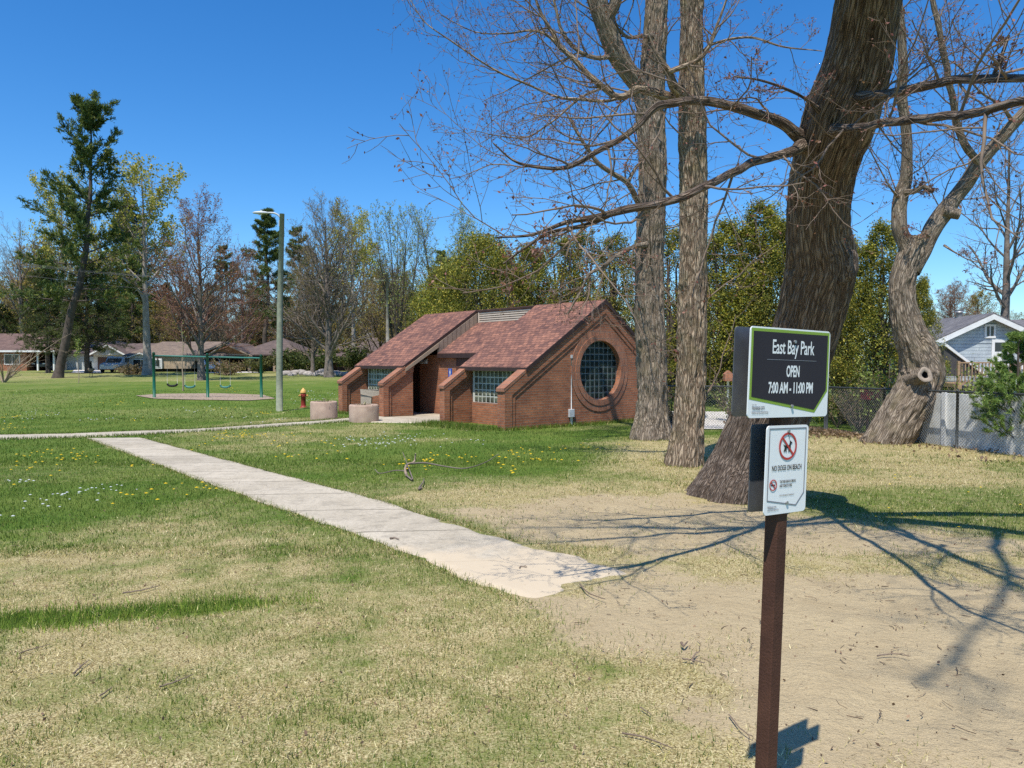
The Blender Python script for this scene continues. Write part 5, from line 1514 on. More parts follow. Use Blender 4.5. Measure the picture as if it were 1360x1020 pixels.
frame_window(h5, 2.0, 3.4, 0.8, 2.0, 3.0); frame_window(h5, 5.0, 6.6, 0.8, 2.0, 3.0)
# far brick house with chimneys beside the restroom
L = at_px(484, 92)
h6 = thing('brick_house', 'far house with a chimney peeking out left of the restroom roof', 'house', L)
mb = MB(); mb.box(-2.2, 4.5, 0, 6, -0.6, 2.4); mb.build('wall', M['brick'], h6, local=True, uv=True)
mb = MB(); hip_roof(mb, -1.2, 4.5, 0.4, 6, 2.45, 1.9, 1.6); mb.box(-2.6, -0.6, -0.4, 2, 2.3, 2.5); rf = mb.build('roof', M['roofbrown'], h6, local=True, uv=True)
mb = MB(); mb.box(-0.2, 0.25, 2.6, 3.1, 3.2, 5.0); mb.build('chimney', M['stone'], rf, local=True)
frame_window(h6, -1.7, -0.7, 0.7, 1.8, 0)

h1.scale = (1, 1, 0.85); h2.scale = (1, 1, 0.72); h3.scale = (1, 1, 0.74); h4.scale = (1, 1, 0.60); h5.scale = (1, 1, 0.70); h6.scale = (1, 1, 0.9)
# blue house behind the fence on the right
L = (P(1300, 480, 36)[0], 36.0, 0.0)
h7 = thing('house', 'light blue sided house with a white gable and wooden deck beyond the fence', 'house', L, rad(-6))
W0 = -2.0
mb = MB(); mb.box(-2.1, 7.0, 0, 9, -0.6, 2.55); mb.build('wall', M['siding'], h7, local=True, uv=True)
gable_front(h7, -2.15, 3.05, -0.02, 2.45, 1.25, 9, 'siding', 'roofgrey', 'white', 0.35)
mb = MB(); hip_roof(mb, 2.0, 9.0, 1.5, 10, 2.5, 1.35, 2.6); mb.build('roof', M['roofgrey'], h7, local=True, uv=True)
mb = MB(); mb.tube([(0.45, 3, 3.5), (0.45, 3, 4.15)], 0.16, 10); mb.tube([(0.45, 3, 4.1), (0.45, 3, 4.22)], 0.21, 10); mb.build('flue', M['steel'], h7, local=True)
frame_window(h7, 0.30, 0.62, 2.78, 3.25, -0.02)
mb = MB(); mb.box(0.55, 1.45, -0.06, 0.0, 0.72, 2.62)
d = mb.build('door', M['white'], h7, local=True)
mb = MB(); mb.box(0.68, 1.32, -0.068, -0.061, 2.05, 2.48); mb.build('pane', M['darkglass'], d, local=True)
frame_window(h7, 2.0, 3.1, 1.3, 2.4, 0.0)
mb = MB(); mb.prism([(-2.3, 0.9), (-0.5, 0.9), (-2.3, 2.3)], 'y', -1.6, -0.7); mb.build('stair_wing', M['roofgrey'], h7, local=True)
mb = MB(); mb.prism([(-0.5, 0.9), (-0.35, 0.9), (-2.3, 2.45), (-2.3, 2.3)], 'y', -1.7, -0.7); mb.build('stair_trim', M['white'], h7, local=True)
deck = MB(); deck.box(-2.6, 4.2, -3.6, -0.07, 0.45, 0.62); deck.box(-2.6, 4.2, -3.63, -3.6, 0.38, 0.66)
dk = deck.build('deck', M['deck'], h7, local=True)
mb = MB()
for xx in np.arange(-2.55, 4.25, 0.14):
    mb.box(xx - 0.02, xx + 0.02, -3.58, -3.54, 0.68, 1.50)
mb.box(-2.6, 4.2, -3.60, -3.52, 1.50, 1.56); mb.box(-2.6, 4.2, -3.60, -3.52, 0.64, 0.68)
for xx in (-2.55, -0.4, 1.8, 4.15): mb.box(xx - 0.05, xx + 0.05, -3.62, -3.50, -0.4, 1.6)
mb.build('railing', M['deck'], dk, local=True)
# little grey shed roof before the deck
L = (P(1338, 515, 26)[0], 26.0, gzf(16, 26))
sh = thing('garden_shed', 'small grey roofed white shed in front of the deck', 'shed', L, rad(-6))
mb = MB(); mb.box(-0.5, 1.5, 0, 1.6, -0.4, 0.95); mb.build('wall', M['whitesiding'], sh, local=True, uv=True)
gable_front(sh, -0.6, 1.6, -0.03, 0.95, 0.42, 1.7, 'white', 'roofgrey', 'white', 0.12)

# ------------------------------------------------------------------ vehicles
def car(name, label, loc, rz, paint, Lc=4.5, Hc=1.65, van=False):
    t = thing(name, label, 'car', loc, rz)
    wv = 0.88
    body = [(-Lc / 2, 0.35), (-Lc / 2, 0.95), (-Lc / 2 + 0.15, 1.02), (Lc / 2 - 1.25, 1.0), (Lc / 2 - 0.2, 0.86), (Lc / 2, 0.7), (Lc / 2, 0.35)]
    cab = [(-Lc / 2 + 0.12, 0.98), (-Lc / 2 + 0.35, Hc - 0.05), (-Lc / 2 + 0.7, Hc), (Lc / 2 - (1.5 if van else 2.1), Hc - 0.03), (Lc / 2 - (0.8 if van else 1.25), 0.98)]
    mb = MB(); mb.prism(body, 'y', -wv, wv)
    mb.prism(cab, 'y', -wv + 0.12, wv - 0.12)
    b = mb.build('body', M[paint], t, local=True, bevel=0.06)
    mb = MB()
    zw0, zw1 = 1.06, Hc - 0.14
    for sg in (-1, 1):
        y = sg * (wv - 0.115)
        for (xa, xb) in ((-Lc / 2 + 0.45, -Lc / 2 + 1.3), (-Lc / 2 + 1.4, -Lc / 2 + 2.1)):
            mb.box(xa, xb, min(y, y + sg * 0.01), max(y, y + sg * 0.01), zw0, zw1)
    mb.build('side_window', M['darkglass'], t, local=True)
    mb = MB()
    x0 = Lc / 2 - (1.5 if van else 2.1); x1 = Lc / 2 - (0.8 if van else 1.25)
    mb.prism([(x0 + 0.09, Hc - 0.13), (x1 - 0.02, 1.04), (x1 + 0.012, 1.04), (x0 + 0.12, Hc - 0.13)], 'y', -wv + 0.2, wv - 0.2)
    mb.build('windscreen', M['darkglass'], t, local=True)
    mb = MB(); mb.prism([(-Lc / 2 + 0.17, 1.06), (-Lc / 2 + 0.33, Hc - 0.15), (-Lc / 2 + 0.30, Hc - 0.15), (-Lc / 2 + 0.13, 1.06)], 'y', -wv + 0.22, wv - 0.22)
    mb.build('rear_window', M['darkglass'], t, local=True)
    for xw in (-Lc / 2 + 0.85, Lc / 2 - 0.85):
        for sg in (-1, 1):
            mb = MB(); k = 20; an = np.arange(k) / k * 2 * PI
            mb.prism([(xw + 0.34 * math.cos(q), 0.34 + 0.34 * math.sin(q)) for q in an], 'y', sg * wv - 0.11, sg * wv + 0.09)
            wh = mb.build('wheel', M['black'], t, local=True)
            mb = MB(); mb.prism([(xw + 0.2 * math.cos(q), 0.34 + 0.2 * math.sin(q)) for q in an], 'y', sg * (wv + 0.09) - 0.01, sg * (wv + 0.09) + 0.012)
            mb.build('rim', M['steel'], wh, local=True)
    for sg in (-1, 1):
        mb = MB(); mb.box(Lc / 2 - 0.06, Lc / 2 + 0.02, sg * 0.62 - 0.18, sg * 0.62 + 0.18, 0.66, 0.80); mb.build('headlight', M['lens'], t, local=True)
        mb = MB(); mb.box(-Lc / 2 - 0.02, -Lc / 2 + 0.05, sg * 0.68 - 0.1, sg * 0.68 + 0.1, 0.75, 0.98); mb.build('tail_light', M['redbox'], t, local=True)
    return t
car('parked_car', 'silver car parked at the white gabled house', at_px(155, 78), rad(-80), 'carsilver')
car('parked_car', 'white car in the carport of the brown ranch house', at_px(279, 80.3), rad(-55), 'carwhite')
car('parked_car', 'dark car in the shade of the carport at the far left', at_px(70, 87), rad(-95), 'carblack')
car('parked_van', 'blue and white van half hidden behind cedars beyond the fence', at_px(953, 39), rad(10), 'carblue', 4.9, 1.85, True)

# ------------------------------------------------------------------ drives, street, beds
tag(sheet('mulch_bed', [G(*p)[:2] for p in [(180, 526), (215, 523.5), (290, 523), (350, 525), (366, 530), (330, 532.5), (260, 531.5), (205, 530)]], M['mulch'], 0.03))
sheet('driveway', [at_px(95, 76)[:2], at_px(136, 76)[:2], at_px(134, 86)[:2], at_px(98, 86)[:2]], M['drive'], 0.03)
sheet('driveway', [at_px(262, 76)[:2], at_px(350, 76)[:2], at_px(330, 80)[:2], at_px(264, 80)[:2]], M['drive'], 0.03)
sheet('driveway', [G(*p)[:2] for p in [(868, 571), (1000, 571), (1030, 560), (1010, 548), (880, 547)]], M['drive'], 0.03)
# ================================================================== STREET FURNITURE
# lamp post
b = G(371, 546)
lp = thing('street_lamp', 'tall weathered wooden lamp post with a grey cobra head lamp', 'street lamp', b)
top = P(374.6, 284, b[1])
mb = MB()
mb.tube([(0, 0, -0.4), (0.02, 0, 1.5), (0.06, 0, 4), (top[0] - b[0], 0, top[2] - b[2])], [0.135, 0.128, 0.115, 0.095], 16)
mb.build('pole', M['polewood'], lp, local=True)
tx, tz = top[0] - b[0], top[2] - b[2]
mb = MB(); mb.tube(catmull([(tx, 0, tz - 0.35), (tx - 0.10, -0.02, tz - 0.10), (tx - 0.30, -0.04, tz + 0.02), (tx - 0.62, -0.05, tz + 0.03)], 12), 0.035, 8)
mb.box(tx - 0.12, tx - 0.05, -0.05, 0.05, tz - 0.5, tz - 0.25)
mb.build('arm', M['lampgrey'], lp, local=True)
prof = []
mb = MB()
sec = [(-0.56, 0.05, 0.05), (-0.66, 0.09, 0.07), (-0.85, 0.125, 0.08), (-1.02, 0.12, 0.07), (-1.12, 0.07, 0.04)]
k = 14; an = np.arange(k) / k * 2 * PI
v = np.array([[tx + x, -0.05 + w_ * math.cos(q), tz + 0.02 + h_ * (math.sin(q) if math.sin(q) > 0 else 0.45 * math.sin(q))] for x, w_, h_ in sec for q in an])
i = (np.arange(len(sec) - 1) * k)[:, None]; j = np.arange(k)[None]
f = np.stack([i + j, i + (j + 1) % k, i + k + (j + 1) % k, i + k + j], -1).reshape(-1, 4)
mb.add(v, f, smooth=True)
mb.lp.append(np.arange(k) + (len(sec) - 1) * k); mb.lt.append(np.array([k])); mb.mi.append(np.array([0])); mb.sm.append(np.array([False]))
hd = mb.build('lamp_head', M['lampgrey'], lp, local=True)
mb = MB(); mb.tube([(tx - 0.8, -0.05, tz + 0.08), (tx - 0.8, -0.05, tz + 0.16)], 0.04, 8); mb.build('photocell', M['lampgrey'], hd, local=True)
mb = MB(); mb.tube([(tx - 0.86, -0.05, tz - 0.055), (tx - 0.86, -0.05, tz - 0.012)], [0.06, 0.10], 12); mb.build('lens', M['lens'], hd, local=True)

# hydrant
b = G(403, 541)
hy = thing('fire_hydrant', 'red fire hydrant with a yellow cap on the lawn', 'hydrant', b, 0.3)
mb = MB(); mb.lathe([(0.001, -0.1), (0.15, -0.1), (0.15, 0.02), (0.105, 0.05), (0.10, 0.1), (0.10, 0.50), (0.125, 0.51), (0.125, 0.56), (0.10, 0.57), (0.10, 0.60), (0.001, 0.60)], 20)
mb.build('barrel', M['hydrant'], hy, local=True)
mb = MB(); mb.lathe([(0.001, 0.60), (0.13, 0.60), (0.13, 0.63), (0.115, 0.70), (0.07, 0.77), (0.035, 0.79), (0.03, 0.83), (0.001, 0.83)], 20); mb.build('bonnet', M['hydcap'], hy, local=True)
for sx, sy, r_ in ((1, 0, 0.05), (-1, 0, 0.05), (0, -1, 0.065)):
    mb = MB(); mb.tube([(sx * 0.08, sy * 0.08, 0.50), (sx * 0.17, sy * 0.17, 0.50)], r_, 12); mb.tube([(sx * 0.165, sy * 0.165, 0.50), (sx * 0.20, sy * 0.20, 0.50)], r_ * 0.5, 6)
    mb.build('nozzle', M['hydcap'] if sx else M['hydrant'], hy, local=True)

# two round concrete planters and the drinking fountain
def planter(px, py, r, h, label):
    b = G(px, py); b[1] += r * 0.95; b[0] += (px - 680) / F * r * 0.95
    b[2] = gzf(b[0], b[1])
    t = thing('round_planter', label, 'planter', b, 0, 'round concrete planters by the crossing path')
    mb = MB(); mb.lathe([(r * 0.98, -0.2), (r, 0.0), (r, h - 0.05), (r - 0.012, h - 0.015), (r - 0.03, h), (r - 0.10, h), (r - 0.11, h - 0.03), (r - 0.11, h - 0.12)], 48)
    mb.build('ring', M['planter'], t, local=True)
    mb = MB(); mb.lathe([(r - 0.09, h - 0.07), (r * 0.4, h - 0.05), (0.001, h - 0.04)], 32); mb.build('soil', M['soil'], t, local=True)
    rng = np.random.default_rng(int(px)); lf = MB()
    c = np.stack([rng.normal(0, r * 0.35, 160), rng.normal(0, r * 0.35, 160), h - 0.03 + rng.random(160) * 0.05], -1)
    v, f, col = quads(rng, c, 0.05, [(0.25, 0.2, 0.1), (0.16, 0.13, 0.07), (0.12, 0.15, 0.04)], 0.3, 1.0); lf.add(v, f, col=col)
    v, f, col = quads(rng, np.array([[0.05, -0.1, h + 0.05]] * 14), 0.13, [(0.42, 0.38, 0.22)], 0.2, 1.5, 0.02); lf.add(v, f, col=col)
    o = lf.build('sprouts', M['bladem'], t, local=True); o['kind'] = 'stuff'
planter(430.3, 558.0, 0.445, 0.60, 'left of the two round concrete planters, beside the crossing path')
planter(483.5, 561.5, 0.47, 0.55, 'right of the two round concrete planters, standing before the drinking fountain')
b = np.array([*G(487, 556)[:2], 0]); b[1] += 1.3; b[0] += -0.25; b[2] = gzf(b[0], b[1])
fo = thing('drinking_fountain', 'rough concrete drinking fountain with a long basin arm behind the right planter', 'drinking fountain', b, rad(5))
mb = MB(); mb.prism([(-0.17, -0.2), (0.15, -0.2), (0.17, 0.93), (-0.17, 0.93)], 'y', -0.16, 0.16); mb.build('pedestal', M['fountain'], fo, local=True, bevel=0.02)
mb = MB(); mb.prism([(-0.19, 0.80), (0.20, 0.72), (0.54, 0.78), (0.58, 0.85), (0.60, 1.02), (0.52, 1.03), (0.42, 0.95), (-0.19, 0.95)], 'y', -0.18, 0.18)
ba = mb.build('basin', M['fountain'], fo, local=True, bevel=0.02)
mb = MB(); mb.tube([(0.52, 0.0, 1.0), (0.52, 0.0, 1.06), (0.49, 0, 1.08)], 0.02, 8); mb.build('spout', M['steel'], ba, local=True)

# swing set
sb = [G(203, 527.5), G(276, 528.5), G(343, 527.5)]
ctr = sb[1]
dxy = (sb[2] - sb[0])[:2]; sw_rz = math.atan2(dxy[1], dxy[0])
sw = thing('swing_set', 'green steel swing set with two bays over a mulch bed', 'swing set', ctr, sw_rz)
tops = [P(203.5, 472, sb[0][1]), P(276.5, 474, sb[1][1]), P(343.5, 476.5, sb[2][1])]
span = np.linalg.norm(dxy) / 2
zt = [2.18, 2.12, 2.06]
for k_, s_ in enumerate((-1, 0, 1)):
    mb = MB(); mb.tube([(s_ * span, 0, -0.2), (s_ * span, 0, zt[k_] + 0.12)], 0.073, 12); mb.tube([(s_ * span, 0, zt[k_] + 0.10), (s_ * span, 0, zt[k_] + 0.17)], [0.073, 0.035], 12)
    mb.build('post', M['teal'], sw, local=True)
for k_ in (0, 1):
    mb = MB(); mb.tube([((k_ - 1) * span, 0, zt[k_] - 0.02), (k_ * span, 0, zt[k_ + 1] - 0.02)], 0.042, 10); mb.build('top_rail', M['tealrail'], sw, local=True)
def swing(xc, col, zseat=0.62):
    mb = MB(); mb.tube(catmull([(xc - 0.26, 0, zseat + 0.10), (xc - 0.18, 0, zseat + 0.02), (xc, 0, zseat - 0.01), (xc + 0.18, 0, zseat + 0.02), (xc + 0.26, 0, zseat + 0.10)], 12), 0.055, 8)
    s = mb.build('swing_seat', M[col], sw, local=True)
    for sg in (-1, 1):
        mb = MB(); mb.tube([(xc + sg * 0.26, 0, zseat + 0.1), (xc + sg * 0.24, 0, 2.05)], 0.006, 5); mb.build('chain', M['steel'], s, local=True)
swing(-span * 0.66, 'black'); swing(-span * 0.33, 'tealrail', 0.55); swing(span * 0.33, 'tealrail', 0.55)

# staked saplings on the lawn
def sapling(px, py, topy, label, r=0.03, leafc=LGRN, n=50):
    b = G(px, py); rng = np.random.default_rng(int(px))
    t = thing('sapling', label, 'sapling', b)
    H = P(px, topy, b[1])[2] - b[2]
    p0 = np.array([[(0.03 * math.sin(z * 3)), 0, z] for z in np.linspace(-0.1, H, 10)])[None]; r0 = np.linspace(r, 0.008, 10)[None]
    mb = MB(); v, f = tubes(p0, r0, 8); mb.add(v, f, smooth=True); mb.build('trunk', M['twigtan'], t, local=True)
    p1, r1 = grow(rng, p0, r0, 12, 0.45, 0.98, 0.28, (0.4, 0.7), 0.1, 0.08, 0.5, 5, 0.006)
    mb = MB(); v, f = tubes(p1, r1, 4); mb.add(v, f)
    cr = mb.build('crown', M['twigtan'], t, local=True)
    lf = MB(); c, d = pick(rng, p1, n // 10); v, f, col = quads(rng, c, 0.10, leafc, 0.6, 0.1, 0.05); lf.add(v, f, col=col); lf.build('leaves', M['leaf'], cr, local=True)
sapling(104.5, 509, 452, 'thin pale sapling left of the standing goose', n=220)
sapling(243, 519, 432, 'thin leafless sapling inside the left bay of the swing set', 0.05, n=20)

# canada-goose-like bird on the lawn
b = G(121, 500.5)
gs = thing('goose', 'brown goose with a black neck standing on the lawn', 'goose', b, rad(-62))
gs.scale = (1.3, 1.3, 1.3)
path = [(-0.42, 0, 0.42), (-0.30, 0, 0.44), (-0.12, 0, 0.46), (0.08, 0, 0.50), (0.20, 0, 0.58), (0.25, 0, 0.70), (0.26, 0, 0.85), (0.27, 0, 0.96), (0.31, 0, 1.00), (0.37, 0, 0.985), (0.44, 0, 0.97)]
rr = [0.02, 0.10, 0.17, 0.17, 0.12, 0.075, 0.06, 0.06, 0.065, 0.04, 0.012]
c = catmull(np.concatenate([np.array(path), np.array(rr)[:, None]], 1), 40)
k = 14
v, f = tubes(c[None, :, :3], c[None, :, 3], k)
tt = np.repeat(np.linspace(0, 1, 40), k)
col = np.where((tt < 0.40)[:, None], (0.12, 0.085, 0.06), (0.012, 0.012, 0.012))
col = np.where(((tt > 0.22) & (tt < 0.42) & (v[:, 0] > 0.1))[:, None], (0.30, 0.24, 0.18), col)
col = np.where(((tt > 0.74) & (tt < 0.84) & (v[:, 2] < 0.985))[:, None], (0.6, 0.58, 0.54), col)
mb = MB(); mb.add(v, f, smooth=True, col=col)
for sg in (-1, 1):
    mb.tube([(0.0, sg * 0.07, 0.40), (0.03, sg * 0.07, 0.18), (0.0, sg * 0.07, 0.0)], [0.035, 0.014, 0.014], 6, col=(0.02, 0.02, 0.02))
    mb.tube([(-0.02, sg * 0.07, 0.01), (0.10, sg * 0.08, 0.008)], [0.014, 0.03], 6, col=(0.02, 0.02, 0.02))
mb.build('body', M['vcol'], gs, local=True)
for sg in (-1, 1):
    mb = MB(); p_ = catmull([(-0.36, sg * 0.06, 0.47), (-0.2, sg * 0.14, 0.50), (0.0, sg * 0.165, 0.50), (0.10, sg * 0.13, 0.50)], 12)
    mb.tube(p_, [0.01, 0.03, 0.05, 0.06, 0.065, 0.07, 0.07, 0.065, 0.06, 0.05, 0.04, 0.015], 8, col=(0.085, 0.06, 0.045)); mb.build('wing', M['vcol'], gs, local=True)

# utility pole and the wires
up_ = at_px(515, 66)
ut = thing('utility_pole', 'pale wooden utility pole carrying wires above the restroom roof end', 'utility pole', up_)
ht = P(515, 362, 66)[2] - up_[2]
mb = MB(); mb.tube([(0, 0, -0.5), (0, 0, ht)], [0.17, 0.12], 12); mb.build('pole', M['bark_pale'], ut, local=True)
mb = MB(); mb.box(-1.2, 1.2, -0.06, 0.06, ht - 0.75, ht - 0.62); ca = mb.build('crossarm', M['polewood'], ut, local=True)
for xx in (-1.1, 0.0, 1.1):
    mb = MB(); mb.lathe([(0.001, ht - 0.62), (0.04, ht - 0.62), (0.05, ht - 0.52), (0.03, ht - 0.45), (0.001, ht - 0.44)], 10, (xx, 0, 0)); mb.build('insulator', M['lampgrey'], ca, local=True)
far = P(-140, 322, 58)
for k_, (xx, dz) in enumerate(((-1.1, -0.50), (0.0, -0.50), (1.1, -0.52), (0.0, -1.9))):
    a_ = np.array([up_[0] + xx, up_[1], up_[2] + ht + dz]); b_ = far + np.array([xx * 0.3, 1.0 * k_, dz * 0.6 + 0.1 * k_])
    t_ = np.linspace(0, 1, 30)[:, None]
    p_ = a_ * (1 - t_) + b_ * t_; p_[:, 2] -= 4 * 1.1 * t_[:, 0] * (1 - t_[:, 0])
    mb = MB(); mb.tube(p_, 0.007, 5)
    tag(mb.build('overhead_wire', M['wire']), ['overhead wire nearest the leaning pine, strung left from the utility pole', 'overhead wire from the middle insulator of the utility pole', 'overhead wire from the right insulator of the utility pole', 'lowest cable strung left from the utility pole'][k_], 'wire', 'overhead wires over the far lawn')

# stones edging the bed beside the ranch house
rng = np.random.default_rng(41)
for k_ in range(34):
    px = 372 + k_ * 2.6 + rng.uniform(-1, 1)
    b = G(px, rng.uniform(495.5, 499.5))
    r_ = rng.uniform(0.22, 0.42)
    th, ph = np.meshgrid(np.linspace(0, 2 * PI, 12, endpoint=False), np.linspace(0.02, PI - 0.02, 8))
    sp = np.stack([np.sin(ph) * np.cos(th), np.sin(ph) * np.sin(th), np.cos(ph)], -1)
    v = (sp * (r_ * (1 + 0.5 * (vn3(sp * 1.6 + k_, k_) - 0.5)))[..., None] * np.array([1.25, 0.9, 0.75])).reshape(-1, 3) + b + np.array([0, 0, r_ * 0.35])
    i_ = (np.arange(7) * 12)[:, None]; j_ = np.arange(12)[None]
    f = np.stack([i_ + j_, i_ + 12 + j_, i_ + 12 + (j_ + 1) % 12, i_ + (j_ + 1) % 12], -1).reshape(-1, 4)
    mb = MB(); mb.add(v, f, smooth=True)
    tag(mb.build('field_stone', M['stone']), 'pale field stone in the row edging the far lawn left of the restroom', 'stone', 'field stones edging the far lawn')

# bare pale shrub at the left edge
rng = np.random.default_rng(51)
b = G(5, 508)
sb_ = thing('bare_shrub', 'bare pale twiggy shrub at the left edge of the lawn', 'shrub', b)
P0 = []
for k_ in range(9):
    a_ = rng.uniform(0, 6.28); ln = rng.uniform(1.6, 3.4)
    P0.append([[math.cos(a_) * u * ln * 0.75, math.sin(a_) * u * ln * 0.5, -0.1 + u * ln * (1 - 0.25 * u)] for u in np.linspace(0, 1, 8)])
P0.append([[4.4 * u, 0, -0.1 + 3.4 * u ** 0.85] for u in np.linspace(0, 1, 8)])
P0.append([[2.2 * u - 0.2 , 0, -0.1 + 1.5 * u] for u in np.linspace(0, 1, 8)])
P0 = np.array(P0); R0 = np.repeat(np.linspace(0.05, 0.012, 8)[None], len(P0), 0)
mb = MB(); v, f = tubes(P0, R0, 7); mb.add(v, f, smooth=True); mb.build('stem', M['twigtan'], sb_, local=True)
p1, r1 = grow(rng, P0, R0, 8, 0.2, 0.97, 0.45, (0.4, 0.8), 0.05, 0.1, 0.5, 6, 0.010)
p2, r2 = grow(rng, p1, r1, 5, 0.2, 0.97, 0.5, (0.4, 0.8), 0.05, 0.1, 0.6, 4, 0.008)
mb = MB()
for q, w_, k_ in ((p1, r1, 4), (p2, r2, 3)):
    v, f = tubes(q, w_, k_); mb.add(v, f, smooth=True)
mb.build('twigs', M['twigtan'], sb_, local=True)
sb2 = thing('bare_shrub', 'low reddish brown bush under the bare tree at the left', 'shrub', G(33, 489))
rng = np.random.default_rng(52)
P0 = np.array([[[math.cos(a_) * u * 1.2, math.sin(a_) * u * 1.2, u * l_] for u in np.linspace(0, 1, 6)] for a_, l_ in zip(rng.uniform(0, 6.28, 16), rng.uniform(1.2, 2.4, 16))])
R0 = np.repeat(np.linspace(0.03, 0.012, 6)[None], 16, 0)
p1, r1 = grow(rng, P0, R0, 12, 0.2, 0.97, 0.45, (0.4, 0.8), 0.05, 0.1, 0.5, 5, 0.013)
mb = MB()
for q, w_ in ((P0, R0), (p1, r1)):
    v, f = tubes(q, w_, 4); mb.add(v, f)
mb.build('twigs', M['twigred'], sb2, local=True)

# ------------------------------------------------------------------ chain link fence with white panels behind it
M['fence'] = simple('fence_wire', (0.06, 0.065, 0.065), (0.04, 0.045, 0.045), 8, 0.5)
M['fencemesh'] = simple('fence_mesh', (0.16, 0.165, 0.165), (0.11, 0.115, 0.115), 8, 0.5)
FH = 1.22
def chain_fence(A, B, s0, ext, label):
    d = B - A; Ln = np.linalg.norm(d); d = d / Ln
    t = thing('chain_link_fence', label, 'fence', (A[0], A[1], 0), math.atan2(d[1], d[0]))
    zf = lambda q: gzf(*(A + d * q))
    s1 = Ln + ext
    nP = int(round((s1 - s0) / 2.35)) + 1
    for s_ in np.linspace(s0, s1, nP):
        mb = MB(); mb.tube([(s_, 0, zf(s_) - 0.3), (s_, 0, zf(s_) + FH + 0.03)], 0.03, 10); mb.tube([(s_, 0, zf(s_) + FH + 0.02), (s_, 0, zf(s_) + FH + 0.07)], [0.034, 0.012], 10)
        mb.build('post', M['fence'], t, local=True)
    mb = MB(); q = np.linspace(s0, s1, 40); mb.tube([(a_, 0, zf(a_) + FH) for a_ in q], 0.022, 8); mb.build('top_rail', M['fence'], t, local=True)
    p_ = 0.075; paths = []
    for i_ in range(-int(FH / p_), int((s1 - s0) / p_)):
        a_ = s0 + i_ * p_
        for sg in (1, -1):
            x0_, x1_ = (a_, a_ + FH) if sg > 0 else (a_ + FH, a_)
            if min(x0_, x1_) < s0 or max(x0_, x1_) > s1: continue
            paths.append([(x0_, 0.012 * sg, zf(x0_) + 0.02), ((x0_ + x1_) / 2, 0.012 * sg, zf((x0_ + x1_) / 2) + FH / 2), (x1_, 0.012 * sg, zf(x1_) + FH - 0.01)])
    paths = np.array(paths)
    mb = MB(); v, f = tubes(paths, np.full(paths.shape[:2], 0.0028), 4); mb.add(v, f); mb.build('mesh', M['fencemesh'], t, local=True)
    return d, Ln, zf
FA = np.array([*G(1352, 607)[:2]]); FC = np.array([*G(1098, 573.5)[:2]]); FB = np.array([*G(880, 569)[:2]])
fd, FLn, fz_ = chain_fence(FA, FC, -3.0, 0.0, 'chain link fence passing behind the crooked forked tree at the right')
chain_fence(FC, FB, 0.05, 0.0, 'chain link fence beside the bright drive, seen between the straight trunk and the park sign')
wp = thing('white_fence_panels', 'white privacy panels standing right behind the chain link fence', 'fence', (FA[0], FA[1], 0), math.atan2(fd[1], fd[0]))
for k_ in range(3):
    a_ = -1.3 + k_ * 1.72; z_ = fz_(a_ + 1)
    mb = MB(); mb.box(a_, a_ + 1.70, -0.30, -0.26, z_ - 0.1, z_ + 1.16 + 0.0 * k_); mb.build('panel', M['panel'], wp, local=True, bevel=0.008)
    mb = MB(); mb.box(a_ - 0.05, a_ + 0.05, -0.259, -0.20, z_ - 0.2, z_ + 1.2); mb.build('post', M['white'], wp, local=True)
# red box on the fence
b = P(1155, 525, 19.9)
rb = thing('hanging_box', 'dull red box fixed by the fence left of the crooked tree', 'box', b)
mb = MB(); mb.box(-0.19, 0.19, -0.14, 0.14, -0.12, 0.12); bx_ = mb.build('case', M['redbox'], rb, local=True, bevel=0.02)
mb = MB(); mb.box(-0.21, 0.21, -0.16, 0.16, 0.121, 0.15); mb.build('lid', M['redbox'], rb, local=True, bevel=0.01)
mb = MB(); mb.tube([(0, 0.1, -0.121), (0, 0.1, gzf(b[0], b[1]) - b[2] - 0.2)], 0.035, 8); mb.build('post', M['doordark'], rb, local=True)
b = P(967, 496, 30)
bh = thing('birdhouse', 'small reddish wooden birdhouse on a pole beyond the fence', 'birdhouse', b)
mb = MB(); mb.prism([(-0.17, -0.3), (0.17, -0.3), (0.17, -0.02), (0, 0.12), (-0.17, -0.02)], 'y', -0.15, 0.15); mb.build('box', M['brickcap'], bh, local=True, uv=True)
mb = MB(); mb.tube([(0, 0, -0.301), (0, 0, gzf(b[0], b[1]) - b[2] - 0.3)], 0.05, 8); mb.build('post', M['white'], bh, local=True)

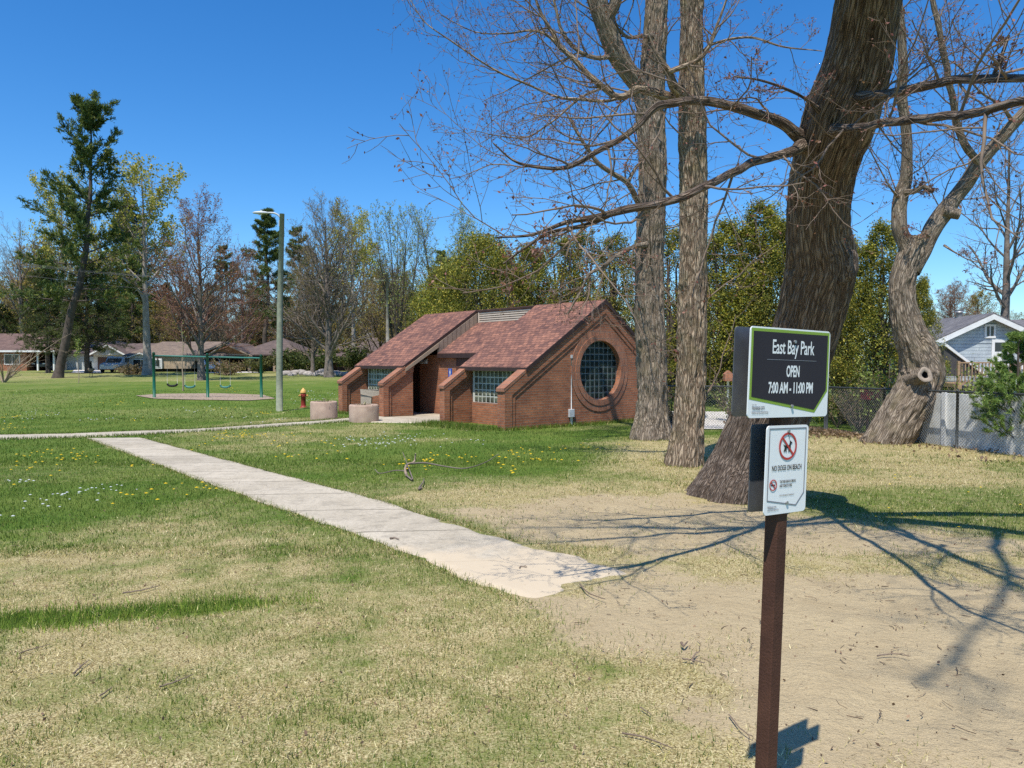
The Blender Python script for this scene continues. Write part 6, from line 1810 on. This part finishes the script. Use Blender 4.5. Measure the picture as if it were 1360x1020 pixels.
# undergrowth and leaf litter along the fence
rng = np.random.default_rng(61)
lf = MB()
c = []
for _ in range(3000):
    s_ = rng.normal(6.0, 1.1) if rng.random() < 0.93 else rng.uniform(-1, FLn); o_ = abs(rng.normal(0, 0.8)) - 0.25
    pnt = FA + fd * s_ + np.array([fd[1], -fd[0]]) * (-o_)
    c.append((pnt[0], pnt[1], gzf(*pnt) + 0.02 + rng.random() * 0.05))
v, f, col = quads(rng, np.array(c), 0.085, [(0.30, 0.20, 0.12), (0.24, 0.155, 0.095), (0.38, 0.28, 0.18), (0.17, 0.115, 0.075)], 0.7, 0.3); lf.add(v, f, col=col)
tag(lf.build('leaf_litter', M['leaf'], None), 'dry brown leaves lying along the fence', 'leaf litter', kind='stuff')
def bush(px, Y, h, wd, label, cols, n=1300, leaf=0.09, seed=1, name='shrub'):
    rng = np.random.default_rng(seed)
    x = (px - 680) / F * Y; b = (x, Y, gzf(x, Y))
    t = thing(name, label, 'shrub', b)
    st = np.array([[[math.cos(a_) * u * wd * 0.8, math.sin(a_) * u * wd * 0.8, u * l_] for u in np.linspace(0, 1, 6)] for a_, l_ in zip(rng.uniform(0, 6.28, 14), rng.uniform(0.5, 1.0, 14) * h)])
    r0 = np.repeat(np.linspace(0.018, 0.006, 6)[None], 14, 0)
    p1, r1 = grow(rng, st, r0, 8, 0.15, 0.97, 0.45, (0.4, 0.9), 0.05, 0.1, 0.6, 5, 0.005)
    mb = MB()
    for q_, w_ in ((st, r0), (p1, r1)):
        v, f = tubes(q_, w_, 4); mb.add(v, f)
    mb.build('stems', M['twig'], t, local=True)
    if n:
        c, d = pick(rng, p1, max(1, n // len(p1)), 0.2, 1.0)
        lf = MB(); v, f, col = quads(rng, c, leaf, cols, 0.7, 0.2, leaf * 0.6); lf.add(v, f, col=col); lf.build('leaves', M['leaf'], t, local=True)
DKG = [(0.05, 0.085, 0.02), (0.075, 0.11, 0.03), (0.12, 0.14, 0.04)]
bush(1113, 21.8, 1.5, 0.9, 'tangled dark shrub behind the fence just right of the park sign', DKG + [(0.2, 0.16, 0.06)], 1100, 0.07, 1)
bush(1142, 20.8, 1.2, 0.9, 'tangled bush below the red box', [(0.10, 0.10, 0.04), (0.16, 0.12, 0.06)], 700, 0.07, 2)
bush(1178, 19.8, 1.9, 0.8, 'fresh green bush against the crooked trunk', LGRN, 1300, 0.08, 3)
bush(1270, 17.6, 1.75, 0.7, 'light green leafy bush above the white panels', LGRN + [(0.30, 0.36, 0.12)], 900, 0.07, 4)
bush(1306, 17.2, 1.6, 0.7, 'green leafy bush between white panels and young pine', LGRN, 700, 0.07, 5)
bush(975, 24, 1.5, 0.9, 'loose shrub beside the bright drive left of the sign', DKG + LGRN, 700, 0.08, 6)
bush(893, 22.5, 1.0, 0.5, 'small dark shrub between the two straight trunks', DKG, 500, 0.07, 7)
bush(300, 70, 1.3, 2.2, 'low brown shrub bed before the ranch house', [(0.22, 0.15, 0.09), (0.16, 0.14, 0.06)], 1300, 0.22, 8)
bush(345, 76, 1.5, 1.8, 'rounded olive shrub beside the ranch house posts', [(0.16, 0.15, 0.05), (0.10, 0.11, 0.04)], 1300, 0.22, 9)
bush(180, 72, 0.9, 2.0, 'mound of brown brush at the foot of the dark pine trunk', [(0.24, 0.18, 0.10), (0.16, 0.12, 0.07)], 1300, 0.2, 10)
bush(412, 78, 2.4, 3.0, 'dark evergreen shrubs behind the field stones', HEMC, 2600, 0.25, 11)
bush(385, 80, 2.0, 2.4, 'dark shrub under the eaves of the ranch house', HEMC, 2200, 0.25, 12)
bush(462, 80, 2.6, 2.6, 'dark shrub between oval crowned tree and restroom fin wall', HEMC, 2200, 0.25, 13)
bush(445, 86, 3.2, 3.0, 'tall dark shrub in the distance left of the far brick house', HEMC + OLV, 2200, 0.25, 14)

# young white pine at the right edge
def young_pine(px, py, H, label, seed):
    rng = np.random.default_rng(seed)
    b = G(px, py); t = thing('young_pine', label, 'tree', b)
    p0 = np.array([[0.02 * math.sin(z * 2), 0.02 * math.cos(z), z] for z in np.linspace(-0.15, H, 14)])[None]; r0 = np.linspace(0.055, 0.01, 14)[None]
    tr = MB(); v, f = tubes(p0, r0, 10); tr.add(v, f, smooth=True)
    Ps = []
    for wv in np.linspace(0.12, 0.95, 9):
        for b_ in range(7):
            a_ = rng.uniform(0, 6.28); L_ = (1.02 - wv) * 1.05 * rng.uniform(0.75, 1.1) + 0.12
            el = 0.25 + 0.4 * wv
            st = np.array([0, 0, wv * H]); d = np.array([math.cos(a_) * math.cos(el), math.sin(a_) * math.cos(el), math.sin(el)])
            pts = [st]
            for j in range(6):
                d = nrm(d + np.array([0, 0, 0.06])); pts.append(pts[-1] + d * L_ / 6)
            Ps.append(pts)
    p1 = np.array(Ps); r1 = np.repeat(np.linspace(0.014, 0.005, 7)[None], len(p1), 0)
    v, f = tubes(p1, r1, 5); tr.add(v, f)
    p2, r2 = grow(rng, p1, r1, 6, 0.3, 0.98, 0.4, (0.5, 0.9), 0.05, 0.06, 0.6, 4, 0.004)
    v, f = tubes(p2, r2, 3); tr.add(v, f)
    tr.build('trunk', M['bark_dark'], t, local=True)
    lf = MB()
    GP = [(0.17, 0.26, 0.065), (0.23, 0.33, 0.08), (0.11, 0.19, 0.05), (0.29, 0.38, 0.10)]
    for pp, n in ((p2, 80), (p1, 110)):
        c, d = pick(rng, pp, n, 0.3, 1.0)
        v, f, col = quads(rng, c + d * 0.04, 0.125, GP, 0.07, 0.1, 0.012, d * 0.9, 0.3); lf.add(v, f, col=col)
    lf.build('crown', M['needle'], t, local=True)
young_pine(1350, 603, 2.35, 'young bright green pine at the right edge in front of the fence', 71)
# ================================================================== PARK SIGN
SB = (0.848, 2.5, gzf(0.848, 2.5))
sg = thing('park_sign', 'brown steel post carrying the dark park hours sign and a small no dogs sign', 'sign', SB)
Rm = Matrix.Translation(Vector(SB)) @ Matrix.Rotation(rad(1.7), 4, 'Y') @ Matrix.Rotation(rad(33), 4, 'Z')
sg.matrix_basis = Rm
zof = -SB[2]
mb = MB(); mb.box(-0.0255, 0.0255, -0.0255, 0.0255, -0.4, 1.755 + zof)
mb.build('post', M['signpost'], sg, local=True, bevel=0.003)

def rrect(x0, x1, z0, z1, r, n=6):
    out = []
    for cx, cz, a0 in ((x1 - r, z1 - r, 0), (x0 + r, z1 - r, 90), (x0 + r, z0 + r, 180), (x1 - r, z0 + r, 270)):
        for k in range(n + 1):
            a_ = rad(a0 + 90 * k / n); out.append((cx + r * math.cos(a_), cz + r * math.sin(a_)))
    return out
def plate(name, x0, x1, z0, z1, yf, matn, t=0.0035, r=0.014, label=None):
    mb = MB(); mb.prism(rrect(x0, x1, z0, z1, r), 'y', yf, yf + t)
    o = mb.build(name, M[matn], sg, local=True)
    if label: o['label'] = label
    return o
_fonts = {}
def text_mesh(mbd, s, x, z, h, y, wx=1.0, align='CENTER', bold=0.0, mi=0):
    cu = bpy.data.curves.new('t', 'FONT'); cu.body = s; cu.align_x = align; cu.size = h / 0.70; cu.offset = bold; cu.space_character = 0.95; cu.resolution_u = 3
    ob = bpy.data.objects.new('t', cu); COL.objects.link(ob)
    dg = bpy.context.evaluated_depsgraph_get()
    me = bpy.data.meshes.new_from_object(ob.evaluated_get(dg))
    v = np.empty(len(me.vertices) * 3); me.vertices.foreach_get('co', v); v = v.reshape(-1, 3)
    fs = [list(p.vertices) for p in me.polygons]
    mbd.add(np.stack([x + v[:, 0] * wx, np.full(len(v), y), z + v[:, 1]], -1), fs, m=mi)
    bpy.data.objects.remove(ob, do_unlink=True); bpy.data.curves.remove(cu); bpy.data.meshes.remove(me)
def inset(poly, d):
    """shrink a convex-ish polygon"""
    p = np.array(poly); n = len(p); out = []
    area = sum(p[i][0] * p[(i + 1) % n][1] - p[(i + 1) % n][0] * p[i][1] for i in range(n))
    sgn = 1 if area > 0 else -1
    for i in range(n):
        a_, b_, c_ = p[i - 1], p[i], p[(i + 1) % n]
        e1, e2 = (b_ - a_) / np.linalg.norm(b_ - a_), (c_ - b_) / np.linalg.norm(c_ - b_)
        n1, n2 = sgn * np.array([-e1[1], e1[0]]), sgn * np.array([-e2[1], e2[0]])
        m_ = (n1 + n2); m_ /= max(1e-6, (1 + n1 @ n2))
        out.append(tuple(b_ + m_ * d))
    return out

# upper sign
UX0, UX1, UZ0, UZ1 = -0.205, 0.205, 1.463 + zof, 1.753 + zof
W, Hh = UX1 - UX0, UZ1 - UZ0
yf = -0.0335
up = plate('hours_sign', UX0, UX1, UZ0, UZ1, yf, 'signwhite', label='dark grey sign with green border giving the park hours')
plate('rear_plate', UX0, UX1, UZ0, UZ1, 0.0275, 'alu', label='bare grey back of the rear sign plate')
def U(fx, fz): return (UX0 + fx * W, UZ1 - fz * Hh)
gpoly = [U(0.012, 0.018), U(0.988, 0.018), U(0.988, 0.700), U(0.825, 0.955), U(0.012, 0.795)]
mb = MB(); mb.prism(gpoly, 'y', yf - 0.0006, yf - 0.0001); mb.build('green_border', M['signgreen'], up, local=True)
mb = MB(); mb.prism(inset(gpoly, 0.0095), 'y', yf - 0.0012, yf - 0.0007); mb.build('dark_panel', M['signdark'], up, local=True)
y2 = yf - 0.0016
mb = MB()
text_mesh(mb, 'East Bay Park', *U(0.52, 0.285), 0.045, y2, 0.655, bold=0.0007)
text_mesh(mb, 'OPEN', *U(0.525, 0.540), 0.036, y2, 0.53, bold=0.0013)
text_mesh(mb, '7:00 AM - 11:00 PM', *U(0.51, 0.725), 0.035, y2, 0.60, bold=0.0013)
mb.build('lettering', M['signwhite'], up, local=True)
mb = MB(); a_ = U(0.20, 0.352); b_ = U(0.82, 0.358); mb.box(a_[0], b_[0], y2 - 0.0002, y2, b_[1], a_[1]); mb.build('rule_line', M['signgrey'], up, local=True)
mb = MB()
text_mesh(mb, 'CITY OF', *U(0.045, 0.865), 0.0052, y2, 0.8, 'LEFT')
text_mesh(mb, 'TRAVERSE CITY', *U(0.045, 0.910), 0.0105, y2, 0.62, 'LEFT', 0.0004)
text_mesh(mb, 'PARKS & RECREATION', *U(0.045, 0.955), 0.0085, y2, 0.68, 'LEFT')
mb.build('small_lettering', M['signgrey'], up, local=True)
def bolt(x, z, y, parent):
    mb = MB(); k = 10; mb.prism([(x + 0.0055 * math.cos(2 * PI * q / k), z + 0.0055 * math.sin(2 * PI * q / k)) for q in range(k)], 'y', y - 0.005, y); mb.build('bolt', M['steel'], parent, local=True)
bolt(*U(0.53, 0.145), yf - 0.0012, up); bolt(*U(0.525, 0.875), yf - 0.0012, up)
# spacer brackets between post and plates
mb = MB()
for z_ in (UZ1 - 0.04, UZ0 + 0.04): mb.box(-0.02, 0.02, yf + 0.0036, 0.0274, z_ - 0.015, z_ + 0.015)
mb.build('bracket', M['signpost'], sg, local=True)

# lower sign
LX0, LX1, LZ0, LZ1 = -0.107, 0.107, 1.145 + zof, 1.436 + zof
W2, H2 = LX1 - LX0, LZ1 - LZ0
lo_ = plate('no_dogs_sign', LX0, LX1, LZ0, LZ1, yf, 'signwhite', label='white sign with a red crossed out dog')
plate('rear_plate', LX0, LX1, LZ0, LZ1, 0.0275, 'alu', label='dark back of the lower rear plate')
def Lw(fx, fz): return (LX0 + fx * W2, LZ1 - fz * H2)
bp = [Lw(0.055, 0.028), Lw(0.945, 0.028), Lw(0.945, 0.782), Lw(0.75, 0.925), Lw(0.055, 0.842)]
mb = MB(); mb.prism(bp, 'y', y2 + 0.0004, y2 + 0.0010, [inset(bp, 0.0036)]); mb.build('border_line', M['signgrey'], lo_, local=True)
def ringp(mb, cx, cz, ro, ri, n=40):
    mb.prism([(cx + ro * math.cos(2 * PI * k / n), cz + ro * math.sin(2 * PI * k / n)) for k in range(n)], 'y', y2 - 0.0006, y2, [[(cx + ri * math.cos(2 * PI * k / n), cz + ri * math.sin(2 * PI * k / n)) for k in range(n)]])
    # diagonal bar from upper left to lower right
    d = (ro - ri) * 0.5; c = math.cos(rad(45)); r_ = (ro + ri) / 2
    mb.prism([(cx - r_ * c - d * c, cz + r_ * c - d * c), (cx - r_ * c + d * c, cz + r_ * c + d * c), (cx + r_ * c + d * c, cz - r_ * c + d * c), (cx + r_ * c - d * c, cz - r_ * c - d * c)], 'y', y2 - 0.0005, y2 - 0.0001)
cx, cz = Lw(0.50, 0.235)
# walking dog
q = 0.0075
dog = [(-3.3, 1.0), (-2.6, 0.4), (1.0, 0.5), (1.6, 1.7), (1.5, 2.8), (2.0, 3.0), (2.2, 2.6), (3.6, 2.0), (3.5, 1.3), (2.6, 1.1), (2.4, 0.2), (2.5, -1.2), (3.3, -3.2), (2.6, -3.3), (1.6, -1.5), (1.4, -3.3), (0.7, -3.3), (0.7, -1.2), (-1.0, -1.2), (-0.9, -3.3), (-1.6, -3.3), (-1.9, -1.6), (-2.7, -3.2), (-3.3, -3.0), (-2.6, -1.0), (-2.7, -0.2), (-3.7, 0.9)]
mb = MB(); mb.prism([(cx + a_ * q * 0.82, cz + b_ * q * 0.82) for a_, b_ in dog], 'y', y2 + 0.0003, y2 + 0.0009); mb.build('dog_symbol', M['signink'], lo_, local=True)
mb = MB(); mb.prism([(cx + 0.006, cz + 0.022), (cx + 0.001, cz + 0.036), (cx + 0.003, cz + 0.0365), (cx + 0.008, cz + 0.022)], 'y', y2 + 0.0003, y2 + 0.0009); mb.build('leash_symbol', M['signgrey'], lo_, local=True)
mb = MB(); ringp(mb, cx, cz, 0.0455, 0.0385); mb.build('prohibition_ring', M['signred'], lo_, local=True)
cx2, cz2 = Lw(0.185, 0.665)
mb = MB(); mb.box(cx2 - 0.010, cx2 + 0.008, y2 + 0.0003, y2 + 0.0009, cz2 - 0.002, cz2 + 0.002); mb.box(cx2 + 0.009, cx2 + 0.011, y2 + 0.0003, y2 + 0.0009, cz2 - 0.002, cz2 + 0.002); mb.build('cigarette_symbol', M['signink'], lo_, local=True)
mb = MB(); ringp(mb, cx2, cz2, 0.0185, 0.0150, 28); mb.build('prohibition_ring', M['signred'], lo_, local=True)
mb = MB()
text_mesh(mb, 'NO DOGS ON BEACH', *Lw(0.50, 0.505), 0.0170, y2, 0.66, bold=0.0003)
text_mesh(mb, 'THIS PARK BEACH IS SMOKE', *Lw(0.34, 0.648), 0.0085, y2, 0.56, 'LEFT', 0.0002)
text_mesh(mb, 'AND TOBACCO FREE', *Lw(0.34, 0.695), 0.0085, y2, 0.56, 'LEFT', 0.0002)
text_mesh(mb, 'CITY OF TRAVERSE CITY ORDINANCE', *Lw(0.52, 0.800), 0.0052, y2, 0.62)
mb.build('lettering', M['signink'], lo_, local=True)
mb = MB()
text_mesh(mb, 'CITY OF', *Lw(0.075, 0.905), 0.0035, y2, 0.8, 'LEFT')
text_mesh(mb, 'TRAVERSE CITY', *Lw(0.075, 0.930), 0.0075, y2, 0.62, 'LEFT', 0.0002)
text_mesh(mb, 'PARKS & RECREATION', *Lw(0.075, 0.957), 0.0062, y2, 0.66, 'LEFT')
mb.build('small_lettering', M['signgrey'], lo_, local=True)
bolt(*Lw(0.5, 0.065), yf, lo_); bolt(*Lw(0.525, 0.880), yf, lo_)
mb = MB()
for z_ in (LZ1 - 0.03, LZ0 + 0.04): mb.box(-0.02, 0.02, yf + 0.0036, 0.0274, z_ - 0.012, z_ + 0.012)
mb.build('bracket', M['signpost'], sg, local=True)
# ================================================================== GRASS, FLOWERS, STICKS
rng = np.random.default_rng(88)
def scatter(n, y0, y1, pw=1.0, wide=0.80, x0=None):
    """points in the strip of ground in front of the camera, denser close by"""
    u = rng.random(n)
    y = (y0 ** (2 - pw) + u * (y1 ** (2 - pw) - y0 ** (2 - pw))) ** (1 / (2 - pw))
    x = rng.uniform(-1, 1, n) * (wide * y + 0.6)
    return x, y
def off_paths(x, y, margin=0.0):
    ok = np.ones(len(x), bool)
    for p in PATHS:
        ok &= sdist(x, y, p) < -margin + 0.03 * rng.random(len(x))
    # not inside the building
    c, s = math.cos(rad(-40)), math.sin(rad(-40))
    lx = c * (x - BO[0]) - s * (y - BO[1]); ly = s * (x - BO[0]) + c * (y - BO[1])
    ok &= ~((lx > 0) & (lx < 6.5) & (ly > 0) & (ly < 9.95))
    return ok
def blades(x, y, g, sa, hgt, wid, green_flat=0.5):
    n = len(x)
    isg = rng.random(n) < g
    a = rng.random(n) * 2 * PI
    tilt = np.where(isg, np.abs(rng.normal(0, 0.45, n)), rng.uniform(0.55, 1.45, n))
    h = hgt * rng.uniform(0.5, 1.3, n) * np.where(isg, 1.0, 0.95)
    d = np.stack([np.cos(a) * np.sin(tilt), np.sin(a) * np.sin(tilt), np.cos(tilt)], -1)
    b = rng.random(n) * 2 * PI
    e = np.stack([np.cos(b), np.sin(b), np.zeros(n)], -1) * (wid * rng.uniform(0.7, 1.3, n))[:, None]
    z = gz(x, y) - 0.004 + 0.006 * rng.random(n)
    c = np.stack([x, y, z], -1)
    tip = c + d * h[:, None]
    v = np.stack([c - e, c + e, tip], 1).reshape(-1, 3)
    cg = np.array([(0.065, 0.125, 0.014), (0.105, 0.175, 0.022), (0.155, 0.225, 0.032), (0.21, 0.25, 0.05)])[rng.integers(0, 4, n)]
    cs = np.array([(0.54, 0.45, 0.22), (0.40, 0.32, 0.13), (0.72, 0.63, 0.37), (0.20, 0.14, 0.062), (0.42, 0.38, 0.13)])[rng.integers(0, 5, n)]
    col = np.where(isg[:, None], cg, cs) * rng.uniform(0.62, 1.3, (n, 1))
    return v, np.arange(3 * n).reshape(-1, 3), np.repeat(col, 3, 0)
mb = MB()
for (n, y0, y1, pw, hgt, wid) in ((190000, 2.3, 7.0, 1.0, 0.034, 0.0022), (170000, 6.5, 14.0, 1.0, 0.044, 0.0036), (120000, 13, 26, 1.0, 0.055, 0.006), (60000, 25, 46, 1.0, 0.07, 0.011)):
    x, y = scatter(n, y0, y1, pw)
    g, sa = masks(x, y)
    thin = fbm(x * 1.9, y * 1.9, 31, 3)
    keep = off_paths(x, y) & (rng.random(n) > sa * 1.06) & (rng.random(n) < 0.35 + 1.1 * thin)
    x, y, g = x[keep], y[keep], g[keep]
    # greener in small tufts
    gg = np.clip(g * 1.1 + 0.55 * (fbm(x * 3.7, y * 3.7, 33, 2) - 0.55), 0.03, 1)
    strip = sstep(0.0, 0.15, sdist(x, y, STRIP)) if y0 < 10 else 0
    v, f, col = blades(x, y, gg, None, hgt * (1 + 0.9 * strip), wid)
    mb.add(v, f, col=col)
# rank lush blades in the strip, grassy fringe at walls, trunks and path edges
def fringe(poly, n, w, h, wid=0.004, gg=0.9):
    poly = np.asarray(poly); d = np.concatenate([[0], np.cumsum(np.linalg.norm(np.diff(poly, axis=0), axis=1))])
    t = rng.random(n) * d[-1]
    x = np.interp(t, d, poly[:, 0]) + rng.normal(0, w, n); y = np.interp(t, d, poly[:, 1]) + rng.normal(0, w, n)
    v, f, col = blades(x, y, np.full(n, gg), None, h, wid); mb.add(v, f, col=col)
x, y = scatter(60000, 4.2, 6.5); k = sdist(x, y, STRIP) > rng.normal(0, 0.07, len(x)); v, f, col = blades(x[k], y[k], np.full(k.sum(), 0.92), None, 0.058, 0.003); mb.add(v, f, col=col * np.array([1.6, 1.6, 1.4]))
fringe(PL, 7000, 0.035, 0.05, 0.003, 0.35); fringe(PR[:5], 6000, 0.035, 0.05, 0.003, 0.35)
fringe(CU, 5000, 0.06, 0.08, 0.008); fringe(CL, 5000, 0.06, 0.08, 0.008)
fringe([bl(-0.05, 0), bl(-0.05, 3.5)], 1600, 0.06, 0.13, 0.008); fringe([bl(0.0, -0.06), bl(6.2, -0.06)], 2600, 0.07, 0.13, 0.008)
fringe([bl(-0.05, 6.9), bl(-0.05, 10)], 1200, 0.06, 0.13, 0.008); fringe([bl(-0.35, 0.4), bl(-0.5, 3.3)], 3000, 0.25, 0.16, 0.008)
for root_, r_ in ((b0, 0.8), (b2, 0.42), (b3, 0.62), (b4, 0.75)):
    a_ = np.linspace(0, 2 * PI, 30)
    fringe(np.stack([root_[0] + r_ * np.cos(a_), root_[1] + r_ * np.sin(a_)], -1), 900, 0.10, 0.06, 0.004, 0.3)
tag(mb.build('grass', M['bladem']), 'lawn of straw coloured and green grass blades', 'grass', kind='stuff')

# dandelions and small white flowers (countless)
mb = MB()
def flowers(px0, px1, py0, py1, n, col, size, cl=0.35, frac=0.8):
    n = int(n * 0.75); k = max(3, n // 7)
    cx, cy = rng.uniform(px0, px1, k), rng.uniform(py0, py1, k)
    pts = []
    for _ in range(n):
        i = rng.integers(0, k)
        b = G(cx[i], cy[i]); pts.append((b[0] + rng.normal(0, cl), b[1] + rng.normal(0, cl * 1.5)))
    p = np.array(pts); ok = off_paths(p[:, 0], p[:, 1], 0.05); p = p[ok]
    z = gz(p[:, 0], p[:, 1]) + rng.uniform(0.03, 0.07, len(p))
    s = size * rng.uniform(0.7, 1.2, len(p))
    an = np.arange(6) / 6 * 2 * PI
    v = np.stack([p[:, 0:1] + s[:, None] * np.cos(an), p[:, 1:2] + s[:, None] * np.sin(an), z[:, None] + 0 * an[None]], -1)
    top = np.stack([p[:, 0], p[:, 1], z + s * 0.45], -1)[:, None]
    vv = np.concatenate([v, top], 1).reshape(-1, 3)
    base = (np.arange(len(p)) * 7)[:, None, None]; j = np.arange(6)
    f = (base + np.stack([j, (j + 1) % 6, np.full(6, 6)], -1)[None]).reshape(-1, 3)
    mb.add(vv, f, col=np.broadcast_to(np.array(col), (len(vv), 3)))
YF, WF = (0.72, 0.50, 0.02), (0.62, 0.64, 0.66)
flowers(0, 110, 586, 640, 45, YF, 0.026); flowers(120, 300, 592, 690, 30, YF, 0.024); flowers(0, 300, 590, 690, 20, YF, 0.024)
flowers(270, 360, 574, 600, 55, YF, 0.028); flowers(340, 560, 578, 615, 40, YF, 0.027); flowers(540, 740, 585, 625, 75, YF, 0.027, 0.3); flowers(700, 830, 590, 612, 30, YF, 0.025)
flowers(0, 40, 545, 572, 45, YF, 0.032, 0.3); flowers(60, 400, 535, 570, 50, YF, 0.03); flowers(120, 330, 500, 545, 40, YF, 0.035); flowers(1120, 1340, 640, 690, 22, YF, 0.016)
flowers(20, 180, 630, 690, 60, WF, 0.018, 0.2); flowers(470, 620, 575, 596, 110, WF, 0.022, 0.3); flowers(20, 60, 540, 570, 30, WF, 0.025, 0.3); flowers(380, 480, 520, 535, 80, WF, 0.03, 0.5); flowers(100, 400, 535, 568, 50, WF, 0.026)
tag(mb.build('lawn_flowers', M['bladem']), 'yellow dandelions and small white flowers dotting the lawn', 'flowers', kind='stuff')

# fine litter of twigs, bark crumbs and needles on sand and lawn
n = 5200
x, y = scatter(n, 2.6, 11, 1.0); g, sa = masks(x, y)
k = (rng.random(n) < 0.12 + 0.8 * sa) & (fbm(x * 1.3, y * 1.3, 71, 3) > 0.36); x, y = x[k], y[k]; n = len(x)
a_ = rng.random(n) * 2 * PI; L_ = 0.008 + 0.085 * rng.random(n) ** 2.2
p0 = np.stack([x, y, gz(x, y) + 0.008], -1); d_ = np.stack([np.cos(a_), np.sin(a_), rng.normal(0, 0.06, n)], -1)
bend = np.stack([-np.sin(a_), np.cos(a_), np.zeros(n)], -1) * rng.normal(0, 0.15, n)[:, None]
pp = np.stack([p0, p0 + (d_ + bend) * (L_ * 0.5)[:, None], p0 + d_ * L_[:, None]], 1)
pp[..., 2] = np.maximum(pp[..., 2], gz(pp[..., 0], pp[..., 1]) + 0.004)
rr_ = np.repeat((rng.uniform(0.0009, 0.0026, n))[:, None], 3, 1)
mb = MB(); v, f = tubes(pp, rr_, 4); cc = np.array([(0.12, 0.085, 0.06), (0.20, 0.14, 0.09), (0.30, 0.22, 0.14), (0.08, 0.055, 0.04)])[rng.integers(0, 4, n)]
mb.add(v, f, col=np.repeat(cc, 12, 0))
m_ = 1500
xx, yy = scatter(m_, 2.6, 12); 
v, f, col = quads(rng, np.stack([xx, yy, gz(xx, yy) + 0.012], -1), 0.022, [(0.22, 0.14, 0.09), (0.14, 0.09, 0.06), (0.30, 0.20, 0.12)], 0.6, 0.0); mb.add(v, f, col=col)
tag(mb.build('twig_litter', M['vcol']), 'fine litter of twigs and bark crumbs on sand and grass', 'litter', kind='stuff')

# single fallen sticks one can point to
def stick(pts, r, label, forks=2, group='sticks lying on the ground', seed=0):
    rg_ = np.random.default_rng(seed)
    w_ = [G(*p) for p in pts]
    c = catmull(np.array(w_), 10); c[:, 2] = gz(c[:, 0], c[:, 1]) + r + 0.014 + 0.004 * rg_.random(10)
    r = r * 0.75; mb = MB(); mb.tube(c, np.linspace(r, r * 0.45, 10), 6)
    for k_ in range(forks):
        i = rg_.integers(3, 8); d_ = nrm(c[i] - c[i - 1]); pr = np.array([-d_[1], d_[0], 0]) * rg_.choice([-1, 1])
        ln = np.linalg.norm(c[-1] - c[0]) * 0.25
        mb.tube([c[i], c[i] + (d_ * 0.7 + pr * 0.5) * ln * 0.5 + [0, 0, 0.01], c[i] + (d_ + pr * 0.8) * ln], [r * 0.6, r * 0.45, r * 0.25], 5)
    o = mb.build('fallen_stick', M['twig'])
    tag(o, label, 'stick', group)
stick([(163, 792), (188, 788), (211, 782)], 0.008, 'dark stick just above the bright green grass strip', 1, seed=1)
stick([(98, 900), (108, 890), (118, 882)], 0.007, 'short stick with a dark knob end left of centre in the dry grass', 1, seed=2)
stick([(26, 872), (45, 866), (68, 860)], 0.005, 'thin pale twig below the left end of the green strip', 0, seed=3)
stick([(212, 918), (235, 910), (257, 901)], 0.006, 'crooked twig right below the green strip middle', 1, seed=4)
stick([(133, 930), (141, 924), (149, 918)], 0.006, 'short straight stick lowest in the left dry grass', 0, seed=5)
stick([(826, 980), (850, 984), (873, 992), (893, 1000)], 0.006, 'long curved straw coloured stick in the grass near the sign post foot', 1, seed=6)
stick([(850, 945), (858, 950), (865, 955)], 0.005, 'short dark stick above the long curved one', 0, seed=7)
stick([(770, 780), (782, 792), (804, 800)], 0.008, 'curved stick lying at the end of the concrete path', 0, seed=8)
stick([(905, 860), (908, 864), (913, 858)], 0.012, 'dark chunk of bark on the sand left of the post', 0, seed=9)
stick([(906, 880), (920, 882), (936, 886)], 0.007, 'dark forked stick on the sand left of the post', 2, seed=10)
stick([(920, 880), (924, 873), (929, 871)], 0.008, 'small curled stick on the sand left of the post', 0, seed=11)
stick([(1165, 876), (1187, 873), (1209, 877)], 0.006, 'dark stick on the sand right of the post', 1, seed=12)
stick([(968, 955), (985, 975), (1000, 985)], 0.005, 'thin straight stick close left of the post foot', 1, seed=13)
stick([(690, 758), (692, 756), (700, 757)], 0.008, 'curled brown leafy bit on the lower path', 1, seed=14)
stick([(518, 719), (524, 718), (530, 720)], 0.012, 'small brown bark flake on the middle of the path', 0, seed=15)
# dead branch on the lawn in front of the restroom
br = thing('fallen_branch', 'dead forked branch with an upright broken stub on the lawn before the restroom', 'branch', G(545, 630))
def gp(px, py, up=0.0):
    q = G(px, py); return (q[0], q[1], q[2] + up)
mb = MB()
mb.tube(catmull([gp(540, 634, .03), gp(538, 628, .05), gp(541, 623, .08), gp(550, 621, .10), (gp(552, 621)[0], gp(552, 621)[1], gp(552, 621)[2] + 0.24)], 16), np.linspace(0.024, 0.014, 16), 8)
mb.build('stub', M['twigtan'], br)
mb = MB()
mb.tube(catmull([gp(545, 622, .08), gp(565, 621, .08), gp(590, 624, .06), gp(618, 626, .05), gp(645, 620, .08), gp(662, 610, .10)], 24), np.linspace(0.017, 0.005, 24), 7)
mb.tube(catmull([gp(540, 630, .05), gp(525, 629, .05), gp(505, 632, .04), gp(498, 628, .06)], 16), np.linspace(0.012, 0.005, 16), 6)
mb.tube(catmull([gp(540, 634, .03), gp(548, 640, .03), gp(545, 636, .1), gp(535, 620, .25)], 16), np.linspace(0.016, 0.006, 16), 6)
mb.tube(catmull([gp(560, 650, .02), gp(556, 652, .03), gp(562, 645, .05), gp(563, 640, .05)], 12), np.linspace(0.018, 0.006, 12), 6)
mb.build('twigs', M['twiggrey'], br)
